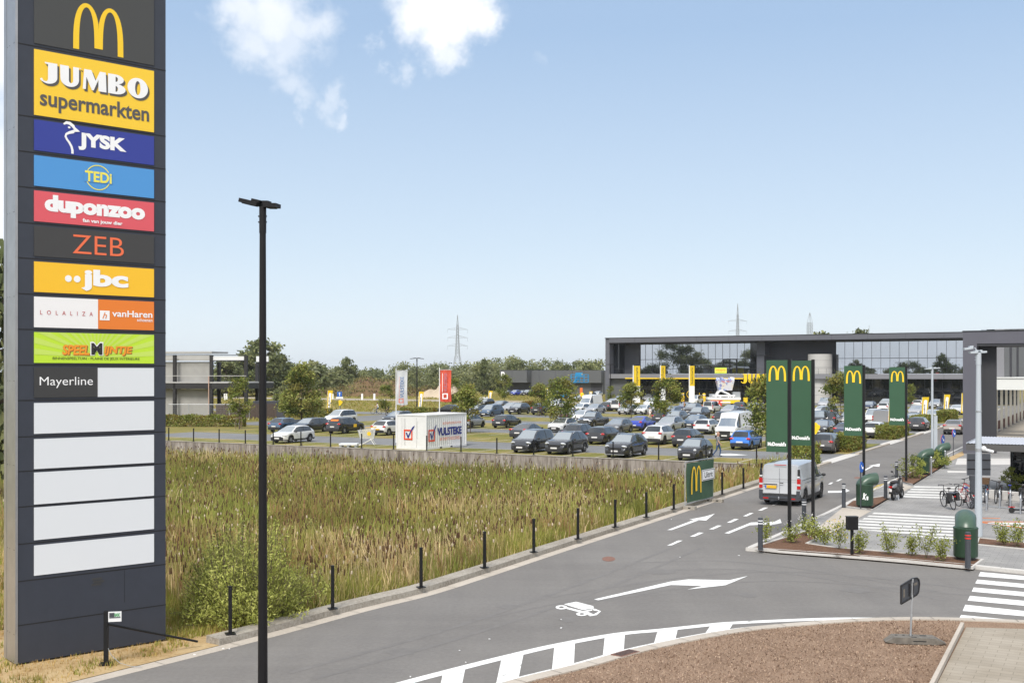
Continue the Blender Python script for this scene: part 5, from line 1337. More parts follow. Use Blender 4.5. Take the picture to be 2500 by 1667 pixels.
c = np.stack([rng.uniform(-11, -3, 16000), rng.uniform(22, 34, 16000)], 1); c = c[in_poly(c, gp)]
us_, vs2 = c[:, 0]*E2.x + c[:, 1]*E2.y, c[:, 0]*E1.x + c[:, 1]*E1.y
tufts('green_grass', 'fresh green and yellow grass between the sign tower and the willow', np.c_[c, basin_z(us_, vs2) - .02], np.full(len(c), .20), .010, ['fresh_grass', 'fresh_grass', 'tan_grass', 'reed_green'], 5, 4)
c = np.stack([rng.uniform(-30, -9, 14000), rng.uniform(26, 66, 14000)], 1); k_ = c[:, 0]/c[:, 1]; c = c[(k_ < -.44) & (k_ > -.52)]
us_, vs2 = c[:, 0]*E2.x + c[:, 1]*E2.y, c[:, 0]*E1.x + c[:, 1]*E1.y
tufts('field_weeds', 'rough yellow green grass left of the sign tower', np.c_[c, basin_z(us_, vs2) - .02], rng.uniform(.2, .6, len(c)), .016, ['fresh_grass', 'tan_grass', 'reed_green', 'reed_straw'], 6, 6)
# kerb edge weeds
P_ = []
for p in offset(KL, .98)[10:]:
    for q in range(34): P_.append((p.x + rng.normal(0, .5), p.y + rng.normal(0, .5), -.06))
P_ = np.array(P_); dd = basin_dist(P_[:, 0]*E2.x + P_[:, 1]*E2.y, P_[:, 0]*E1.x + P_[:, 1]*E1.y); P_ = P_[dd > -.06]
tufts('kerb_grass', 'green grass growing along the back of the marsh kerb', P_, rng.uniform(.2, .5, len(P_)), .012, ['fresh_grass', 'reed_green', 'reed_straw'], 8, 7)
# rough grass in the far field and on the bays
k = 26000; c = np.stack([rng.uniform(-95, 40, k), rng.uniform(140, 330, k)], 1); uu_ = c[:, 0]*E2.x + c[:, 1]*E2.y; v_ = c[:, 0]*E1.x + c[:, 1]*E1.y
c = c[((uu_ < -86) & ~((v_ > 200) & (v_ < 222)) & ~((v_ > 133) & (v_ < 145)) & ~((uu_ > -97) & (v_ < 138))) | ((v_ > 231) & (uu_ < U0 - 2))]
tufts('field_tussocks', 'rough tussocky grass over the field behind the car park', np.c_[c, np.zeros(len(c))], rng.uniform(.10, .38, len(c)), .07, ['fresh_grass', 'fresh_grass', 'tan_grass', 'reed_olive'], 9, 5)

# ------------------------------------------------------------------ earth mounds
def mound(name, label, px0, px1, d, h, m, seed, rough=.5):
    rng = np.random.default_rng(seed); x0, x1 = (px0-HX)/FPX*d, (px1-HX)/FPX*d; nx, ny = 60, 14
    xs = np.linspace(0, 1, nx); ys = np.linspace(0, 1, ny); v = []
    for j, b in enumerate(ys):
        for i, a in enumerate(xs):
            e = math.sin(math.pi*a)**.45 * math.sin(math.pi*b)**.8
            z = h*e*(.78 + .22*math.sin(9*a + 2*b + seed) + .12*math.sin(23*a + seed*2)) + rng.normal(0, rough*.25)*e
            v.append((x0 + (x1-x0)*a, d - 6 + 22*b, max(z, 0) - .1))
    ix = np.arange(nx*ny).reshape(ny, nx); f = np.stack([ix[:-1, :-1], ix[:-1, 1:], ix[1:, 1:], ix[1:, :-1]], -1).reshape(-1, 4)
    me = big_mesh(name, v, f, [m], np.zeros(len(f), int)); me.polygons.foreach_set('use_smooth', [True]*len(me.polygons))
    tag(obj(name, me), label, 'mound', None, 'structure'); return v
vw = mound('earth_mound', 'overgrown brown earth mound across the field', 770, 1075, 296, 4.9, 'weedy_earth', 3)
mound('sand_heap', 'bare heap of pale sand beside the earth mound', 1022, 1138, 282, 3.9, 'bare_sand', 8, .3)
mound('earth_mound', 'low weedy rise at the left of the field', 655, 800, 300, 2.6, 'weedy_earth', 5)
sel = np.array(vw)[rng.integers(0, len(vw), 2600)] + np.stack([rng.normal(0, .8, 2600), rng.normal(0, .8, 2600), np.zeros(2600)], 1)
tufts('mound_weeds', 'brown weeds on the earth mound', sel, rng.uniform(.25, .75, 2600), .11, ['reed_olive', 'wood_light', 'cattail', 'wood_dark'], 12, 4)

# ------------------------------------------------------------------ hedges
def hedge(p, L, W, Hh, rz, label, seed, mats=('leaf_mid', 'leaf_olive', 'leaf_light', 'leaf_amber'), leaf=.075, dens=260):
    rng = np.random.default_rng(seed); n = int(dens*(L*Hh*2 + L*W + W*Hh*2))
    fct = rng.uniform(size=n); P = np.stack([rng.uniform(-L/2, L/2, n), rng.uniform(-W/2, W/2, n), rng.uniform(0.02, Hh, n)], 1)
    k = rng.integers(0, 5, n); P[k == 0, 1] = -W/2; P[k == 1, 1] = W/2; P[k == 2, 2] = Hh; P[(k == 3) & (fct < .5), 0] = -L/2; P[(k == 3) & (fct >= .5), 0] = L/2
    P += rng.normal(0, .07, (n, 3)); P[:, 2] = np.abs(P[:, 2]) + .06*np.sin(P[:, 0]*2.3 + seed)
    v, f = leaf_quads(P, leaf, rng); tn = .5 + .3*np.sin(P[:, 0]*1.9 + seed)*np.cos(P[:, 2]*3) + rng.normal(0, .2, n) - .1
    t = thing('hedge', label, 'hedge', p, rz, 'clipped hedges at the ends of the parking rows')
    obj('foliage', big_mesh('foliage', v, f, list(mats), np.digitize(tn, np.linspace(.15, .85, len(mats)+1)[1:-1])), t)
    mb = MB()
    for i in range(max(3, int(L/.5))): x = -L/2 + L*(i+.5)/max(3, int(L/.5)); mb.cyl((x, 0, 0), (x + rng.normal(0, .1), rng.normal(0, .1), Hh*.8), .03, .012, 5)
    mb.build('stems', 'stem', t)
HG = TH + math.pi/2
hedge(U(-18.6, 90.0), 6.4, 1.5, 1.25, HG, 'clipped hedge at the row end in front of the third green sign', 1, leaf=.085)
hedge(U(-18.5, 109.6), 8.4, 1.5, 1.2, HG, 'clipped hedge at the row end below the fourth green sign', 2, leaf=.085)
hedge(U(-18.5, 128.6), 8.0, 1.5, 1.35, HG, 'clipped hedge at the row end right behind the white road lamp', 3, leaf=.09)
hedge(U(-18.6, 150.0), 7.5, 1.5, 1.3, HG, 'farthest row end hedge beside the beige saloon', 4, leaf=.10)
hedge(at_d(500, 127), 9.0, 1.2, 1.2, R(-2), 'long low hedge in front of the unfinished building', 5, dens=200, leaf=.10)
hedge(at_d(757, 152), 5.8, 1.2, 1.25, R(-6), 'low yellowish hedge behind the black saloon at left', 6, dens=200, leaf=.10)
hedge(at_d(1022, 152), 4.8, 1.2, 1.3, R(-6), 'low hedge behind the white container by the side road', 7, dens=180, leaf=.11)
hedge(at_d(1298, 190), 3.2, 1.2, 1.2, R(-20), 'rusty brown hedge between the dark cars below the shed', 8, ('leaf_amber', 'leaf_olive'), dens=180, leaf=.12)
hedge(U(-18.0, 73.8), 2.6, 1.3, 1.35, HG, 'rough bush beside the road behind the white van', 9, ('leaf_mid', 'leaf_light', 'willow', 'leaf_amber'))

# ------------------------------------------------------------------ leafy young plants in the bark beds
def bed_plant(p, h, w, seed, label, mats=('leaf_mid', 'leaf_light', 'willow'), leaf=.038, flower=None):
    rng = np.random.default_rng(seed); t = thing('young_shrub', label, 'shrub', p, 0, 'young shrubs in the bark beds')
    mb = MB(); C = []
    for s in range(rng.integers(6, 10)):
        a = rng.uniform(0, 6.28); r = w*rng.uniform(.15, .5); hh = h*rng.uniform(.55, 1.0); prev = Vector((rng.normal(0, .03), rng.normal(0, .03), 0))
        for k in range(1, 7):
            q = Vector((r*math.cos(a)*k/6 + rng.normal(0, .015), r*math.sin(a)*k/6 + rng.normal(0, .015), hh*k/6)); mb.cyl(prev, q, .006, .005, 4); prev = q
            if k > 1:
                for _ in range(12): C.append((q.x + rng.normal(0, .085), q.y + rng.normal(0, .085), q.z + rng.normal(0, .065)))
    mb.build('stems', 'stem', t); C = np.array(C); v, f = leaf_quads(C, leaf, rng)
    obj('foliage', big_mesh('foliage', v, f, list(mats), rng.integers(0, len(mats), len(f))), t)
    if flower:
        P = np.stack([rng.normal(0, w*.3, 60), rng.normal(0, w*.3, 60), rng.uniform(h*.4, h*1.05, 60)], 1); v, f = leaf_quads(P, .028, rng); obj('blossom', big_mesh('blossom', v, f, [flower], np.zeros(len(f), int)), t)
PL = [(1868, 1325, .85, .55, 'young shrub right beside the nearest dark bollard', None), (1935, 1325, .75, .9, 'leafy shrub at the foot of the first green sign pole', 'petal_white'), (1968, 1306, .8, .8, 'bushy plant between the first two green sign poles', 'petal_white'),
      (1990, 1322, .7, .9, 'spreading shrub right of the second green sign pole', None), (2014, 1330, .75, .8, 'leafy shrub left of the plant with yellow blossom', 'petal_white'), (2049, 1340, 1.0, .6, 'young shrub with a yellow blossom spike left of the black box post', 'petal_yellow'), (2098, 1352, .8, .7, 'leafy shrub just right of the black box post', None),
      (2170, 1354, 1.0, .95, 'taller shrub in the middle of the bark strip', None), (2226, 1356, .75, .35, 'thin single stemmed plant in the bark strip', None), (2262, 1362, 1.05, .8, 'tallest shrub left of the near litter funnel', None), (2298, 1369, .75, .7, 'low leafy shrub touching the near litter funnel', None),
      (2450, 1330, .75, .55, 'small leafy plant in the bed by the white lamp post, left one', None), (2483, 1334, .95, .7, 'taller leafy plant in the bed by the white lamp post, right one', None)]
for i, (x, y, h, w, lb, fl) in enumerate(PL): bed_plant(G(x, y, .11), h, w, 60 + i, lb, flower=fl)
for i, (x, y, h, w, lb) in enumerate([(2228, 1166, 1.2, 1.6, 'round bush behind the moped at the fourth green sign pole'), (2288, 1142, 1.0, 1.3, 'bush between the two far litter funnels'), (2470, 1196, 1.1, .9, 'yellow green bush at the glazed shelter wall')]):
    HB = bush_mesh(90 + i, 1500, w*.55, h, .05, ['leaf_mid', 'leaf_light', 'willow'], 26, .25); bush(G(x, y, .11), HB, lb)
bed_plant(G(1893, 1151, 0), .9, .9, 88, 'white flowering weed behind the van by the wall end', flower='petal_white')
# loose bark chips over the foreground island
rng = np.random.default_rng(77); ipoly = [(p.x, p.y) for p in offset(IL, -.34)] + [(9.5, 21.3), (8.0, 19.0), (2, 15.5)]
c = np.stack([rng.uniform(-3, 13, 60000), rng.uniform(15.5, 28, 60000)], 1); c = c[in_poly(c, ipoly)]
tb = G(2352, 1530, .1); tb2 = G(2238, 1762, .1)
side_ = (tb2.x - tb.x)*(c[:, 1] - tb.y) - (tb2.y - tb.y)*(c[:, 0] - tb.x); c = c[side_ < -.12]
k = len(c); a = rng.uniform(0, 6.28, k); l = rng.uniform(.006, .020, k); w = rng.uniform(.003, .008, k); tl = rng.normal(0, .012, k)
s1 = np.stack([np.cos(a)*l, np.sin(a)*l, tl], 1); s2 = np.stack([-np.sin(a)*w, np.cos(a)*w, rng.normal(0, .004, k)], 1); P = np.c_[c, np.full(k, .086) + rng.uniform(0, .014, k)]
v = np.stack([P - s1 - s2, P + s1 - s2, P + s1 + s2, P - s1 + s2], 1).reshape(-1, 3)
mat('chip_light', (.41, .30, .215), .9); mat('chip_mid', (.27, .18, .12), .9); mat('chip_dark', (.13, .075, .05), .9); mat('chip_pink', (.35, .24, .175), .9)
tag(obj('bark_chips', big_mesh('bark_chips', v, np.arange(4*k).reshape(k, 4), ['chip_light', 'chip_mid', 'chip_dark', 'chip_pink'], rng.integers(0, 4, k))), 'loose bark chips covering the foreground island', 'bark chips', None, 'stuff')
# ------------------------------------------------------------------ vehicles
def paint_mat(name, c, metal=0.0, rough=.28):
    m = mat('paint_' + name, c, .45, metal, coat=1.0, spec=.2); m.node_tree.nodes['Principled BSDF'].inputs['Coat IOR'].default_value = 1.5 if c[0] > .3 else 1.75
    return m
for nme, c, me_ in (('black', (.010, .010, .012), 0), ('dark_grey', (.026, .028, .033), .3), ('grey', (.12, .12, .125), .4), ('silver', (.42, .43, .45), .55), ('white', (.64, .64, .63), 0), ('bright_blue', (.008, .040, .42), .1), ('sky_blue', (.010, .15, .55), .2),
                   ('steel_blue', (.055, .10, .17), .3), ('dark_blue', (.015, .03, .075), .2), ('dark_red', (.10, .010, .014), .1), ('beige', (.33, .29, .26), .5), ('brown_grey', (.075, .068, .064), .3), ('aluminium', (.46, .47, .48), .5), ('van_grey', (.20, .20, .205), .3)):
    paint_mat(nme, c, me_)
TY = {
 'hatch':  dict(L=4.20, W=1.79, H=1.47, cowl=1.02, zc=.98, rf=.28, rr=-1.42, rw=-1.93, zb=1.00, belt=.92, hood=.74, wb=2.60, fo=.84, R=.32),
 'mini':   dict(L=3.60, W=1.64, H=1.49, cowl=1.00, zc=1.00, rf=.36, rr=-1.05, rw=-1.58, zb=.98, belt=.95, hood=.80, wb=2.30, fo=.70, R=.30),
 'small':  dict(L=3.90, W=1.72, H=1.50, cowl=1.04, zc=1.00, rf=.34, rr=-1.38, rw=-1.78, zb=1.00, belt=.95, hood=.77, wb=2.45, fo=.78, R=.31),
 'suv':    dict(L=4.42, W=1.85, H=1.64, cowl=1.05, zc=1.10, rf=.32, rr=-1.55, rw=-2.03, zb=1.12, belt=1.03, hood=.88, wb=2.68, fo=.88, R=.35),
 'estate': dict(L=4.62, W=1.82, H=1.49, cowl=1.15, zc=.98, rf=.38, rr=-1.82, rw=-2.18, zb=1.02, belt=.93, hood=.74, wb=2.72, fo=.90, R=.33),
 'sedan':  dict(L=4.65, W=1.83, H=1.43, cowl=1.10, zc=.96, rf=.30, rr=-.95, rw=-1.72, zb=1.04, belt=.91, hood=.73, wb=2.75, fo=.86, R=.33),
 'coupe':  dict(L=4.60, W=1.84, H=1.52, cowl=1.10, zc=1.00, rf=.30, rr=-.85, rw=-1.95, zb=1.08, belt=.98, hood=.80, wb=2.72, fo=.88, R=.35),
 'mpv':    dict(L=4.60, W=1.84, H=1.72, cowl=1.38, zc=1.08, rf=.55, rr=-1.80, rw=-2.15, zb=1.08, belt=1.00, hood=.84, wb=2.78, fo=.92, R=.33),
 'kangoo': dict(L=4.35, W=1.83, H=1.82, cowl=1.25, zc=1.12, rf=.62, rr=-1.98, rw=-2.10, zb=1.10, belt=1.05, hood=.88, wb=2.70, fo=.82, R=.32),
 'van':    dict(L=5.14, W=1.93, H=1.93, cowl=1.82, zc=1.18, rf=1.02, rr=-2.36, rw=-2.46, zb=1.10, belt=1.08, hood=.92, wb=3.20, fo=.92, R=.34, panel=True),
 'bigvan': dict(L=5.95, W=2.03, H=2.60, cowl=2.28, zc=1.32, rf=1.62, wt=2.02, rr=-2.80, rw=-2.90, zb=1.30, belt=1.22, hood=1.02, wb=3.66, fo=1.0, R=.36, panel=True),
 'pickup': dict(L=5.25, W=1.88, H=1.80, cowl=1.25, zc=1.16, rf=.55, rr=-.55, rw=-.82, zb=1.16, belt=1.08, hood=.98, wb=3.15, fo=.92, R=.39, bed=True),
}
def car_body(ty):
    p = TY[ty]; L, W, H = p['L'], p['W'], p['H']; h2 = L/2
    top = [(h2, .56), (h2 - .05, .64), (h2 - .20, p['hood']), ((h2 + p['cowl'])/2, (p['hood']*.35 + p['zc']*.65)), (p['cowl'], p['zc']), (p['rf'], p.get('wt', H - .07)), (p['rf'] - .35, H - (.10 if 'wt' in p else .015)), ((p['rf']+p['rr'])/2 - .05, H), (p['rr'] + .2, H - .035), (p['rr'], H - .085)]
    if p.get('bed'): top += [(p['rw'], p['zb']), (p['rw'] - .02, 1.10), (-h2 + .08, 1.08), (-h2 + .03, .95), (-h2, .60)]
    else: top += [(p['rw'], p['zb']), (-h2 + .07, p['zb'] - .16), (-h2 + .02, .62), (-h2, .56)]
    top.sort(key=lambda a: -a[0])
    tx, tz_ = [a[0] for a in top][::-1], [a[1] for a in top][::-1]
    T = lambda x: float(np.interp(x, tx, tz_))
    xf = h2 - p['fo']; xr = xf - p['wb']; Rw = p['R']; Ra = Rw + .055
    xs = set(round(a[0], 4) for a in top)
    for xw in (xf, xr):
        for k in (-1, -.92, -.7, -.36, 0, .36, .7, .92, 1): xs.add(round(xw + k*Ra, 4))
    xB = (p['rf'] + p['rr'])/2 + (.10 if not p.get('panel') else .25)
    if p.get('panel'): xB = p['rf'] - .62
    for x in (xB - .05, xB + .05, p['rr'] + .1, p['cowl'] - .14, p['rr'] - .12, (p['cowl']+p['rf'])/2, h2 - .45, -h2 + .35): xs.add(round(x, 4))
    xs = sorted(xs, reverse=True)
    xs = [x for i, x in enumerate(xs) if i == 0 or xs[i-1] - x > .012]
    belt0, belt1 = p['belt'], p['belt'] + .07
    def section(x):
        zt = T(x); zbelt = np.interp(x, [-h2, h2], [belt1, belt0]); zb = min(zbelt, zt - .03)
        g = max(0.0, min(1.0, (zt - zb - .03) / .42))
        e = max(0, abs(x) - (h2 - .75)) / .75; w = W/2 * (1 - (.22 if x > 0 else .13) * e**2.2)
        if p.get('panel') and x < 0: w = W/2 * (1 - .05 * e**4)
        tum = .20 if not p.get('panel') else (.10 if ty == 'van' else .11)
        wr = w * (.93 - (tum - .07 + .07) * g * 1.0)
        zl = .21 if ty not in ('suv', 'pickup') else .26
        e2 = max(0, abs(x) - (h2 - .3)) / .3; zl += .06*e2
        for xw in (xf, xr):
            q = Ra*Ra - (x - xw)**2
            if q > 0: zl = max(zl, Rw + math.sqrt(q) - .0)
        zl = min(zl, zb - .12)
        zs = zb - zl
        cr = .045*g + .02
        return [(0, zt + .012*g), (wr*.5, zt + .008*g), (wr*.86, zt - .012), (wr, zt - cr), (wr*.48 + w*.975*.52, zb + (zt - cr - zb)*.5), (w*.975, zb), (w, zb - .16*zs), (w*1.0, zb - .48*zs), (w*.985, zb - .80*zs), (w*.955, zl)]
    S = [section(x) for x in xs]; K = 10
    body, glass = MB(), MB()
    vs = []
    for x, s in zip(xs, S):
        for y, z in s: vs.append((x, y, z))
        for y, z in s[1:]: vs.append((x, -y, z))
    N = 2*K - 1
    li = lambda i, j: i*N + j
    ri = lambda i, j: i*N + (0 if j == 0 else K - 1 + j)
    bf, gf, bm, gm = [], [], [], []
    def isglass(i, j):
        x0, x1 = xs[i], xs[i+1]; zc0 = S[i][3][1] - S[i][5][1]; zc1 = S[i+1][3][1] - S[i+1][5][1]
        if j <= 1:
            if x0 <= p['cowl'] + 1e-3 and x1 >= p['rf'] - 1e-3: return True
            if x0 <= p['rr'] + 1e-3 and x1 >= p['rw'] - 1e-3 and not p.get('panel'): return True
        if j in (3, 4) and max(zc0, zc1) > .10:
            back = p['rr'] - .02 if not p.get('bed') else p['rr'] + .05
            if p.get('panel'): return x0 <= p['cowl'] - .13 and x1 >= xB - .04
            if abs((x0 + x1)/2 - xB) < .055: return None
            return x0 <= p['cowl'] - .13 and x1 >= back - .13
        return False
    for i in range(len(xs) - 1):
        for j in range(K - 1):
            g = isglass(i, j)
            low = j >= 8 or (j == 7 and ty in ('suv',) and False)
            for f in ((li(i, j), li(i+1, j), li(i+1, j+1), li(i, j+1)), (ri(i, j), ri(i, j+1), ri(i+1, j+1), ri(i+1, j))):
                if g: gf.append(f); gm.append(0 if j <= 1 and xs[i] > p['rf'] - .05 else 1)
                else: bf.append(f); bm.append(1 if (g is None or low) else 0)
    for i in (0, len(xs) - 1):
        a = [li(i, j) for j in range(K)]; b = [ri(i, j) for j in range(K - 1, 0, -1)]
        loop = b + a if i == 0 else (b + a)[::-1]
        bf.append(tuple(loop)); bm.append(1)
    body.add(vs, bf); body.m = bm
    glass.add(vs, gf); glass.m = gm
    return p, body, glass, xs, xf, xr, Rw, T, W
_body = {}
def clean(me):
    b = bmesh.new(); b.from_mesh(me); bmesh.ops.delete(b, geom=[v for v in b.verts if not v.link_faces], context='VERTS'); bmesh.ops.recalc_face_normals(b, faces=b.faces); b.to_mesh(me); b.free(); return me
def wheel_mesh(r, w=.20):
    t = MB(); t.lathe([(r*.62, -w/2), (r*.90, -w/2), (r, -w/2 + .03), (r, w/2 - .03), (r*.90, w/2), (r*.62, w/2), (r*.60, w/2 - .06)], n=20, axis='y')
    d = MB(); d.lathe([(r*.62, -w/2 + .02), (r*.62, w/2 - .012), (r*.56, w/2 - .02), (r*.52, w/2 - .07), (0.0, w/2 - .075)], n=20, axis='y', mi=1)
    for k in range(5):
        a = 2*math.pi*k/5; q = Matrix.Rotation(a, 3, 'Y')
        c = q @ Vector((r*.32, w/2 - .025, 0)); d.box(c, (r*.52, .03, r*.17), 0, q)
    d.cyl((0, w/2 - .06, 0), (0, w/2 - .005, 0), r*.13, r*.10, 8)
    return clean(t.mesh('tyre', 'rubber', 40)), d
_wheels = {}
def wheels_for(r, rimm):
    k = (r, rimm)
    if k not in _wheels:
        t, d = wheel_mesh(r); _wheels[k] = (t, d.mesh('rim', [rimm, 'plastic_black'], 40))
    return _wheels[k]
_parts = {}
def car_parts(ty):
    if ty in _parts: return _parts[ty]
    p, body, glass, xs, xf, xr, Rw, T, W = car_body(ty); h2 = p['L']/2; hw = W/2
    o = {}
    o['glass'] = clean(glass.mesh('windows', ['car_glass', 'side_glass'], 50))
    hl = MB(); zh = min(T(h2 - .22) - .02, .9) - .06
    if ty == 'mini': hl.ell((h2 - .17, hw*.66, zh + .02), (.13, .12, .10), rot=(0, R(-35), 0))
    else: hl.ell((h2 - .24, hw*.72, zh), (.26, .19, .095), rot=(0, R(-12), R(-24)))
    o['headlight'] = hl.mesh('headlight', 'lens_clear', 60)
    zt = (p['zb'] - .13) if not p.get('bed') else .86
    tl = MB()
    if p.get('panel') or ty == 'kangoo': tl.box((-h2 + .055, hw*.905, 1.02 if ty != 'bigvan' else 1.15), (.10, .15, .46)); tl.box((-h2 + .05, hw*.905, .98 if ty != 'bigvan' else 1.15), (.107, .152, .08), 1)
    else: tl.ell((-h2 + .16, hw*.76, zt), (.15, .22, .105), rot=(0, 0, R(22))); tl.ell((-h2 + .125, hw*.66, zt), (.115, .10, .035), 1)
    o['tail_light'] = tl.mesh('tail_light', ['tail_red', 'lens_clear'], 60)
    g = MB(); zg = .47 if ty not in ('suv', 'pickup', 'van', 'bigvan') else .62
    g.box((h2 - .04, 0, zg + .04), (.13, W*.52, .17)); g.box((h2 - .02, 0, .30), (.10, W*.70, .15))
    g.box((h2 - .16, W*.33, .32), (.12, .22, .13)); g.box((h2 - .16, -W*.33, .32), (.12, .22, .13))
    if ty in ('bigvan', 'pickup'): g.box((h2 - .06, 0, .78), (.12, W*.52, .26))
    o['grille'] = g.mesh('grille', 'plastic_black')
    b = MB(); b.box((-h2 + .0, 0, .36), (.08, W*.80, .20)); b.box((-h2 - .02, 0, .31), (.08, W*.5, .08)); o['rear_bumper'] = b.mesh('rear_bumper', 'plastic_black')
    m = MB(); m.ell((p['cowl'] - .30, hw + .10, p['belt'] + .07), (.08, .11, .075)); m.bar((p['cowl'] - .30, hw*.93, p['belt'] + .03), (p['cowl'] - .30, hw + .06, p['belt'] + .05), .05, .04); o['mirror'] = m.mesh('mirror', 'plastic_black', 60)
    ub = MB(); ub.box((0, 0, .42), (p['L'] - .35, W - .52, .34)); ub.box(((xf+xr)/2, 0, .30), (p['wb'] - 2*Rw - .1, W - .12, .14)); ub.box((0, 0, .52), (p['L'] - .5, W - .14, .10)) if False else None
    o['underbody'] = ub.mesh('underbody', 'rubber')
    hd = MB()
    for x in ((p['rf']+p['rr'])/2 + .28, (p['rf']+p['rr'])/2 - .72): hd.box((x, hw + .005, p['belt'] - .08), (.17, .03, .03))
    o['handles'] = hd
    o['body'] = body; o['geo'] = (p, xf, xr, Rw, h2, hw, W)
    _parts[ty] = o
    return o
def mirror_y(me):
    n = me.copy(); n.transform(Matrix.Scale(-1, 4, (0, 1, 0))); n.flip_normals(); return n
_mir = {}
def mirrored(me):
    if me.name not in _mir: _mir[me.name] = mirror_y(me)
    return _mir[me.name]
_bm = {}
def vehicle(px, py, ty, col, facing, label, cat='car', rims='rim_silver', plate='plate_white', detail=2, group='cars in the car park', extra=None, yaw=0.0, roof=None):
    """px,py: photo pixel of the ground under the middle of the near bumper"""
    o = car_parts(ty); p, xf, xr, Rw, h2, hw, W = o['geo']
    a = G(px, py); face = {'t': -E1, 'a': E1, 'l': -E2, 'r': E2}[facing]
    ang = math.atan2(face.y, face.x) + yaw; f = Vector((math.cos(ang), math.sin(ang), 0))
    c = a - f * h2 if facing == 't' else (a + f * h2 if facing == 'a' else a)
    name = {'van': 'van', 'bigvan': 'van', 'pickup': 'pickup_truck'}.get(ty, 'parked_car')
    z0 = .03 if -83.5 < uv(c)[0] < -17.6 and any(v0 < uv(c)[1] < v1 for v0, v1 in bays) else 0
    t = thing(name, label, cat, (c.x, c.y, z0), ang, group)
    k = (ty, col, roof)
    if k not in _bm:
        me = o['body'].mesh('body', ['paint_' + col, 'plastic_black'], 38); _bm[k] = clean(me)
    obj('body', _bm[k], t); obj('windows', o['glass'], t)
    front, rear = facing in 'tlr', facing in 'alr'
    if detail >= 1:
        obj('underbody', o['underbody'], t)
        tm, rm = wheels_for(Rw, rims)
        for sx in (xf, xr):
            for sy in (1, -1):
                if detail == 1 and sy == (-1 if facing == 't' else 1) and False: continue
                w_ = obj('wheel', tm, t); w_.location = (sx, sy*(hw - .125), Rw); w_.rotation_euler = (0, rnd.uniform(0, 1), 0) if sy == 1 else (0, 0, math.pi)
                if detail >= 2: obj('rim', rm, w_)
        for sy in (1, -1):
            if front: obj('headlight', o['headlight'] if sy == 1 else mirrored(o['headlight']), t)
            if rear: obj('tail_light', o['tail_light'] if sy == 1 else mirrored(o['tail_light']), t)
        if front: obj('grille', o['grille'], t)
        if rear: obj('rear_bumper', o['rear_bumper'], t)
    if detail >= 1:
        mb = MB()
        if front: mb.box((h2 + .025, 0, .44 if ty not in ('suv', 'van', 'bigvan', 'pickup') else .50), (.02, .52, .115)); 
        if front: mb.build('license_plate', plate, t)
        mb = MB()
        if rear and not p.get('panel'): mb.box((-h2 - .012, 0, .62 if ty not in ('suv',) else .72), (.04, .52, .115)); mb.build('license_plate', plate, t)
    if detail >= 2:
        for sy in (1, -1): obj('mirror', o['mirror'] if sy == 1 else mirrored(o['mirror']), t)
        mb = MB(); 
        for x in ((p['rf']+p['rr'])/2 + .30, (p['rf']+p['rr'])/2 - .70):
            if not p.get('panel'): 
                for sy in (1, -1): mb.box((x, sy*(hw + .002), p['belt'] - .09), (.17, .03, .028))
        if mb.v and col != 'white':
            hm = mb.build('door_handles', 'paint_' + col, t)
    if extra: extra(t, p, xf, xr, Rw, h2, hw)
    return t

# ---- the silver van on the road, with its details
def van_extra(t, p, xf, xr, Rw, h2, hw):
    mb = MB(); mb.bx(-h2 - .012, -h2 + .004, -.005, .005, .42, 1.72); mb.bx(-h2 - .012, -h2 + .004, -.76, .76, 1.205, 1.215); mb.build('door_seam', 'graphite', t)
    mb = MB(); mb.bx(-h2 - .035, -h2 - .013, -.02, .24 - .42, 1.03, 1.065); mb.build('door_handle', 'plastic_black', t)
    mb = MB(); mb.bx(-h2 - .03, -h2 - .013, .10, .74, .945, .99); mb.build('plate_recess', 'plastic_black', t)
    mb = MB(); mb.bx(-h2 - .03, -h2 - .013, .14, .66, .79, .92); pl = mb.build('license_plate', 'plate_yellow', t)
    mb = MB(); mb.bx(-h2 - .032, -h2 - .031, .60, .66, .79, .92); mb.build('plate_band', 'sign_blue', pl)
    mb = MB()
    for sy in (1, -1):
        mb.box((-h2 + .06, sy*(hw*.905), 1.50), (.10, .10, .36)); mb.box((-h2 + .058, sy*hw*.912, .62), (.11, .12, .17), 1); mb.box((-h2 + .052, sy*hw*.90, 1.345), (.106, .105, .06), 1)
    mb.build('corner_trim', ['plastic_black', 'white_plastic'], t)
    mb = MB(); mb.box((-h2 + .02, 0, .345), (.16, 1.78, .20)); mb.box((-h2 + .10, .86, .50), (.30, .16, .42)); mb.box((-h2 + .10, -.86, .50), (.30, .16, .42)); mb.build('rear_bumper', 'graphite', t)
    mb = MB(); mb.box((-h2 - .065, .62, .34), (.012, .24, .06)); mb.box((-h2 - .065, -.62, .34), (.012, .24, .06)); mb.build('reflector', 'tail_red', t)
    mb = MB(); mb.cyl((-h2 - .04, 0, .34), (-h2 - .14, 0, .34), .03); mb.ell((-h2 - .14, 0, .40), (.035, .035, .035)); mb.build('tow_ball', 'steel', t)
    mb = MB(); mb.bx(-h2 + .12, -h2 + .14, -.28, .28, 1.845, 1.875); mb.build('brake_light', 'tail_red', t)
    mb = MB(); mb.bx(-1.7, .35, -hw - .006, -hw + .02, 1.00, 1.02); mb.bx(-2.2, 1.2, -hw*.985 - .002, -hw*.985 + .02, 1.145, 1.165); mb.bx(.355, .362, -hw - .004, -hw + .02, .4, 1.2); mb.build('side_rail', 'graphite', t)
    mb = MB(); mb.box((.52, -hw - .008, 1.02), (.12, .02, .04)); mb.box((.26, -hw - .008, 1.02), (.12, .02, .04)); mb.build('side_handles', 'plastic_black', t)
    mb = MB(); mb.cyl((.75, .35, 1.9), (.70, .35, 2.0), .02, .012, 6); mb.build('aerial', 'plastic_black', t)
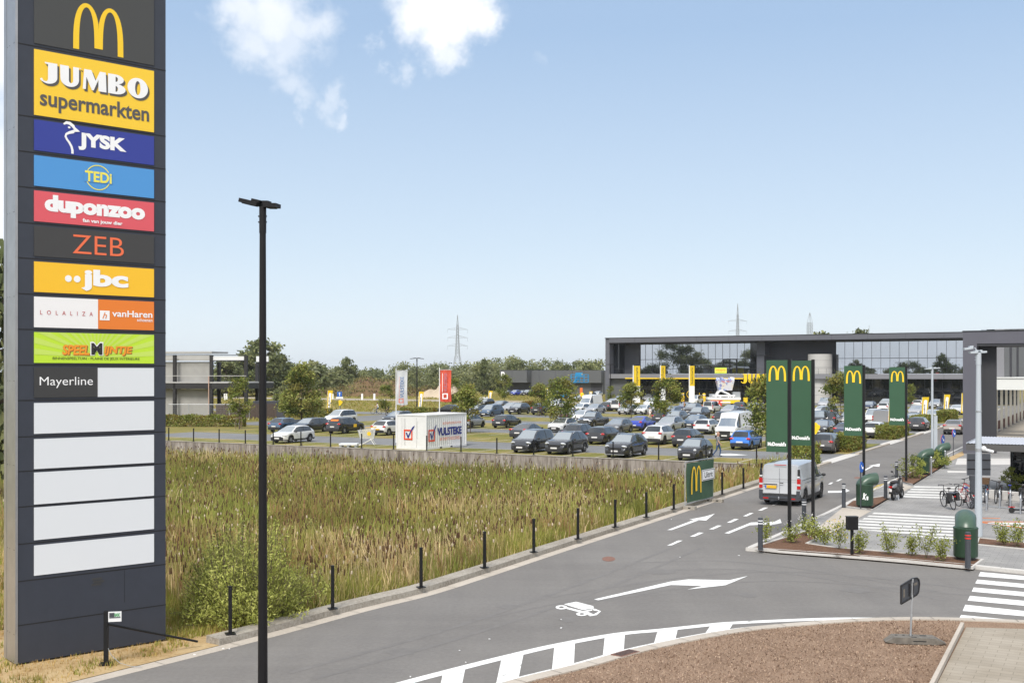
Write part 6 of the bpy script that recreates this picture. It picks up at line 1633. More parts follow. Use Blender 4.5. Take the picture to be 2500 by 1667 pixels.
vehicle(1903, 1234, 'van', 'aluminium', 'a', 'silver panel van with a yellow plate driving away on the road', 'van', 'rim_dark', group='vans', extra=van_extra)

def roof_rails(t, p, xf, xr, Rw, h2, hw):
    for sy in (1, -1):
        mb = MB(); y = sy*hw*.70; z = p['H'] - .02; mb.tube([(p['rf'] - .15, y, z - .06), (p['rf'] - .35, y, z + .035), (p['rr'] + .35, y, z + .02), (p['rr'] + .15, y, z - .06)], .022, 6); mb.build('roof_rail', 'steel', t)
def bumper_trim(t, p, xf, xr, Rw, h2, hw):
    mb = MB(); mb.box((h2 + .0, 0, .26), (.10, 1.5, .05)); mb.build('bumper_trim', 'steel', t)
def sills(t, p, *a):
    roof_rails(t, p, *a)
def sticker(t, p, xf, xr, Rw, h2, hw):
    mb = MB(); mb.bx(xr + 1.45, xr + 1.95, -hw - .012, -hw - .004, .62, .92); s = mb.build('door_sticker', 'yellow', t)
    mb = MB(); mb.box((p['rr'] - .24 - .02, 0, 1.36), (.02, .95, .20), 0, (0, R(38), 0)); mb.build('window_sticker', 'orange', t)
def pickup_extra(t, p, xf, xr, Rw, h2, hw):
    mb = MB(); mb.tube([(h2 - .25, .55, .98), (h2 - .02, .0, .99), (h2 - .25, -.55, .98)], .03); mb.build('bonnet_trim', 'steel', t)
    mb = MB()
    for k in range(3): mb.box((h2 + .01, 0, .70 + k*.09), (.05, .95, .03))
    mb.build('grille_bars', 'steel', t)
    mb = MB(); mb.bx(-h2 + .12, p['rw'] - .12, -hw + .16, hw - .16, 1.085, 1.10); mb.build('bed_cover', 'plastic_black', t)
def bigvan_extra(t, p, xf, xr, Rw, h2, hw):
    mb = MB(); mb.box((h2 - .04, 0, .42), (.14, 1.7, .22)); mb.build('front_bumper', 'plastic_black', t)
    mb = MB(); mb.box((h2 - .03, 0, .86), (.03, .22, .12)); mb.build('badge', 'steel', t)
    mb = MB(); mb.bx(-2.6, 1.0, hw - .004, hw + .012, .62, .70); mb.bx(-2.6, 1.0, -hw - .012, -hw + .004, .62, .70); mb.build('side_rail', 'plastic_black', t)

A = vehicle
# front row and left cluster
A(676,1083,'hatch','white','t','white hatchback with dark kidney grille parked at the wall, right of the black lamp post')
A(668,1056,'hatch','steel_blue','a','blue grey hatchback seen from behind, partly hidden by the tall black lamp post',rims='rim_dark')
A(721,1058,'estate','black','t','black car with its bonnet behind the white hatchback at left')
A(811,1060,'suv','black','a','black SUV with a yellow door sticker and an orange note in its rear window',extra=sticker)
A(803,1037,'mpv','white','t','white people carrier at the back of the left group, facing the camera')
A(921,1064,'hatch','white','a','white hatchback with a yellow plate half hidden by the white container',plate='plate_yellow')
A(944,1036,'estate','dark_grey','t','dark grey estate car in front of the two cyclists, behind the container',extra=roof_rails)
A(1098,1012,'coupe','black','l','black sloping SUV driving left behind the white container')
A(1129,1046,'small','silver','a','small silver hatchback poking out right of the white container',rims='rim_dark')
A(1180,1018,'mpv','steel_blue','t','blue grey people carrier facing the camera right of the small round tree')
A(1146,1014,'hatch','black','t','black car hidden behind the small round tree by the container',detail=1)
A(1172,992,'hatch','dark_grey','t','dark car under the far yellow banner by the white board',detail=1)
A(1207,999,'sedan','grey','t','grey car behind the blue grey people carrier',detail=1)
A(1250,1012,'suv','black','t','black crossover with a white plate behind the black hatchback',rims='rim_silver')
A(1232,1006,'hatch','silver','t','silver car tucked left behind the black crossover',detail=1)
A(1308,1013,'suv','black','a','black estate car beside the rusty brown hedge')
A(1216,1046,'hatch','black','a','black hatchback alone in the middle of the empty bays right of the container')
A(1262,1074,'sedan','dark_grey','a','dark grey saloon behind the dark people carrier, red tail light showing',rims='rim_dark')
A(1268,1107,'mpv','dark_grey','t','dark blue grey people carrier with pale headlights, leftmost of the front row by the wall',rims='rim_silver')
A(1352,1111,'suv','dark_grey','t','dark grey SUV with silver roof rails beside the dark people carrier',extra=sills)
A(1500,1119,'suv','dark_grey','t','dark grey SUV with a chrome bumper line, third car in the front row',extra=lambda *a: (roof_rails(*a), bumper_trim(*a)))
A(1676,1127,'mini','black','t','tiny rounded black car with round headlights above the green banner fence',rims='rim_dark')
A(1392,1083,'suv','dark_grey','a','dark SUV seen from behind between the front row SUV and the black estate',extra=roof_rails,rims='rim_dark')
A(1451,1086,'estate','black','a','black estate with a white plate behind the front row, left of the chrome trimmed SUV')
A(1590,1087,'suv','white','a','white crossover with a black bumper seen from behind',rims='rim_dark')
A(1661,1093,'small','black','a','small black hatchback seen from behind, above the tiny rounded black car',rims='rim_dark')
A(1805,1099,'small','sky_blue','a','bright blue small hatchback behind the walking man')
A(1768,1077,'bigvan','white','t','large white delivery van facing the camera behind the blue hatchback','van',rims='rim_dark',group='vans',extra=bigvan_extra)
A(1711,1061,'estate','white','a','white estate car driving away in the lane left of the large white van')
A(1682,1046,'hatch','steel_blue','t','blue hatchback facing the camera behind the white estate',rims='rim_dark')
A(1616,1058,'suv','silver','t','silver grey car directly behind the white crossover')
A(1634,1038,'suv','grey','t','grey car behind the leaning tree trunk')
A(1606,1036,'suv','black','a','black SUV with red light bar seen from behind, left of the leaning tree')
A(1547,1053,'coupe','bright_blue','a','vivid blue saloon with a rear spoiler',rims='rim_dark')
A(1489,1059,'hatch','grey','t','metallic grey hatchback left of the vivid blue saloon')
A(1424,1047,'pickup','black','t','black pickup truck with a chrome grille','pickup',extra=pickup_extra)
A(1352,1056,'hatch','white','t','white hatchback under the leafy staked tree')
A(1403,1032,'hatch','white','t','white car squeezed between the staked tree and the pickup',detail=1)
A(1438,1010,'sedan','silver','t','silver coupe in front of the high white van')
A(1423,1003,'bigvan','white','t','high roofed white van in the middle distance below the blue lift basket','van',group='vans',extra=bigvan_extra)
A(1404,1009,'hatch','white','t','white car at the right side of the staked tree crown',detail=1)
A(1474,1004,'hatch','black','a','black hatchback with red tail lights beside the high white van',detail=1)
A(1500,1004,'kangoo','white','a','white box shaped van seen from behind at the foot of the thin lamp post','van',detail=1,group='vans')
A(1519,1013,'hatch','silver','t','silver hatchback left of the round tree under the left tall banner')
A(1558,1013,'sedan','white','t','white saloon right of the round tree under the left tall banner')
# middle distance right
A(1679,1012,'suv','grey','t','boxy grey off roader with a roof box right of the leaning tree crown',rims='rim_dark')
A(1690,988,'kangoo','white','t','small white van below the right tall yellow banner','van',detail=1,group='vans')
A(1727,1009,'kangoo','white','a','white square backed car below the promotional trailer',detail=1)
A(1692,1026,'mpv','black','t','large black people carrier with grey side windows')
A(1755,1040,'suv','black','a','tall black SUV with vertical red lights')
A(1771,1013,'sedan','silver','t','silver saloon in front of the promotional trailer',detail=1)
A(1808,1021,'estate','grey','a','grey estate with wide red lights above the large white van',detail=1)
A(1800,1003,'hatch','dark_grey','a','dark hatchback right below the yellow trailer side',detail=1)
A(1626,1020,'hatch','steel_blue','t','pale blue grey car behind the pink shirted person',detail=1)
A(1662,1006,'hatch','dark_blue','t','dark blue car hidden behind the leaning tree crown',detail=1)
A(1832,1006,'hatch','dark_grey','t','dark car beside the first green sign, near the person in pale clothes',detail=1)
A(1786,1032,'hatch','dark_blue','t','very dark car squeezed right of the tall black SUV',detail=1)
A(1580,996,'mpv','white','t','white people carrier behind the white saloon, second from the store',detail=1)
A(1599,1000,'hatch','black','t','black car right of the white people carrier',detail=1)
A(1576,979,'estate','silver','t','pale car with a loaded roof rack close to the store front',detail=1,extra=roof_rails)
A(1505,982,'hatch','dark_grey','t','dark grey car at the store corner right of the thin lamp post',detail=1)
A(1514,990,'hatch','dark_red','t','dark red car left of the left tall banner',detail=1)
A(1486,992,'sedan','white','t','white car at the foot of the thin lamp post',detail=1)
A(1408,979,'sedan','silver','t','silver grey car behind the orange pennant',detail=1)
A(1432,975,'suv','black','t','black car between the orange pennant and the yellow pennant',detail=1)
A(1452,969,'mini','white','t','small white car by the shed wall next to the yellow pennant',detail=1)
A(1338,986,'sedan','white','t','white car behind the small tree below the shed, rear one of two',detail=1)
A(1346,998,'hatch','white','t','white car behind the staked tree, nearer one of two',detail=1)
A(1376,1028,'hatch','dark_red','t','dark red car showing under the staked tree crown',detail=1)
# in front of the shed
A(1230,966,'hatch','black','t','black car at the left end of the shed front',detail=1)
A(1249,966.5,'suv','bright_blue','t','blue car in front of the dark shed recess',detail=1)
A(1264,966,'hatch','silver','t','silver car beside the blue car at the shed',detail=1)
A(1279,966,'suv','black','t','black car right of the silver car at the shed',detail=1)
A(1301,966,'suv','black','a','black car by the orange upright pennant at the shed',detail=1)
A(1351,966.5,'kangoo','beige','a','pale pinkish van at the shed shop front','van',detail=1,group='vans')
# right of the green signs
A(2004,1108,'estate','brown_grey','a','brown grey estate leaving beside the yellow cut out sign')
A(1996,1064,'hatch','black','t','black hatchback behind the yellow cut out sign',detail=1)
A(2020,1042,'suv','black','a','black SUV with a white plate left of the bright young tree',rims='rim_dark')
A(2056,1071,'sedan','dark_blue','a','dark blue grey saloon cut off by the third green sign')
A(2061,1040,'hatch','white','t','white car behind the dark blue grey saloon',detail=1)
A(1992,1043,'kangoo','black','t','black tall car at the edge of the second green sign',detail=1)
A(1999,1016,'hatch','white','t','white car next to the white stair drum, nearest of the pale ones',detail=1)
A(2017,1018,'hatch','dark_grey','a','two tone dark hatchback in front of the stair drum',detail=1)
A(2007,996,'kangoo','silver','t','pale tall car at the foot of the stair drum',detail=1)
A(2124,1036,'kangoo','white','t','white van right of the third green sign pole','van',detail=1,group='vans')
A(2127,1071,'estate','white','a','white estate seen from behind right of the third green sign pole',rims='rim_silver')
A(2150,1043,'van','van_grey','a','dull grey van seen from behind, left of the leaning yellow banner','van',detail=1,group='vans')
A(2154,1006,'hatch','white','a','white hatchback seen from behind above the dull grey van',detail=1)
A(2158,992,'sedan','silver','t','silver car second from the store right of the third green sign',detail=1)
A(2168,978,'hatch','steel_blue','t','pale blue car nearest the dark shop window right of the third green sign',detail=1)
A(2117,1002,'hatch','dark_blue','t','dark car by the third green sign pole',detail=1)
A(2199,1047,'hatch','dark_blue','a','dark car behind the hedge below the fourth green sign',detail=1)
A(2231,1016,'hatch','silver','t','silver car right of the fourth green sign, front one',detail=1)
A(2224,1039,'sedan','grey','t','grey car directly right of the fourth green sign pole',detail=1)
A(2236,1053,'hatch','black','a','black car with a red tail light behind the row end hedge',detail=1)
A(2238,997,'hatch','white','a','white hatchback far right near the shop window',detail=1)
A(2280,998,'suv','silver','t','silver SUV behind the white road lamp, farther one',detail=1)
A(2298,1024,'suv','dark_grey','a','dark SUV with a red light left of the middle yellow banner',detail=1)
A(2272,1030,'hatch','white','t','white car behind the hedge by the white road lamp',detail=1)
A(2332,1012,'sedan','white','t','white car behind the farthest hedge near the grey portal',detail=1)
A(2324,1061,'sedan','beige','a','beige silver saloon driving away on the road beside the portal',rims='rim_silver')
# ------------------------------------------------------------------ white shipping container
C0 = G(1041, 1099); t = thing('shipping_container', 'white shipping container with navy and red company lettering by the wall', 'container', (C0.x, C0.y, .03), TH)
mat('container_white', (.71, .71, .70), .5, var=.04, vscale=1.2); mat('container_red', (.72, .07, .02), .5); mat('container_orange', (.78, .22, .10), .55); mat('dark_gap', (.015, .015, .015), .8)
CW, CL, CH = 2.85, 6.15, 2.76
mb = MB()
def corr(mb, x_or_y, a0, a1, z0, z1, n, axis, depth=.035):
    prof = []
    for i in range(n):
        s = (a1 - a0)/n; b = a0 + i*s; prof += [(b, 0), (b + .28*s, 0), (b + .42*s, depth), (b + .82*s, depth)]
    prof.append((a1, 0))
    pts = [(x_or_y - d, a) if axis == 'y' else (a, x_or_y + d) for a, d in prof]
    vs = [(p[0], p[1], z0) for p in pts] + [(p[0], p[1], z1) for p in pts]; m = len(pts)
    mb.add(vs, [(i, i+1, m+i+1, m+i) for i in range(m-1)])
corr(mb, -.03, .08, CL - .08, .16, CH - .10, 20, 'y'); corr(mb, -CW + .03, .08, CL - .08, .16, CH - .1, 20, 'y', -.035)
mb.bx(-CW, 0, 0.04, .07, .16, CH - .10); mb.bx(-CW, 0, CL - .07, CL - .04, .16, CH - .1); mb.bx(-CW + .02, -.02, .02, CL - .02, CH - .06, CH - .03); mb.build('walls', 'container_white', t)
mb = MB()
for x in (-.04, -CW + .04):
    for y in (.04, CL - .04): mb.bx(x - .045, x + .045, y - .045, y + .045, 0, CH)
for x in (-.035, -CW + .035): mb.bx(x - .035, x + .035, .086, CL - .086, .0, .155); mb.bx(x - .035, x + .035, .086, CL - .086, CH - .10, CH - .005)
for y in (.035, CL - .035): mb.bx(-CW + .086, -.086, y - .035, y + .035, .0, .155); mb.bx(-CW + .086, -.086, y - .035, y + .035, CH - .10, CH - .005)
mb.build('frame', 'container_white', t)
mb = MB()
for y in (2.0, 3.6): mb.bx(.0005, .006, y, y + .32, .01, .12)
mb.build('fork_pocket', 'dark_gap', t)
mb = MB()
for x in (-CW + .5, -.95): mb.cyl((x, .005, .2), (x, .005, CH - .2), .02, .02, 6)
for k in range(9): mb.bx(-CW/2 - .75 + .02*k, -CW/2 - .74 + .02*k, .03, .034, .3, CH - .3)
mb.bx(-.90, -.87, -.01, .03, .9, CH - .5); mb.build('door_bars', 'container_white', t)
def tick(mb, x, z, s, y, mi_sq=0, mi_ck=1):
    loop_ring(mb, [(x, z), (x + s, z), (x + s, z + s), (x, z + s)], [(x + .14*s, z + .14*s), (x + .86*s, z + .14*s), (x + .86*s, z + .86*s), (x + .14*s, z + .86*s)], y, mi_sq)
    flat(mb, [(x + .22*s, z + .68*s), (x + .36*s, z + .72*s), (x + .52*s, z + .42*s), (x + .98*s, z + 1.22*s), (x + 1.28*s, z + 1.42*s), (x + 1.18*s, z + 1.20*s), (x + .80*s, z + .70*s), (x + .54*s, z + .16*s), (x + .46*s, z + .16*s)], y - .006, mi_ck)
mb = MB(); tick(mb, -CW + .70, .75, .82, .0); mb.build('emblem', ['container_red', 'navy'], t)
mb = MB(); tick(mb, .30, .62, .95, .0); e_ = mb.build('emblem', ['container_red', 'navy'], t); e_.rotation_euler = (0, 0, math.pi/2); e_.location = (.012, 0, 0)
for s, a, b, w_, h_, m_ in (('VULSTEKE', 1.62, 1.02, 3.75, .66, 'navy'), ('BEDRIJFSGEBOUWEN', 2.45, 1.86, 2.85, .24, 'container_orange'), ('BATIMENTS INDUSTRIELS', 2.0, .62, 3.2, .26, 'container_orange')):
    mb = MB(); put_text(mb, s, a, b, w_, h_, 0, bold=.045 if s == 'VULSTEKE' else .0); l_ = mb.build('lettering', m_, t); l_.rotation_euler = (0, 0, math.pi/2); l_.location = (.012, 0, 0)

# ------------------------------------------------------------------ flags and banners
def shop_flag(p, h, w, fh, cloth, label, draw, pole_m='white_paint'):
    t = thing('flag', label, 'flag', p, R(-8), 'tall shop flags')
    mb = MB(); mb.cyl((0, 0, 0), (0, 0, h), .05, .035, 10); mb.ell((0, 0, h + .02), (.05, .05, .04)); mb.build('pole', pole_m, t, 40)
    mb = MB(); mb.cyl((0, 0, h - .12), (w + .15, 0, h - .12), .015, .015, 6); mb.build('arm', pole_m, t)
    mb = MB(); nx, nz_ = 8, 16; vs = []
    for j in range(nz_ + 1):
        for i in range(nx + 1): vs.append((.06 + w*i/nx, .06*math.sin(i*1.1 + j*.35) + .05*math.sin(j*.5), h - .15 - fh*j/nz_ - .06*math.sin(i/nx*3)*(j/nz_)))
    mb.add(vs, [(j*(nx+1)+i, (j+1)*(nx+1)+i, (j+1)*(nx+1)+i+1, j*(nx+1)+i+1) for j in range(nz_) for i in range(nx)]); c = mb.build('cloth', cloth, t, 60)
    draw(t, w, h, fh)
mat('flag_white', (.68, .69, .70), .8, trans=.3); mat('flag_red', (.78, .12, .07), .8, trans=.3); mat('flag_print', (.10, .17, .33), .8); mat('flag_print_red', (.62, .12, .06), .8); mat('flag_faded', (.42, .16, .20), .8); mat('flag_yellow', (.86, .62, .02), .7, trans=.25)
def fd1(t, w, h, fh):
    mb = MB(); put_text(mb, 'VULSTEKE', w*.78, h - .15 - fh*.80, fh*.62, w*.34, -.20, bold=.02, rot90=True); mb.build('lettering', 'flag_print', t)
    mb = MB(); put_text(mb, 'BEDRIJFSGEBOUWEN', w*.42, h - .15 - fh*.78, fh*.6, w*.10, -.20, rot90=True); loop_ring(mb, [(w*.3, h-.15-fh*.95), (w*.75, h-.15-fh*.95), (w*.75, h-.15-fh*.82), (w*.3, h-.15-fh*.82)], [(w*.38, h-.15-fh*.93), (w*.67, h-.15-fh*.93), (w*.67, h-.15-fh*.84), (w*.38, h-.15-fh*.84)], -.20); mb.build('emblem', 'flag_print_red', t)
def fd2(t, w, h, fh):
    mb = MB(); put_text(mb, 'VULSTEKE', w*.72, h - .15 - fh*.70, fh*.60, w*.26, -.20, bold=.03, rot90=True); mb.build('lettering', 'flag_faded', t)
    mb = MB(); loop_ring(mb, [(w*.3, h-.15-fh*.92), (w*.8, h-.15-fh*.92), (w*.8, h-.15-fh*.74), (w*.3, h-.15-fh*.74)], [(w*.4, h-.15-fh*.89), (w*.70, h-.15-fh*.89), (w*.70, h-.15-fh*.77), (w*.4, h-.15-fh*.77)], -.20); mb.bx(w*.30, w*.34, -.203, -.2, h-.15-fh*.7, h-.15-fh*.1); mb.build('emblem', 'letter_white', t)
shop_flag(at_d(967, 97), zpx(901, 97), .95, 2.95, 'flag_white', 'white flag with upright blue lettering on a white pole behind the container', fd1)
shop_flag(at_d(1073, 97), zpx(899, 97), .98, 2.75, 'flag_red', 'red flag with a square emblem on a white pole behind the container', fd2)
def beach_flag(px, py, h, label, lean=.12, w=.78, cat='banner'):
    t = thing('banner_flag', label, cat, G(px, py), R(-6) + rnd.uniform(-.1, .1), 'yellow banner flags on the ground')
    mb = MB(); mb.bx(-.25, .25, -.25, .25, 0, .06); mb.cyl((0, 0, .05), (0, 0, .35), .03); mb.build('base', 'plastic_black', t)
    L_ = [(0 + lean*h*k/10*.35, .3 + (h - .3)*k/10) for k in range(11)]; W_ = [w*(.62 + .38*(k/10)) for k in range(11)]
    mb = MB(); loop_ring(mb, L_, [(a + b, z) for (a, z), b in zip(L_, W_)], 0, closed=False); loop_ring(mb, [(a + b, z) for (a, z), b in zip(L_, W_)], L_, .012, closed=False); c = mb.build('cloth', 'flag_yellow', t)
    mb = MB(); mb.tube([(a, .006, z) for a, z in [(0, .1)] + L_[::5]], .018, 6); mb.build('pole', 'white_paint', t)
    mb = MB(); 
    k0 = L_[1]; flat(mb, [(k0[0] + .22*w, .3 + .08*h), (k0[0] + .62*w, .3 + .08*h), (L_[8][0] + .74*w, .3 + .82*(h - .3)), (L_[8][0] + .26*w, .3 + .82*(h - .3))], -.006); flat(mb, ell_pts(L_[9][0] + .50*w, .3 + .84*(h-.3), .24*w, .20*w, 14), -.009); s_ = mb.build('white_strip', 'letter_white', t)
    mb = MB(); put_text(mb, 'Jumbo', L_[4][0] + .58*w, .3 + .16*(h - .3), .56*(h - .3), .26*w, -.014, bold=.04, rot90=True); mb.build('lettering', 'letter_black', t)
for x, y, h, lb in ((797, 1013, 3.6, 'yellow banner flag beside the blue one way sign'), (1020, 1008, 3.3, 'yellow banner flag behind the container by the twin headed lamp'), (1191, 990, 2.8, 'yellow banner flag beside the white board'), (2168, 1056, 3.4, 'leaning yellow banner flag at the left edge of the fourth green sign'),
                    (2249, 1038, 3.3, 'yellow banner flag left of the white road lamp'), (2303, 1024, 3.3, 'yellow banner flag between the white road lamp and the grey portal'), (2346, 1013, 3.2, 'yellow banner flag cut off by the grey portal'), (1438, 975, 1.9, 'small yellow pennant by the small white car at the shed'), (1331, 978, 2.8, 'small yellow banner beside the tree below the shed')):
    beach_flag(x, y, h, lb, .16 if x in (797, 1020, 1191) else .10)
mat('pennant_orange', (.75, .17, .03), .7)
for x, y, h, lb in ((1304, 967, 1.6, 'orange upright pennant in front of the grey shed'), (1419, 978, 2.9, 'orange upright pennant above the high white van')):
    t = thing('pennant', lb, 'banner', G(x, y), 0); mb = MB(); mb.bx(-.3, .3, -.03, .03, .2, h); mb.build('cloth', 'pennant_orange', t); mb = MB(); mb.cyl((0, .05, 0), (0, .05, h), .03); mb.build('pole', 'white_paint', t)
t = thing('small_balloon_sign', 'yellow cut out sign on the orange pennant above the high white van', 'sign', G(1421, 979), 0); mb = MB(); mb.cyl((0, 0, 0), (0, 0, .9), .03); mb.build('post', 'white_paint', t); mb = MB(); mb.ell((0, 0, 1.4), (.42, .06, .5)); mb.build('face', 'bright_yellow', t, 60)
def tall_banner(px, d, label, yaw, w=1.1, ytop=893, ybot=942, text='Supermarkt'):
    p = at_d(px, d); h = zpx(ytop, d); z1 = zpx(ybot, d); t = thing('tall_banner', label, 'banner', p, yaw, 'three tall yellow banners before the store')
    mb = MB(); mb.cyl((0, 0, 0), (0, 0, h + .1), .11, .09, 10); mb.build('pole', 'white_paint', t, 40)
    mb = MB(); mb.bx(.13, .13 + w, -.02, .02, z1, h); c = mb.build('banner_cloth', 'flag_yellow', t)
    mb = MB(); mb.bx(.13, .13 + w, -.02, .02, z1 - 3.0, z1 - .002); mb.build('lower_cloth', 'letter_white', t)
    for yy in (-.03, ): mb = MB(); put_text(mb, text, .13 + w*.78, z1 + .35, (h - z1)*.84, w*.5, yy, bold=.01, rot90=True); mb.build('lettering', 'letter_black', t)
tall_banner(1546, 200, 'left tall yellow banner with upright lettering in front of the store', 0)
tall_banner(1612.5, 200, 'middle tall yellow banner seen edge on in front of the store', R(-58), 1.2)
tall_banner(1683, 200, 'right tall yellow banner seen almost edge on in front of the store', R(-45), 1.0)

# ------------------------------------------------------------------ four green restaurant signs
mat('sign_green', (.040, .100, .056), .5, spec=.35, var=.04, vscale=1.5)
def green_sign(px_pole, py_base, w, ytop, ybot, label):
    p = G(px_pole, py_base, .11); d = p.y; t = thing('pole_sign', label, 'sign', p, TH, 'green pole signs with golden arches'); z1, z0 = zpx(ytop, d) - .11, zpx(ybot, d) - .11
    mb = MB(); mb.bx(-.055, .055, -.055, .055, 0, z1 + .04); mb.build('pole', 'black_metal', t)
    mb = MB(); mb.bx(-.06 - w, -.062, -.035, .035, z0, z1); mb.build('sign_panel', 'sign_green', t).name
    pn = [c for c in t.children][-1]
    mb = MB(); arches(mb, -.06 - w*.89, z1 - w*.98, w*.82, w*.72, -.042); mb.build('arches', 'arch_yellow', pn)
    mb = MB(); put_text(mb, "McDonald's", -.06 - w*.93, z0 + w*.28, w*.86, w*.185, -.041, bold=.05); mb.build('lettering', 'letter_white', pn)
green_sign(1927.5, 1318, .77, 879, 1104, 'nearest green pole sign with golden arches, pole rising from the bark strip')
green_sign(1985, 1293, .79, 880, 1088, 'second green pole sign, directly right of the nearest one')
green_sign(2109, 1226, .83, 893, 1064, 'third green pole sign, its pole behind the litter funnel and blue round sign')
green_sign(2212.5, 1174, .84, 896, 1038, 'fourth and farthest green pole sign, its pole behind the moped')

# banner fence panel with the exit notice
pA, pB = G(1674, 1240, .05), G(1742, 1222, .05)
dv = pB - pA; t = thing('banner_fence', 'fence panel with a green banner, golden arches and an exit notice at the road edge', 'fence', (pA.x, pA.y, 0), math.atan2(dv.y, dv.x)); W_ = dv.length
mat('banner_green_cloth', (.048, .105, .058), .7, var=.12, vscale=2.5); ZT = zpx(1128, pA.y) ; ZT2 = zpx(1117, pB.y)
mb = MB(); zl = .22; n = 12; vs = []
for i in range(n + 1):
    a = i/n
    for j in range(7):
        b = j/6; z = zl + .05 + (ZT + (ZT2 - ZT)*a - .05 - zl - .05)*b; vs.append((.06 + (W_ - .12)*a + .02*math.sin(5*b), -.03 + .04*math.sin(7*a + 3*b), z))
mb.add(vs, [(i*7 + j, (i+1)*7 + j, (i+1)*7 + j + 1, i*7 + j + 1) for i in range(n) for j in range(6)]); bn = mb.build('banner', 'banner_green_cloth', t, 60)
mb = MB(); mb.tube([(0, .03, .12), (0, .03, ZT), (W_, .03, ZT2), (W_, .03, .12)], .022, 8); mb.tube([(0, .03, zl), (W_, .03, zl)], .02, 8); mb.build('frame', 'galvanised', t, 40)
mb = MB(); arches(mb, W_*.13, .62, W_*.36, 1.25, -.085); mb.build('arches', 'arch_yellow', bn)
mb = MB(); mb.bx(W_*.50, W_*.97, -.10, -.09, 1.12, 1.62); nb = mb.build('notice', 'letter_white', t)
mb = MB(); loop_ring(mb, [(W_*.515, 1.145), (W_*.955, 1.145), (W_*.955, 1.595), (W_*.515, 1.595)], [(W_*.53, 1.17), (W_*.94, 1.17), (W_*.94, 1.57), (W_*.53, 1.57)], -.103); put_text(mb, 'Uitrit', W_*.59, 1.24, W_*.30, .27, -.105, bold=.01); mb.build('lettering', 'letter_black', nb)
for xx in (0, W_):
    mb = MB(); mb.box((xx + .0, 0, .075), (.26, .95, .15)); mb.build('concrete_foot', 'weathered_concrete', t)
mb = MB()
for xx in (0, W_):
    for k in (-.22, .22): mb.bx(xx - .135, xx - .131, k - .06, k + .06, .05, .10)
mb.build('foot_slots', 'dark_gap', t)

# ------------------------------------------------------------------ bollards
def bollard(p, h, label, r=.085, red=False):
    t = thing('bollard', label, 'bollard', p, 0, 'dark grey bollards')
    mb = MB(); mb.cyl((0, 0, 0), (0, 0, h), r, r*.95, 16); mb.cyl((0, 0, h), (0, 0, h + .012), r*.95, r*.75, 16); mb.build('post', 'graphite', t, 40)
    for k in range(2): mb = MB(); mb.lathe([(r + .002, h - .11 - .09*k), (r + .004, h - .105 - .09*k), (r + .004, h - .075 - .09*k), (r + .002, h - .07 - .09*k)], n=16); mb.build('reflective_band', 'red' if red else 'white_plastic', t, 40)
for x, y, yt, lb, rd in ((1856.5, 1342, 1264, 'dark grey bollard at the near corner of the bark strip', 0), (1963, 1290, 1219, 'dark grey bollard between the first two green sign poles', 0), (2060, 1238, 1180, 'dark grey bollard left of the litter funnel with the blue round sign', 0), (2162, 1216, 1162, 'dark grey bollard at the left side of the moped', 0),
                        (2189, 1167, 1127, 'dark grey bollard just behind the moped', 0), (2228, 1145, 1110, 'dark grey bollard behind the round bush', 0), (2264, 1122, 1096, 'farthest dark grey bollard, above the second litter funnel', 0), (2363, 1386, 1299, 'dark grey bollard with red bands in front of the near litter funnel', 1)):
    p = G(x, y, .11); bollard(p, (y - yt)*p.y/FPX, lb, red=bool(rd))
for x, y, yt, lb in ((2273.5, 1162, 1116, 'slim steel post by the second litter funnel'), (2307.5, 1142, 1101, 'slim steel post by the farthest litter funnel')):
    p = G(x, y, .1); t = thing('steel_post', lb, 'post', p, 0, 'slim steel posts'); h = (y - yt)*p.y/FPX; mb = MB(); mb.cyl((0, 0, 0), (0, 0, h), .045, .045, 12); mb.build('post', 'steel', t, 40); mb = MB(); mb.cyl((0, 0, h), (0, 0, h + .04), .052, .03, 12); mb.build('cap', 'steel', t, 40)

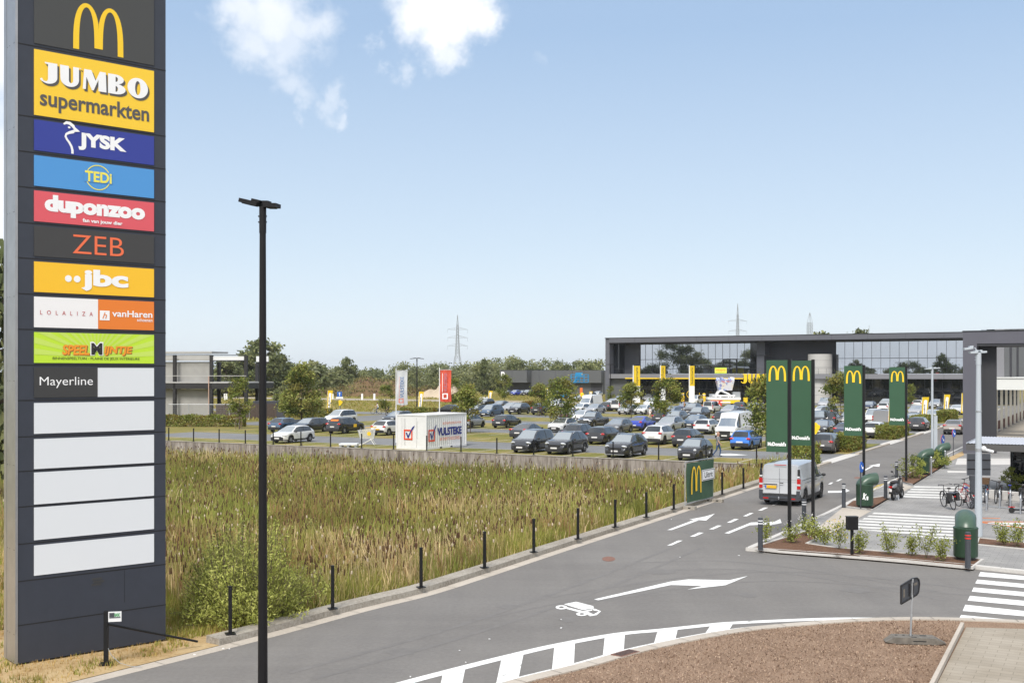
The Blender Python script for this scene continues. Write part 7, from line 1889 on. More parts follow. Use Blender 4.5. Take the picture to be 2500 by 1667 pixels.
# ------------------------------------------------------------------ green litter funnels
mat('bin_green', (.028, .062, .038), .38, spec=.4, var=.10, vscale=3); mat('bin_green_pale', (.045, .085, .058), .34, var=.18, vscale=2.5)
def bin_(p, yaw, label, logo=True):
    t = thing('litter_funnel', label, 'litter bin', p, yaw, 'green litter funnels'); r = .37
    mb = MB(); mb.lathe([(0, .12), (r*.98, .12), (r, .16), (r, .98), (r*1.03, 1.0), (r*1.03, 1.04), (r*.97, 1.06), (0, 1.06)], n=24); mb.build('drum', 'bin_green', t, 35)
    mb = MB(); mb.lathe([(0, 0), (r*.8, 0), (r*.8, .12), (0, .12)], n=20); mb.build('foot', 'plastic_black', t, 35)
    mb = MB(); P_, n = [], 16
    for k in range(9):           # hood sweeping up and forward to an open mouth
        a = k/8; c = Vector((-.10 + .62*a**1.5, 0, 1.04 + .24*math.sin(a*1.5))); tang = Vector((.15 + a*1.1, 0, 1.0 - a*1.02)).normalized(); up = Vector((-tang.z, 0, tang.x)); ru = .27 - .02*a + .03*a*a; rs = .32 - .01*a + .02*a*a
        P_.append([c + Vector((0, rs*math.cos(2*math.pi*i/n), 0)) + up*ru*math.sin(2*math.pi*i/n) for i in range(n)])
    vs = [p_ for q in P_ for p_ in q]; mb.add(vs, [(k*n+i, k*n+(i+1)%n, (k+1)*n+(i+1)%n, (k+1)*n+i) for k in range(8) for i in range(n)]); mb.build('hood', 'bin_green_pale', t, 60)
    mb = MB(); m_ = P_[7]; mb.poly(m_); mb.build('mouth', 'dark_gap', t)
    mb = MB(); mb.bx(r - .01, r + .012, -.05, .05, .55, .58); mb.build('lock', 'steel', t)
    if logo:
        mb = MB(); rr = r + .004
        y = -rr - .012; flat(mb, ell_pts(-.07, .70, .04, .045, 12), y); flat(mb, [(-.12, .64), (-.03, .64), (.06, .70), (.08, .67), (-.01, .58), (-.02, .50), (.03, .36), (-.02, .36), (-.06, .47), (-.12, .38), (-.16, .40), (-.10, .52)], y); flat(mb, [(.07, .56), (.17, .56), (.16, .36), (.08, .36)], y)
        e_ = mb.build('emblem', 'letter_white', t); e_.rotation_euler = (0, 0, -yaw + R(-14)); e_.scale = (.75, 1, .8); e_.location = (0, 0, .1)
bin_(G(2111, 1239, .1), R(6), 'green litter funnel behind the blue round sign, nearest to the van')
bin_(G(2357.5, 1366, .1), R(68), 'large green litter funnel at the near right, seen from behind', False)
bin_(G(2254, 1158, .1), R(8), 'green litter funnel behind the round bush', False)
bin_(G(2296, 1139, .1), R(8), 'farthest green litter funnel beside the dry grass patch', False)

# ------------------------------------------------------------------ signs and posts on the pavement
p = G(2080, 1353, .11); t = thing('service_post', 'black metal box on a post in the bark strip', 'post box', p, R(4)); h = (1353 - 1261)*p.y/FPX
mb = MB(); mb.bx(-.045, .045, -.03, .03, 0, h - .42); mb.build('post', 'black_metal', t); mb = MB(); mb.bx(-.175, .175, -.10, .10, h - .42, h); mb.build('box', 'lamp_black', t); mb = MB(); mb.bx(-.19, .19, -.115, .115, h + .001, h + .018); mb.build('lid', 'plastic_black', t)
def round_sign(x, y, ytop, yb, label, yaw, face='sign_blue', back='red', post_m='graphite', r=.24):
    p = G(x, y, .1); d = p.y; t = thing('round_sign', label, 'road sign', p, yaw, 'round blue road signs'); z1 = zpx(ytop, d) - .1
    mb = MB(); mb.cyl((0, .03, 0), (0, .03, z1), .028, .028, 8); mb.build('post', post_m, t, 40)
    mb = MB(); mb.lathe([(0, -.02), (r, -.02), (r, -.004)], (0, 0, z1 - r), 20, axis='y'); mb.build('face', face, t)
    mb = MB(); mb.lathe([(r + .004, -.024), (r + .012, -.01), (r + .012, .0), (0, .006)], (0, 0, z1 - r), 20, axis='y'); mb.build('rim', back, t)
    mb = MB(); mb.bar((-r*.4, -.026, z1 - r*.6), (r*.35, -.026, z1 - r*1.35), .004, .06); mb.bar((r*.35, -.0262, z1 - r*1.35), (r*.35, -.0262, z1 - r*.95), .004, .06); mb.build('arrow', 'letter_white', t)
round_sign(2103, 1241, 1127, 1152, 'blue round arrow sign in front of the nearest litter funnel', R(54), back='sign_blue', r=.235)
round_sign(2301.5, 1100, 1061, 1077, 'blue round sign with a red rim by the white road lamp', R(46), back='red', r=.36)
round_sign(2328.5, 1112, 1047, 1060, 'blue and red round sign on a tall post beside the grey portal', R(44), back='red', r=.30)
p = G(2390, 1240, .1); d = p.y; t = thing('information_board', 'back of a large dark board on a black post by the bicycles', 'sign board', p, R(-4)); z1, z0 = zpx(1107, d) - .1, zpx(1160, d) - .1
sx_ = d/FPX
mb = MB(); mb.bx(-29*sx_, 27*sx_, -.03, .03, z0, z1); bd = mb.build('board', 'graphite', t)
mb = MB()
for zz_ in (z1 - .28, z0 + .28): mb.bx(-29*sx_, 27*sx_, -.05, -.031, zz_ - .02, zz_ + .02)
mb.build('braces', 'lamp_black', t)
mb = MB(); loop_ring(mb, [(-29.6*sx_, z0 - .01), (27.6*sx_, z0 - .01), (27.6*sx_, z1 + .01), (-29.6*sx_, z1 + .01)], [(-29*sx_, z0), (27*sx_, z0), (27*sx_, z1), (-29*sx_, z1)], -.0305); mb.build('edge', 'steel', t)
mb = MB(); mb.bx(-20*sx_, -8*sx_, -.06, .06, 0, 1.22); mb.bx(-20.8*sx_, -20.1*sx_, -.065, .065, 0, 1.25); mb.bx(-18*sx_, -10*sx_, .0, .12, 1.221, z0); mb.bx(-21*sx_, -9*sx_, -.02, .14, 1.225, 1.45); mb.build('post', 'graphite', t)
mat('foot_rubber', (.15, .135, .115), .9, var=.25, vscale=9)
# temporary sign seen from behind on the bark island
p = G(2223, 1566, .1); t = thing('temporary_sign', 'grey back of a temporary road sign on a thin pole standing in the bark', 'road sign', (p.x, p.y, .09), R(-8))
d = p.y; zz_ = lambda y: zpx(y, d) - .09; hp = zz_(1412)
mb = MB(); mb.cyl((0, 0, .12), (.045, 0, hp), .022, .022, 10); mb.build('pole', 'galvanised', t, 40)
mb = MB(); n = 10
pr = [(-.38, 0.04), (-.38, .44), (.04, .55), (.20, .55), (.28, .50), (.30, .40), (.26, .22), (.18, .17)]
zs = hp - .55; f_ = [(a, -.02, zs + b) for a, b in pr]; b_ = [(a, .0, zs + b) for a, b in pr]; k = len(pr)
mb.add(f_ + b_, [tuple(range(k))[::-1], tuple(range(k, 2*k))] + [(i, (i+1) % k, k + (i+1) % k, k + i) for i in range(k)]); mb.build('sign_plate', 'graphite', t)
mb = MB()
for i in range(k):
    a, b = Vector(f_[i]), Vector(f_[(i+1) % k]); mb.bar(a, b, .03, .03)
mb.bar((-.08, -.035, zs + .18), (-.08, -.035, zs + .46), .04, .03); mb.bar((.03, -.035, zs + .2), (.03, -.035, zs + .48), .03, .03); mb.build('stiffener', 'rim_dark', t)
mb = MB(); flat(mb, [(-.30, zs + .16), (-.24, zs + .18), (-.24, zs + .36), (-.30, zs + .35)], -.024); flat(mb, [(.10, zs + .44), (.22, zs + .46), (.22, zs + .40), (.10, zs + .38)], -.024); mb.build('pale_print', 'foot_rubber', t)
mb = MB(); 
for zc in (zs + .22, zs + .42): mb.cyl((.03, -.035, zc), (.05, .04, zc), .035, .035, 8)
mb.build('clamp', 'steel', t, 40)
for c_ in t.children:
    if c_.name.split('.')[0] in ('sign_plate', 'stiffener', 'pale_print', 'clamp'): c_.rotation_euler = (0, 0, R(44))

mb = MB(); pf = [(-.56, .02), (-.38, .14), (.50, .14), (.74, .02)]
vs = [(a, s*(.18 if 0 < i < 3 else .13), z) for s in (-1, 1) for i, (a, z) in enumerate(pf)] + [(a, s*.19, 0) for s in (-1, 1) for a in (-.38, .50)]
mb.add(vs, [(0, 1, 5, 4), (1, 2, 6, 5), (2, 3, 7, 6), (0, 8, 1), (1, 8, 9, 2), (2, 9, 3), (4, 5, 10), (5, 6, 11, 10), (6, 7, 11)]); ft = mb.build('foot', 'foot_rubber', t)
mb = MB()
for a, b, w in ((.55, .0, .09), (.28, .07, .14), (.02, .07, .08), (-.14, .06, .05), (-.30, .05, .05), (.05, -.10, .12)): mb.box((a, b, .141 if a < .5 else .112), (w, .06, .006), 0, (0, 0 if a < .5 else R(27), 0))
mb.build('foot_holes', 'dark_gap', ft); mb = MB(); mb.bx(.02, .30, -.186, -.179, .03, .08); mb.build('foot_print', 'dark_gap', ft)

# blue one way sign, white board, yellow cut outs
p = G(829, 1012); d = p.y; t = thing('one_way_sign', 'square blue sign with a white arrow on the field edge', 'road sign', p, 0); z1, z0 = zpx(956, d), zpx(968, d)
mb = MB(); mb.cyl((0, .05, 0), (0, .05, z1), .04, .04, 8); mb.build('post', 'galvanised', t, 40); mb = MB(); mb.bx(-.36, .36, -.015, .015, z0, z1); mb.build('face', 'sign_blue', t)
mb = MB(); mb.bx(-.05, .05, -.022, -.016, z0 + .1, z1 - .22); flat(mb, [(-.17, z1 - .28), (.17, z1 - .28), (0, z1 - .08)], -.022); mb.build('arrow', 'letter_white', t); mb = MB(); mb.bx(-.52, .52, -.015, .015, z0 - .28, z0 - .04); mb.build('lower_plate', 'letter_white', t)
def cutout(p, z0, z1, w, label, post='graphite'):
    t = thing('cut_out_sign', label, 'sign', p, R(-10), 'yellow cut out signs'); h = z1 - z0
    mb = MB(); mb.cyl((0, .04, 0), (0, .04, z0 + h*.4), .035, .035, 8); mb.build('post', post, t, 40)
    o_ = [(.10, 0), (.42, .02), (.62, .22), (.85, .42), (1.0, .60), (.95, .78), (.70, .80), (.55, .95), (.30, 1.0), (.08, .92), (.0, .70), (.06, .40)]; mb = MB()
    f_ = [((a - .45)*w, -.02, z0 + b*h) for a, b in o_]; b_ = [((a - .45)*w, .02, z0 + b*h) for a, b in o_]; k = len(o_)
    mb.add(f_ + b_, [tuple(range(k)), tuple(range(k, 2*k))[::-1]] + [(i, k + i, k + (i+1) % k, (i+1) % k) for i in range(k)]); fc = mb.build('face', 'bright_yellow', t)
    mb = MB(); mb.bx(-.25*w, .15*w, -.026, -.021, z0 + .66*h, z0 + .76*h); mb.bx(-.2*w, .25*w, -.026, -.021, z0 + .36*h, z0 + .46*h); mb.build('print', 'yellow', fc)
p = G(1993, 1109); cutout(p, zpx(1060, p.y), zpx(1031, p.y), .5, 'yellow cut out sign on a post above the brown grey estate')
p = G(831, 1012); cutout(at_d(831, 160), zpx(990, 160), zpx(976, 160), .62, 'yellow cut out sign below the square blue arrow sign')
p = G(1180, 990); t = thing('white_board', 'plain white notice board beside the far yellow banner', 'sign board', p, 0); d = p.y
mb = MB(); mb.bx(-.95, .95, -.03, .03, zpx(986, d), zpx(969, d)); mb.build('board', 'white_paint', t); 
for x in (-.8, .8): mb = MB(); mb.bx(x - .05, x + .05, .031, .10, 0, zpx(969, d)); mb.build('leg', 'galvanised', t)
for i, (x, y) in enumerate(((549, 972), (553, 972), (1030 - 146, 975), (812, 972), (914, 974))):
    q = at_d(x, 255); t = thing('marker_post', 'short white marker post in the far field, %s from the left' % ORD[i], 'post', q, 0, 'white marker posts'); mb = MB(); mb.bx(-.22, .22, -.1, .1, 0, 1.4); mb.build('post', 'white_paint', t); mb = MB(); mb.bx(-.2, .2, -.08, .08, 1.402, 1.5); mb.build('cap', 'galvanised', t)

# wire shopping trolley used as an advertising frame beside the wall
p = G(897, 1088); t = thing('trolley_display', 'oversized white wire shopping trolley with a yellow disc by the wall', 'trolley', p, R(-4)); 
mb = MB(); Lx, Hx = 1.30, .85; zb = .62
def gridface(a, b, c, d_, n, m):
    for i in range(n + 1): mb.bar(Vector(a).lerp(Vector(b), i/n), Vector(d_).lerp(Vector(c), i/n), .012)
    for i in range(m + 1): mb.bar(Vector(a).lerp(Vector(d_), i/m), Vector(b).lerp(Vector(c), i/m), .012)
gridface((-.55, -.35, zb), (.50, -.35, zb), (.62, -.4, zb + .85), (-.75, -.4, zb + .7), 14, 8); gridface((-.55, .35, zb), (.50, .35, zb), (.62, .4, zb + .85), (-.75, .4, zb + .7), 14, 8); gridface((-.55, -.35, zb), (-.55, .35, zb), (-.75, .4, zb + .7), (-.75, -.4, zb + .7), 8, 8); gridface((.5, -.35, zb), (.5, .35, zb), (.62, .4, zb + .85), (.62, -.4, zb + .85), 8, 8)
mb.build('basket', 'white_paint', t)
for s in (-.33, .33): mb = MB(); mb.tube([(.5, s, zb), (-.45, s, .12), (-.85, s, .05)], .03, 6); mb.tube([(.30, s, zb), (.65, s, .1)], .03, 6); mb.build('leg', 'white_paint', t)
mb = MB(); mb.cyl((.66, -.45, zb + .95), (.66, .45, zb + .95), .045); mb.bar((-.1, -.40, zb + .93), (.66, -.45, zb + .95), .05); mb.build('handle', 'yellow', t, 40)
mb = MB(); mb.lathe([(0, -.02), (.17, -.02), (.17, 0), (0, 0)], (.22, -.43, zb + .42), 14, axis='y'); mb.build('disc', 'yellow', t)
p = G(852, 1092); t = thing('pallet_platform', 'low white platform on the grass beside the trolley display', 'platform', p, R(-2)); mb = MB(); mb.bx(-.75, .75, -.5, .6, .22, .34); mb.build('deck', 'white_plastic', t)
for x in (-.62, 0, .62): mb = MB(); mb.bx(x - .09, x + .09, -.45, .55, .0, .218); mb.build('foot', 'galvanised', t)

# ------------------------------------------------------------------ pylons, mast
mat('pylon_steel', (.33, .35, .37), .6, .3)
def pylon(px, d, ytop, label, arms=(), wb=8.5, wtop=1.0, zbase=0.0, mast=False):
    t = thing('pylon', label, 'pylon', at_d(px, d), R(14)); H_ = zpx(ytop, d); r = .13 if not mast else .10
    zw = H_*.42
    W = lambda z: (wb + (2.6 - wb)*min(1, z/zw)) if z < zw else 2.6 + (wtop - 2.6)*(z - zw)/(H_*.86 - zw) if z < H_*.86 else wtop*(1 - (z - H_*.86)/(H_*.14))*.9 + .1
    lv = list(np.linspace(0, zw, 5)) + list(np.linspace(zw, H_*.86, 11))[1:] + [H_]
    mb = MB(); C = lambda z: [Vector((sx*W(z)/2, sy*W(z)/2, z)) for sx, sy in ((-1,-1),(1,-1),(1,1),(-1,1))]
    for a, b in zip(lv[:-1], lv[1:]):
        A_, B_2 = C(a), C(b)
        for k in range(4):
            mb.bar(A_[k], B_2[k], r*1.5); mb.bar(A_[k], B_2[(k+1) % 4], r); mb.bar(A_[(k+1) % 4], B_2[k], r); mb.bar(B_2[k], B_2[(k+1) % 4], r*.8)
    mb.build('lattice', 'pylon_steel', t)
    for za, la in arms:
        mb = MB(); w = W(za)/2
        for s in (-1, 1):
            tip = Vector((s*la, 0, za + .2))
            for sy in (-1, 1): mb.bar((s*w, sy*w, za), tip, r); mb.bar((s*w, sy*w, za + 1.6), tip, r)
            for k in range(1, 4): mb.bar(Vector((s*w, -w, za)).lerp(tip, k/4), Vector((s*w, -w, za + 1.6)).lerp(tip, k/4), r*.7)
            mb.bar(tip, tip - Vector((0, 0, 2.4)), r*.8)
        mb.build('cross_arm', 'pylon_steel', t)
d1 = 760; pylon(1117, d1, 769, 'tall lattice power pylon behind the sand heap', [(zpx(y, d1), 7.0) for y in (845, 825, 805)], 9.0)
d2 = 900; pylon(1801, d2, 741, 'lattice power pylon rising behind the store roof', [(zpx(y, d2), 8.0) for y in (809, 784)], 10)
d3 = 700; pylon(1977, d3, 763, 'pale lattice antenna mast behind the store roof', [], 5.5, 2.6, mast=True)
t = thing('flagpole', 'thin distant pole above the store roof right of the antenna mast', 'pole', at_d(2122, 420)); mb = MB(); mb.cyl((0, 0, 0), (0, 0, zpx(795, 420)), .12, .06, 6); mb.build('pole', 'pylon_steel', t); mb = MB(); mb.ell((0, 0, zpx(795, 420)), (.15, .15, .15)); mb.build('cap', 'pylon_steel', t)

# ------------------------------------------------------------------ blue lift
mat('lift_blue', (.02, .26, .52), .45)
p = at_d(1386, 262); t = thing('boom_lift', 'blue boom lift with its basket raised in front of the grey shed', 'boom lift', p, 0); d = p.y; sx_ = d/FPX; z = lambda y: zpx(y, d); x = lambda q: (q - 1386)*sx_
mb = MB(); mb.bx(-3.6, .2, -1.0, 1.0, .5, 1.5); mb.build('chassis', 'lift_blue', t)
for a in (-3.0, -.5):
    for s in (-1, 1): mb = MB(); mb.lathe([(0, -.16), (.5, -.16), (.5, .16), (0, .16)], (a, s*1.1, .5), 16, axis='y'); mb.build('wheel', 'rubber', t)
mb = MB(); mb.bar((-3.0, 0, 1.5), (x(1404), 0, z(932)), .55, .7); mb.build('boom', 'white_plastic', t); mb = MB(); mb.bar((x(1400), -.1, z(936)), (x(1413), -.1, z(921)), .5, .5); mb.bar((x(1405), 0, z(914)), (x(1422), 0, z(914)), .9, .9); mb.build('jib', 'lift_blue', t)
mb = MB(); bx0, bx1 = x(1394), x(1436); by = (-1.0, 1.0)
mb.bx(bx0, bx1, -1.0, 1.0, z(934), z(932.5))
for zz2 in (z(914), z(920), z(927)):
    for y in by: mb.bx(bx0, bx1, y - .05, y + .05, zz2 - .06, zz2 + .06)
    for xx in (bx0, bx1): mb.bx(xx - .05, xx + .05, -.94, .94, zz2 - .06, zz2 + .06)
for k in range(5):
    xx = bx0 + (bx1 - bx0)*k/4
    for y in by: mb.bx(xx - .06, xx + .06, y - .06, y + .06, z(932), z(913.5))
mb.build('basket', 'lift_blue', t); mb = MB(); mb.bx(x(1419), x(1422), -.5, .5, z(915), z(912.5)); mb.build('marker', 'yellow', t)

# ------------------------------------------------------------------ promotional trailer carrying a giant trolley
p = at_d(1773, 205); t = thing('promotional_trailer', 'yellow and red promotional trailer carrying a giant shopping trolley full of goods', 'trailer', p, R(-4)); d = p.y; sx_ = d/FPX; x = lambda q: (q - 1773)*sx_; z = lambda y: max(zpx(y, d), 0)
mb = MB(); mb.bx(x(1736), x(1806), 0, 3.0, .55, z(976)); mb.build('body', 'bright_yellow', t)
mb = MB(); mb.bx(x(1735), x(1764), -.03, -.003, z(984), z(977)); mb.bx(x(1744), x(1762), -.03, -.003, z(991), z(984.5)); mb.build('red_panel', 'red', t)
mb = MB(); put_text(mb, 'KIJK', x(1745), z(983.5), x(1756) - x(1745), (z(979) - z(983.5)), -.05, bold=.06); mb.bx(x(1759), x(1783), -.04, -.031, z(983), z(980)); mb.bx(x(1752), x(1758), -.045, -.032, z(989.5), z(987)); mb.build('lettering', 'letter_white', t)
mb = MB(); mb.bx(x(1728), x(1808), -.05, 3.05, z(975.8), z(970)); mb.build('white_roof', 'white_paint', t)
mb = MB(); mb.bx(x(1735), x(1748), .3, 2.7, z(969.8), z(962)); mb.bx(x(1790), x(1808), .5, 2.5, z(969.8), z(957)); mb.build('roof_boxes', 'galvanised', t)
mb = MB(); 
for y in (.4, 2.6):
    mb.tube([(x(1748), y, z(969)), (x(1757), y, z(955)), (x(1763), y, z(954)), (x(1782), y, z(963)), (x(1784), y, z(969))], .16, 8); mb.tube([(x(1740), y, z(966)), (x(1795), y, z(966))], .14, 8)
    for q in (1760, 1779, 1791): mb.bar((x(q), y, z(976)), (x(q), y, z(964)), .2)
mb.build('trolley_frame', 'white_paint', t, 40)
def goods_mat():
    m = bpy.data.materials.new('printed_goods'); t_ = nt(m); b = t_.nodes['Principled BSDF']; tcn = t_.nodes.new('ShaderNodeTexCoord'); v = t_.nodes.new('ShaderNodeTexVoronoi'); v.inputs['Scale'].default_value = 2.2
    t_.links.new(tcn.outputs['Object'], v.inputs['Vector']); sp = t_.nodes.new('ShaderNodeSeparateColor'); t_.links.new(v.outputs['Color'], sp.inputs[0]); rp = t_.nodes.new('ShaderNodeValToRGB'); rp.color_ramp.interpolation = 'CONSTANT'; e = rp.color_ramp.elements
    for q, c in ((0, (.72, .72, .74)), (.35, (.35, .42, .68)), (.5, (.75, .70, .62)), (.65, (.55, .25, .28)), (.74, (.70, .70, .75)), (.9, (.25, .28, .55))):
        n = e[0] if q == 0 else (e[1] if q == .35 else e.new(q)); n.position = q; n.color = (*c, 1)
    t_.links.new(sp.outputs[0], rp.inputs['Fac']); t_.links.new(rp.outputs[0], b.inputs['Base Color']); MATS['printed_goods'] = m
goods_mat()
mb = MB(); A4 = [(x(1756), .4, z(953)), (x(1788), .4, z(953)), (x(1788), 2.6, z(953)), (x(1756), 2.6, z(953))]; B4 = [(x(1751), .0, z(929)), (x(1793), .0, z(929)), (x(1793), 3.0, z(929)), (x(1751), 3.0, z(929))]
mb.add(A4 + B4, [(3, 2, 1, 0), (0, 1, 5, 4), (1, 2, 6, 5), (2, 3, 7, 6), (3, 0, 4, 7)]); mb.build('basket', 'printed_goods', t)
mb = MB(); r_ = random.Random(4)
for k in range(46): mb.box((x(r_.uniform(1753, 1791)), r_.uniform(.2, 2.8), z(928.5) + r_.uniform(-.2, .25)), (r_.uniform(.25, .5), .4, r_.uniform(.3, .8)), 0, (r_.uniform(-.3, .3), r_.uniform(-.3, .3), r_.uniform(0, 3)))
mb.build('goods', 'printed_goods', t)
for q in (1750, 1790): mb = MB(); mb.lathe([(0, -.15), (.45, -.15), (.45, .15), (0, .15)], (x(q), .2, .45), 14, axis='y'); mb.build('wheel', 'rubber', t)
t = thing('yellow_kiosk', 'small yellow stand right of the promotional trailer', 'stand', at_d(1820, 200), 0); mb = MB(); mb.bx(-.35, .35, -.2, .2, .1, 1.75); mb.build('panel', 'flag_yellow', t); mb = MB(); mb.bx(-.4, .4, -.25, .25, 0, .098); mb.build('base', 'plastic_black', t)
# bicycle rings / yellow rack in front of the shop window
t = thing('yellow_rack', 'yellow tubular rack with rings in front of the shop window', 'rack', at_d(1693, 222), 0); mb = MB()
for cx, cz, r in ((-.6, 1.9, .75), (.6, .8, .6)):
    P_ = [(cx + r*math.cos(a*math.pi/8), 0, cz + r*math.sin(a*math.pi/8)) for a in range(17)]; mb.tube(P_, .06, 6)
mb.bar((1.2, 0, 0), (1.2, 0, 2.2), .1); mb.bar((-.1, 0, 1.5), (1.9, 0, 1.5), .08); mb.build('rings', 'yellow', t); mb = MB(); mb.bx(-1.4, 2.0, -.1, .1, 0, .12); mb.build('base', 'graphite', t)
# ------------------------------------------------------------------ bicycles, moped, kick scooter
mat('bike_black', (.015, .015, .017), .35); mat('bike_red', (.55, .03, .02), .4); mat('bike_blue', (.05, .13, .25), .4); mat('bike_white', (.68, .68, .68), .4); mat('bike_pink', (.42, .25, .24), .45); mat('wicker', (.13, .075, .04), .9, var=.4, vscale=30); mat('saddle', (.03, .022, .02), .6)
def bicycle(p, yaw, col, label, basket=False, saddle='saddle', crate=False, guard='plastic_black', scale=1.0, lean=0.0, stand=True):
    t = thing('bicycle', label, 'bicycle', p, yaw, 'bicycles'); t.rotation_euler = (lean, 0, yaw); t.scale = (scale,)*3
    r = .34; xw = (-.54, .54)
    for xx in xw:
        mb = MB(); P_ = [(xx + r*math.cos(a*math.pi/12), 0, r + r*math.sin(a*math.pi/12)) for a in range(25)]; mb.tube(P_, .02, 6); w_ = mb.build('wheel', 'rubber', t, 60)
        mb = MB()
        for k in range(14):
            a = 2*math.pi*k/14; mb.bar((xx, .015*(-1)**k, r), (xx + (r-.02)*math.cos(a), 0, r + (r-.02)*math.sin(a)), .004)
        mb.cyl((xx, -.04, r), (xx, .04, r), .025); mb.build('spokes', 'steel', w_)
    mb = MB(); bb = (-.06, 0, .30); st = (-.22, 0, .72); hd = (.36, 0, .80); hb = (.42, 0, .62)
    for a, b in ((bb, st), (bb, hb), ((-.17, 0, .58), hd), (hd, hb), (st, (-.54, .05, r)), (st, (-.54, -.05, r)), (bb, (-.54, .05, r)), (bb, (-.54, -.05, r)), (hb, (.54, .05, r)), (hb, (.54, -.05, r))): mb.cyl(a, b, .018, .018, 6)
    mb.build('frame', col, t, 40)
    mb = MB(); mb.cyl(hd, (.33, 0, 1.0), .014, .014, 6); mb.tube([(.12, -.30, 1.02), (.30, -.24, 1.04), (.34, 0, 1.0), (.30, .24, 1.04), (.12, .30, 1.02)], .016, 6); mb.build('handlebar', 'bike_black', t, 40)
    mb = MB(); mb.cyl(st, (-.26, 0, .88), .014, .014, 6); mb.ell((-.28, 0, .91), (.15, .085, .04)); mb.build('saddle', saddle, t, 60)
    mb = MB(); mb.bx(-.86, -.34, -.07, .07, .735, .75); mb.bar((-.8, .06, .74), (-.54, .06, r), .012); mb.bar((-.8, -.06, .74), (-.54, -.06, r), .012); mb.build('carrier', 'bike_black', t)
    mb = MB()
    for xx in xw:
        P_ = [(xx + (r+.035)*math.cos(a), 0, r + (r+.035)*math.sin(a)) for a in np.linspace(.4, 2.6, 9)]; 
        for a, b in zip(P_[:-1], P_[1:]): mb.bar(a, b, .05, .01)
    mb.build('mudguard', guard, t)
    mb = MB(); mb.box((-.87, 0, .62), (.03, .07, .05)); mb.build('tail_light', 'tail_red', t)
    mb = MB(); mb.cyl((-.06, -.05, .30), (-.06, .05, .30), .09, .09, 12); mb.bar((-.06, .08, .30), (-.06, .08, .13), .02); mb.bar((-.06, -.08, .30), (-.06, -.08, .47), .02); mb.box((-.06, .12, .13), (.09, .08, .02)); mb.box((-.06, -.12, .47), (.09, .08, .02)); mb.build('crank', 'bike_black', t)
    if basket: mb = MB(); mb.add([(.36, -.16, .86), (.66, -.16, .86), (.66, .16, .86), (.36, .16, .86), (.32, -.20, 1.14), (.72, -.20, 1.14), (.72, .20, 1.14), (.32, .20, 1.14)], [(0,3,2,1), (0,1,5,4), (1,2,6,5), (2,3,7,6), (3,0,4,7)]); mb.build('basket', 'wicker', t)
    if crate:
        for s in (-1, 1): mb = MB(); mb.bx(-.85, -.45, s*.09, s*.22, .42, .76); mb.build('pannier', 'plastic_black', t)
    return t
AW = math.atan2(E1.y, E1.x)
bicycle(G(2316, 1240, .1), AW + R(28), 'bike_black', 'black bicycle with bags on its carrier, left of the dark sign board', crate=True, lean=R(-6))
bicycle(G(2355, 1238, .1), AW + R(35), 'bike_pink', 'reddish bicycle with white mudguards next to the black bicycle', guard='bike_white', saddle='navy', lean=R(-6))
bicycle(G(2372, 1222, .1), AW + R(60), 'bike_red', 'white and red bicycle partly behind the dark sign board', guard='bike_white', lean=R(-4))
bicycle(G(2408, 1224, .1), AW + R(180), 'bike_blue', 'light blue bicycle with a brown wicker basket at the racks', basket=True)
bicycle(G(2437, 1226, .1), AW + R(175), 'bike_black', 'black bicycle with wide handlebars seen end on at the racks')
bicycle(G(2466, 1232, .1), AW + R(2), 'dark_gap', 'dark bicycle at the third rack hoop', saddle='navy')
bicycle(G(2497, 1236, .1), AW + R(178), 'bike_black', 'black bicycle with a front bag at the right edge of the photo', crate=True)
for i, (x, y) in enumerate(((2408, 1246), (2440, 1240), (2466, 1240), (2491, 1254))):
    p = G(x, y, .1); t = thing('bicycle_rack', 'curved steel bicycle rack hoop, %s from the white lamp post' % ORD[i], 'bicycle rack', p, AW, 'steel bicycle rack hoops')
    mb = MB(); P_ = [(0, 0, 0), (0, 0, .62)] + [(.17 - .17*math.cos(a), 0, .62 + .17*math.sin(a)) for a in np.linspace(.3, math.pi, 7)] + [(.34, 0, .30), (.60, 0, .02)]; mb.tube(P_, .028, 8); mb.build('hoop', 'steel', t, 60)
    mb = MB(); mb.bx(-.06, .06, -.05, .05, 0, .012); mb.build('base_plate', 'steel', t)
mb = MB(); a, b = G(2397, 1236, .1), G(2520, 1246, .1); mb.bar(a + Vector((0,0,.04)), b + Vector((0,0,.04)), .08, .05); tag(mb.build('rack_rail', 'galvanised'), 'galvanised rail along the feet of the bicycle racks', 'rail')
mb = MB(); mb.bar(G(2415, 1215, .1) + Vector((0,0,.2)), G(2540, 1228, .1) + Vector((0,0,.2)), .3, .4); tag(mb.build('concrete_bench', 'kerb_concrete'), 'low concrete block behind the bicycle racks', 'bench')
# kick scooter
p = G(2470, 1252, .1); t = thing('kick_scooter', 'black electric kick scooter with a red rear mudguard at the right edge', 'kick scooter', p, AW - R(75))
for xx in (0, .92): mb = MB(); mb.lathe([(0, -.035), (.11, -.035), (.125, 0), (.11, .035), (0, .035)], (xx, 0, .125), 14, axis='y'); mb.build('wheel', 'rubber', t, 40)
mb = MB(); mb.bx(.08, .72, -.075, .075, .12, .18); mb.bar((.72, 0, .16), (.88, 0, .26), .07); mb.build('deck', 'bike_black', t); mb = MB(); mb.cyl((.92, 0, .14), (.78, 0, 1.12), .028, .024, 8); mb.cyl((.78, -.24, 1.13), (.78, .24, 1.13), .018); mb.build('handlebar', 'bike_black', t, 40); mb = MB(); mb.bx(-.14, .12, -.045, .045, .25, .28); mb.build('mudguard', 'tail_red', t)
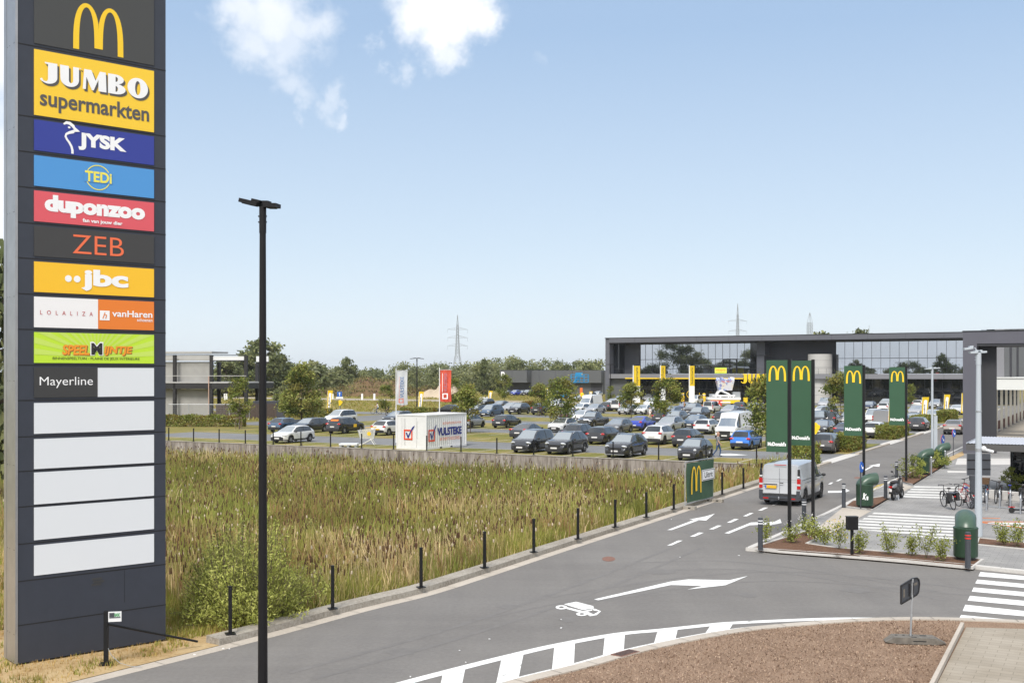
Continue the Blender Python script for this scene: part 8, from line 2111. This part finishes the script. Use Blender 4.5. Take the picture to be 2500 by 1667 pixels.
# moped seen from behind
mat('moped_grey', (.20, .20, .21), .3, .2, coat=.6)
p = G(2181, 1221, .09); t = thing('moped', 'grey and black moped parked beside the bollard, seen from behind', 'moped', p, AW - R(8))
for xx in (-.02, 1.22): mb = MB(); mb.lathe([(.12, -.05), (.20, -.06), (.24, -.03), (.24, .03), (.20, .06), (.12, .05)], (xx, 0, .24), 18, axis='y'); w_ = mb.build('wheel', 'rubber', t, 40); mb = MB(); mb.lathe([(0, -.04), (.13, -.04), (.13, .04), (0, .04)], (xx, 0, .24), 14, axis='y'); mb.build('rim', 'rim_silver', w_)
mb = MB()
sec = [(-.34, .08, .62, .80), (-.20, .15, .55, .84), (.10, .17, .45, .86), (.36, .16, .35, .80), (.50, .13, .28, .58), (.62, .16, .24, .34), (.84, .17, .24, .34), (.92, .15, .26, .80), (1.02, .13, .40, .98), (1.10, .08, .55, 1.0)]
n = 10; vs = []
for x, w, z0, z1 in sec:
    for k in range(n): a = 2*math.pi*k/n; vs.append((x, w*math.copysign(abs(math.cos(a))**.7, math.cos(a)), (z0+z1)/2 + (z1-z0)/2*math.copysign(abs(math.sin(a))**.7, math.sin(a))))
mb.add(vs, [(i*n+k, i*n+(k+1)%n, (i+1)*n+(k+1)%n, (i+1)*n+k) for i in range(len(sec)-1) for k in range(n)] + [tuple(range(n))[::-1], tuple(range((len(sec)-1)*n, len(sec)*n))]); mb.build('body', 'bike_black', t, 50)
mb = MB(); mb.ell((-.14, .10, .70), (.30, .10, .10), rot=(0, R(-12), 0)); mb.ell((-.14, -.10, .70), (.30, .10, .10), rot=(0, R(-12), 0)); mb.build('side_panel', 'moped_grey', t, 60)
mb = MB(); mb.ell((.08, 0, .86), (.40, .15, .07)); mb.build('seat', 'saddle', t, 60); mb = MB(); mb.box((-.41, 0, .66), (.05, .16, .08)); mb.build('tail_light', 'tail_red', t); mb = MB(); mb.box((-.40, 0, .50), (.02, .11, .13)); mb.build('license_plate', 'plate_white', t)
mb = MB(); mb.cyl((1.05, 0, .9), (.95, 0, 1.06), .03); mb.tube([(.80, -.34, 1.05), (.95, -.2, 1.08), (.95, .2, 1.08), (.80, .34, 1.05)], .02, 6); mb.build('handlebar', 'bike_black', t, 40)
for s in (-1, 1): mb = MB(); mb.cyl((.93, s*.22, 1.08), (.90, s*.32, 1.24), .008); mb.ell((.88, s*.34, 1.27), (.02, .07, .045)); mb.build('mirror', 'bike_black', t, 60)
mb = MB(); mb.bx(1.04, 1.40, -.07, .07, .50, .53); mb.box((-.1, 0, .42), (.5, .2, .2)); mb.cyl((-.30, -.16, .34), (.15, -.15, .30), .05); mb.build('engine', 'plastic_black', t); mb = MB(); mb.bar((.25, -.12, .25), (.05, -.24, 0), .02); mb.bar((.25, .12, .25), (.15, .22, 0), .02); mb.build('stand', 'steel', t)

# ------------------------------------------------------------------ people
for nme, c in (('skin', (.44, .25, .18)), ('jeans', (.045, .085, .18)), ('shirt_grey', (.20, .205, .21)), ('shirt_white', (.74, .73, .72)), ('shirt_pink', (.66, .30, .24)), ('cloth_beige', (.60, .50, .40)), ('cloth_dark', (.03, .03, .035)), ('cloth_brown', (.28, .13, .08)), ('hair_grey', (.30, .27, .25)), ('hair_dark', (.03, .022, .018)), ('cloth_pale_blue', (.42, .50, .60))): mat(nme, c, .85)
def skin_obj(verts, edges, radii, root):
    me = bpy.data.meshes.new('person'); me.from_pydata(verts, edges, []); o = bpy.data.objects.new('person', me); COL.objects.link(o)
    md = o.modifiers.new('skin', 'SKIN'); md.use_smooth_shade = True
    sv = me.skin_vertices[0].data
    for i, r in enumerate(radii): sv[i].radius = (r, r) if not isinstance(r, tuple) else r; sv[i].use_root = (i == root)
    s = o.modifiers.new('sub', 'SUBSURF'); s.levels = s.render_levels = 1
    dg = bpy.context.evaluated_depsgraph_get(); dg.update(); out = bpy.data.meshes.new_from_object(o.evaluated_get(dg)); bpy.data.objects.remove(o)
    return out
def person(p, yaw, label, top, legs, hair='hair_dark', h=1.75, pose='walk', shoes='cloth_dark', sleeves=.62, cat='person', name='person'):
    s = h/1.75
    if pose == 'walk':
        L = dict(hipL=(.0, .09, .92), kneeL=(.16, .10, .50), ankL=(.10, .10, .10), toeL=(.26, .11, .05), hipR=(.0, -.09, .92), kneeR=(-.08, -.10, .50), ankR=(-.34, -.10, .16), toeR=(-.24, -.11, .03), elL=(-.14, .25, 1.12), wrL=(-.02, .27, .90), elR=(.10, -.25, 1.12), wrR=(.26, -.25, .95))
    elif pose == 'ride':
        L = dict(hipL=(.0, .09, .92), kneeL=(.36, .10, .72), ankL=(.26, .11, .30), toeL=(.42, .11, .26), hipR=(.0, -.09, .92), kneeR=(.32, -.10, .58), ankR=(.16, -.11, .18), toeR=(.32, -.11, .14), elL=(.26, .26, 1.16), wrL=(.48, .24, 1.08), elR=(.26, -.26, 1.16), wrR=(.48, -.24, 1.08))
    else:
        L = dict(hipL=(.0, .09, .92), kneeL=(.03, .10, .50), ankL=(.0, .11, .09), toeL=(.16, .12, .04), hipR=(.0, -.09, .92), kneeR=(.03, -.10, .50), ankR=(.0, -.11, .09), toeR=(.16, -.12, .04), elL=(-.03, .26, 1.12), wrL=(.10, .22, .92), elR=(-.03, -.26, 1.12), wrR=(.08, -.24, .90))
    fw = .12 if pose == 'ride' else .0
    V = [(0, 0, .96), (fw*.3, 0, 1.10), (fw*.8, 0, 1.28), (fw, 0, 1.42), (fw + .01, 0, 1.50), (fw + .03, 0, 1.58), (fw + .035, 0, 1.68), (fw + .02, 0, 1.73)]; Rr = [(.155, .115), (.15, .11), (.175, .115), (.12, .09), .055, .085, .10, .06]; E = [(i, i+1) for i in range(7)]
    def add(p_, r, par): V.append(p_); Rr.append(r); E.append((par, len(V)-1)); return len(V)-1
    for sd in ('L', 'R'):
        a = add(L['hip'+sd], .095, 0); k = add(L['knee'+sd], .062, a); an = add(L['ank'+sd], .042, k); add(L['toe'+sd], .038, an)
        y = .17 if sd == 'L' else -.17
        sh = add((fw, y, 1.40), .062, 3); e = add(L['el'+sd], .043, sh); w = add(L['wr'+sd], .028, e); wv = Vector(L['wr'+sd]); dirv = (wv - Vector(L['el'+sd])).normalized(); palm = add(tuple(wv + dirv*.07), .032, w)
        for f in range(4): q = wv + dirv*.07 + Vector((.0, (f - 1.5)*.018, 0)); k1 = add(tuple(q + dirv*.045 + Vector((.01, 0, -.005))), .010, palm); add(tuple(q + dirv*(.075 + .008*(1 - abs(f - 1.5))) + Vector((.022, 0, -.012))), .008, k1)
        add(tuple(wv + dirv*.05 + Vector((.045, -.03 if sd == 'L' else .03, 0))), .010, palm)
    me = skin_obj([tuple(c*s for c in v) for v in V], E, [tuple(c*s for c in r) if isinstance(r, tuple) else r*s for r in Rr], 0)
    for m in ('skin', top, legs, shoes): me.materials.append(M(m))
    wl, wr = Vector(L['wrL'])*s, Vector(L['wrR'])*s
    for f in me.polygons:
        c = f.center; arm = min((c - wl).length, (c - wr).length)
        z = c.z/s; mi = 2 if z < .98 else (1 if z < 1.47 else 0)
        if pose == 'ride' and z < 1.02: mi = 2
        if arm < (1 - sleeves)*s and abs(c.y) > .15*s: mi = 0
        if z < .11: mi = 3
        f.material_index = mi
    me.polygons.foreach_set('use_smooth', [True]*len(me.polygons))
    t = thing(name, label, cat, p, yaw); obj('body', me, t)
    mb = MB(); mb.ell(((fw + .012)*s, 0, 1.70*s), (.108*s, .092*s, .085*s)); mb.ell(((fw - .03)*s, 0, 1.64*s), (.075*s, .088*s, .09*s)); mb.build('hair', hair, t, 60)
    mb = MB(); mb.ell(((fw + .135)*s, 0, 1.62*s), (.022*s, .014*s, .024*s)); mb.ell(((fw + .118)*s, .035*s, 1.65*s), (.01, .014, .008), 1); mb.ell(((fw + .118)*s, -.035*s, 1.65*s), (.01, .014, .008), 1); mb.box(((fw + .118)*s, 0, 1.575*s), (.012, .045*s, .009*s), 2); mb.build('face', ['skin', 'letter_black', 'flag_print_red'], t, 60)
    return t
person(G(1753, 1115), math.atan2(-E2.y, -E2.x) + math.pi, 'man in a grey shirt and blue jeans walking past the small blue hatchback', 'shirt_grey', 'jeans', 'skin', 1.78, sleeves=.70)
person(G(1587, 1027), math.atan2(E2.y, E2.x) + math.pi + .5, 'person in pale beige clothes walking past the white saloon', 'shirt_white', 'cloth_beige', 'hair_grey', 1.74)
person(G(1609, 1030), AW, 'person in a pink shirt behind the black SUV near the leaning tree', 'shirt_pink', 'cloth_dark', 'hair_grey', 1.72, 'stand')
person(G(1671, 1006), AW + 2, 'dark haired person beside the leaning tree crown', 'cloth_brown', 'cloth_dark', 'hair_dark', 1.74, 'stand')
person(G(1836, 1010), AW + 1, 'person in pale blue behind the large white van', 'cloth_pale_blue', 'cloth_dark', 'hair_grey', 1.74, 'stand')
cyc = [(919, 1010, 'shirt_white', 'jeans', 'cyclist in a white shirt riding left on the lane behind the container, leftmost rider', 'bike_white'), (945, 1012, 'cloth_dark', 'cloth_dark', 'cyclist in dark clothes riding left beside the thin tree, middle rider', 'bike_black'), (983, 1009, 'cloth_brown', 'cloth_dark', 'cyclist in brown riding left behind the dark grey estate, rightmost rider', 'bike_red')]
for x, y, tp_, lg, lb, bc in cyc:
    p = G(x, y); yw = math.pi + R(12); person(p + Vector((math.cos(yw), math.sin(yw), 0))*-.25, yw, lb, tp_, lg, 'hair_dark', 1.72, 'ride'); bicycle(p, yw, bc, 'bicycle ridden by the ' + lb.split(' riding')[0] + (' at left' if x == 919 else ''))
# yellow figures standing at the shop front
for i, (x, y) in enumerate(((1667, 980), (1719, 982), (1613, 983))):
    p = G(x, y); t = thing('yellow_figure', 'yellow child shaped warning figure %s' % ('left of the right tall banner', 'nearest to the promotional trailer', 'at the foot of the middle tall banner')[i], 'figure', p, 0, 'yellow warning figures')
    mb = MB(); mb.lathe([(0, 0), (.38, 0), (.42, .1), (.34, .6), (.42, .95), (.40, 1.15), (.26, 1.28), (0, 1.30)], n=14); mb.build('body', 'yellow', t, 50); mb = MB(); mb.ell((0, 0, 1.58), (.34, .34, .36)); mb.build('head', 'cream', t, 60); mb = MB(); mb.ell((0, .03, 1.68), (.37, .37, .26)); mb.build('cap', 'yellow', t, 60)
# ------------------------------------------------------------------ thin summer haze
mb = MB(); mb.bx(-6600, 6600, -6600, 6600, -4.0, 72)
hm_ = bpy.data.materials.new('haze'); t_ = nt(hm_); t_.nodes.remove(t_.nodes['Principled BSDF']); vp_ = t_.nodes.new('ShaderNodeVolumePrincipled')
vp_.inputs['Color'].default_value = (.93, .96, 1, 1); vp_.inputs['Density'].default_value = .00010; vp_.inputs['Anisotropy'].default_value = .2
t_.links.new(vp_.outputs[0], t_.nodes['Material Output'].inputs['Volume'])
tag(mb.build('haze', hm_), 'thin pale summer haze over the whole place', 'haze', None, 'stuff')
# ------------------------------------------------------------------ loose pieces of one part become parts of their own
SPLIT = {'upper_wall','return_wall','corner_glazing','shop_window','shop_front','window','columns','posts','uprights','concrete_wall','roof','beam','glass_screen','inner_reveal','roof_edge','soffit','portal_frame','terrace_fascia','main_volume','recess_wall','fork_pocket','reflector','side_handles','roof_boxes','red_panel','clamp','stair_drum','shop_wall','roof_trim','fascia','jib','clamp_band','side_rail','grille','corner_trim','door_bars','underbody','foot_slots','glazed_wall','braces','sheet_panel','side_panel','door_handles','collar','goods_','base','stand','upper_glazing','joints','mullions','mudguard','pale_print','handle','rings'}
def split_part(o):
    me = o.data; b = bmesh.new(); b.from_mesh(me); b.verts.ensure_lookup_table()
    seen, isl = set(), []
    for v in b.verts:
        if v in seen: continue
        st, cur = [v], []
        seen.add(v)
        while st:
            q = st.pop(); cur.append(q.index)
            for e in q.link_edges:
                w = e.other_vert(q)
                if w not in seen: seen.add(w); st.append(w)
        isl.append(set(cur))
    b.free()
    if not 1 < len(isl) <= 14: return
    for k, s in enumerate(isl):
        idx = sorted(s); mp = {a: i for i, a in enumerate(idx)}
        n = bpy.data.meshes.new(me.name); fs = [p for p in me.polygons if p.vertices[0] in s]
        n.from_pydata([me.vertices[i].co[:] for i in idx], [], [[mp[a] for a in p.vertices] for p in fs])
        for m in me.materials: n.materials.append(m)
        for q, p in zip(n.polygons, fs): q.material_index = p.material_index; q.use_smooth = p.use_smooth
        if any(p.use_smooth for p in fs): n.set_sharp_from_angle(angle=R(45))
        if k == 0: o.data = n
        else:
            c = obj(o.name.split('.')[0], n, o.parent); c.location, c.rotation_euler = o.location, o.rotation_euler
for o in list(COL.objects):
    if o.type == 'MESH' and o.parent is not None and not o.children and o.name.split('.')[0] in SPLIT and not (o.parent.name.split('.')[0] in ('parked_car',) and o.data.users > 1): split_part(o)
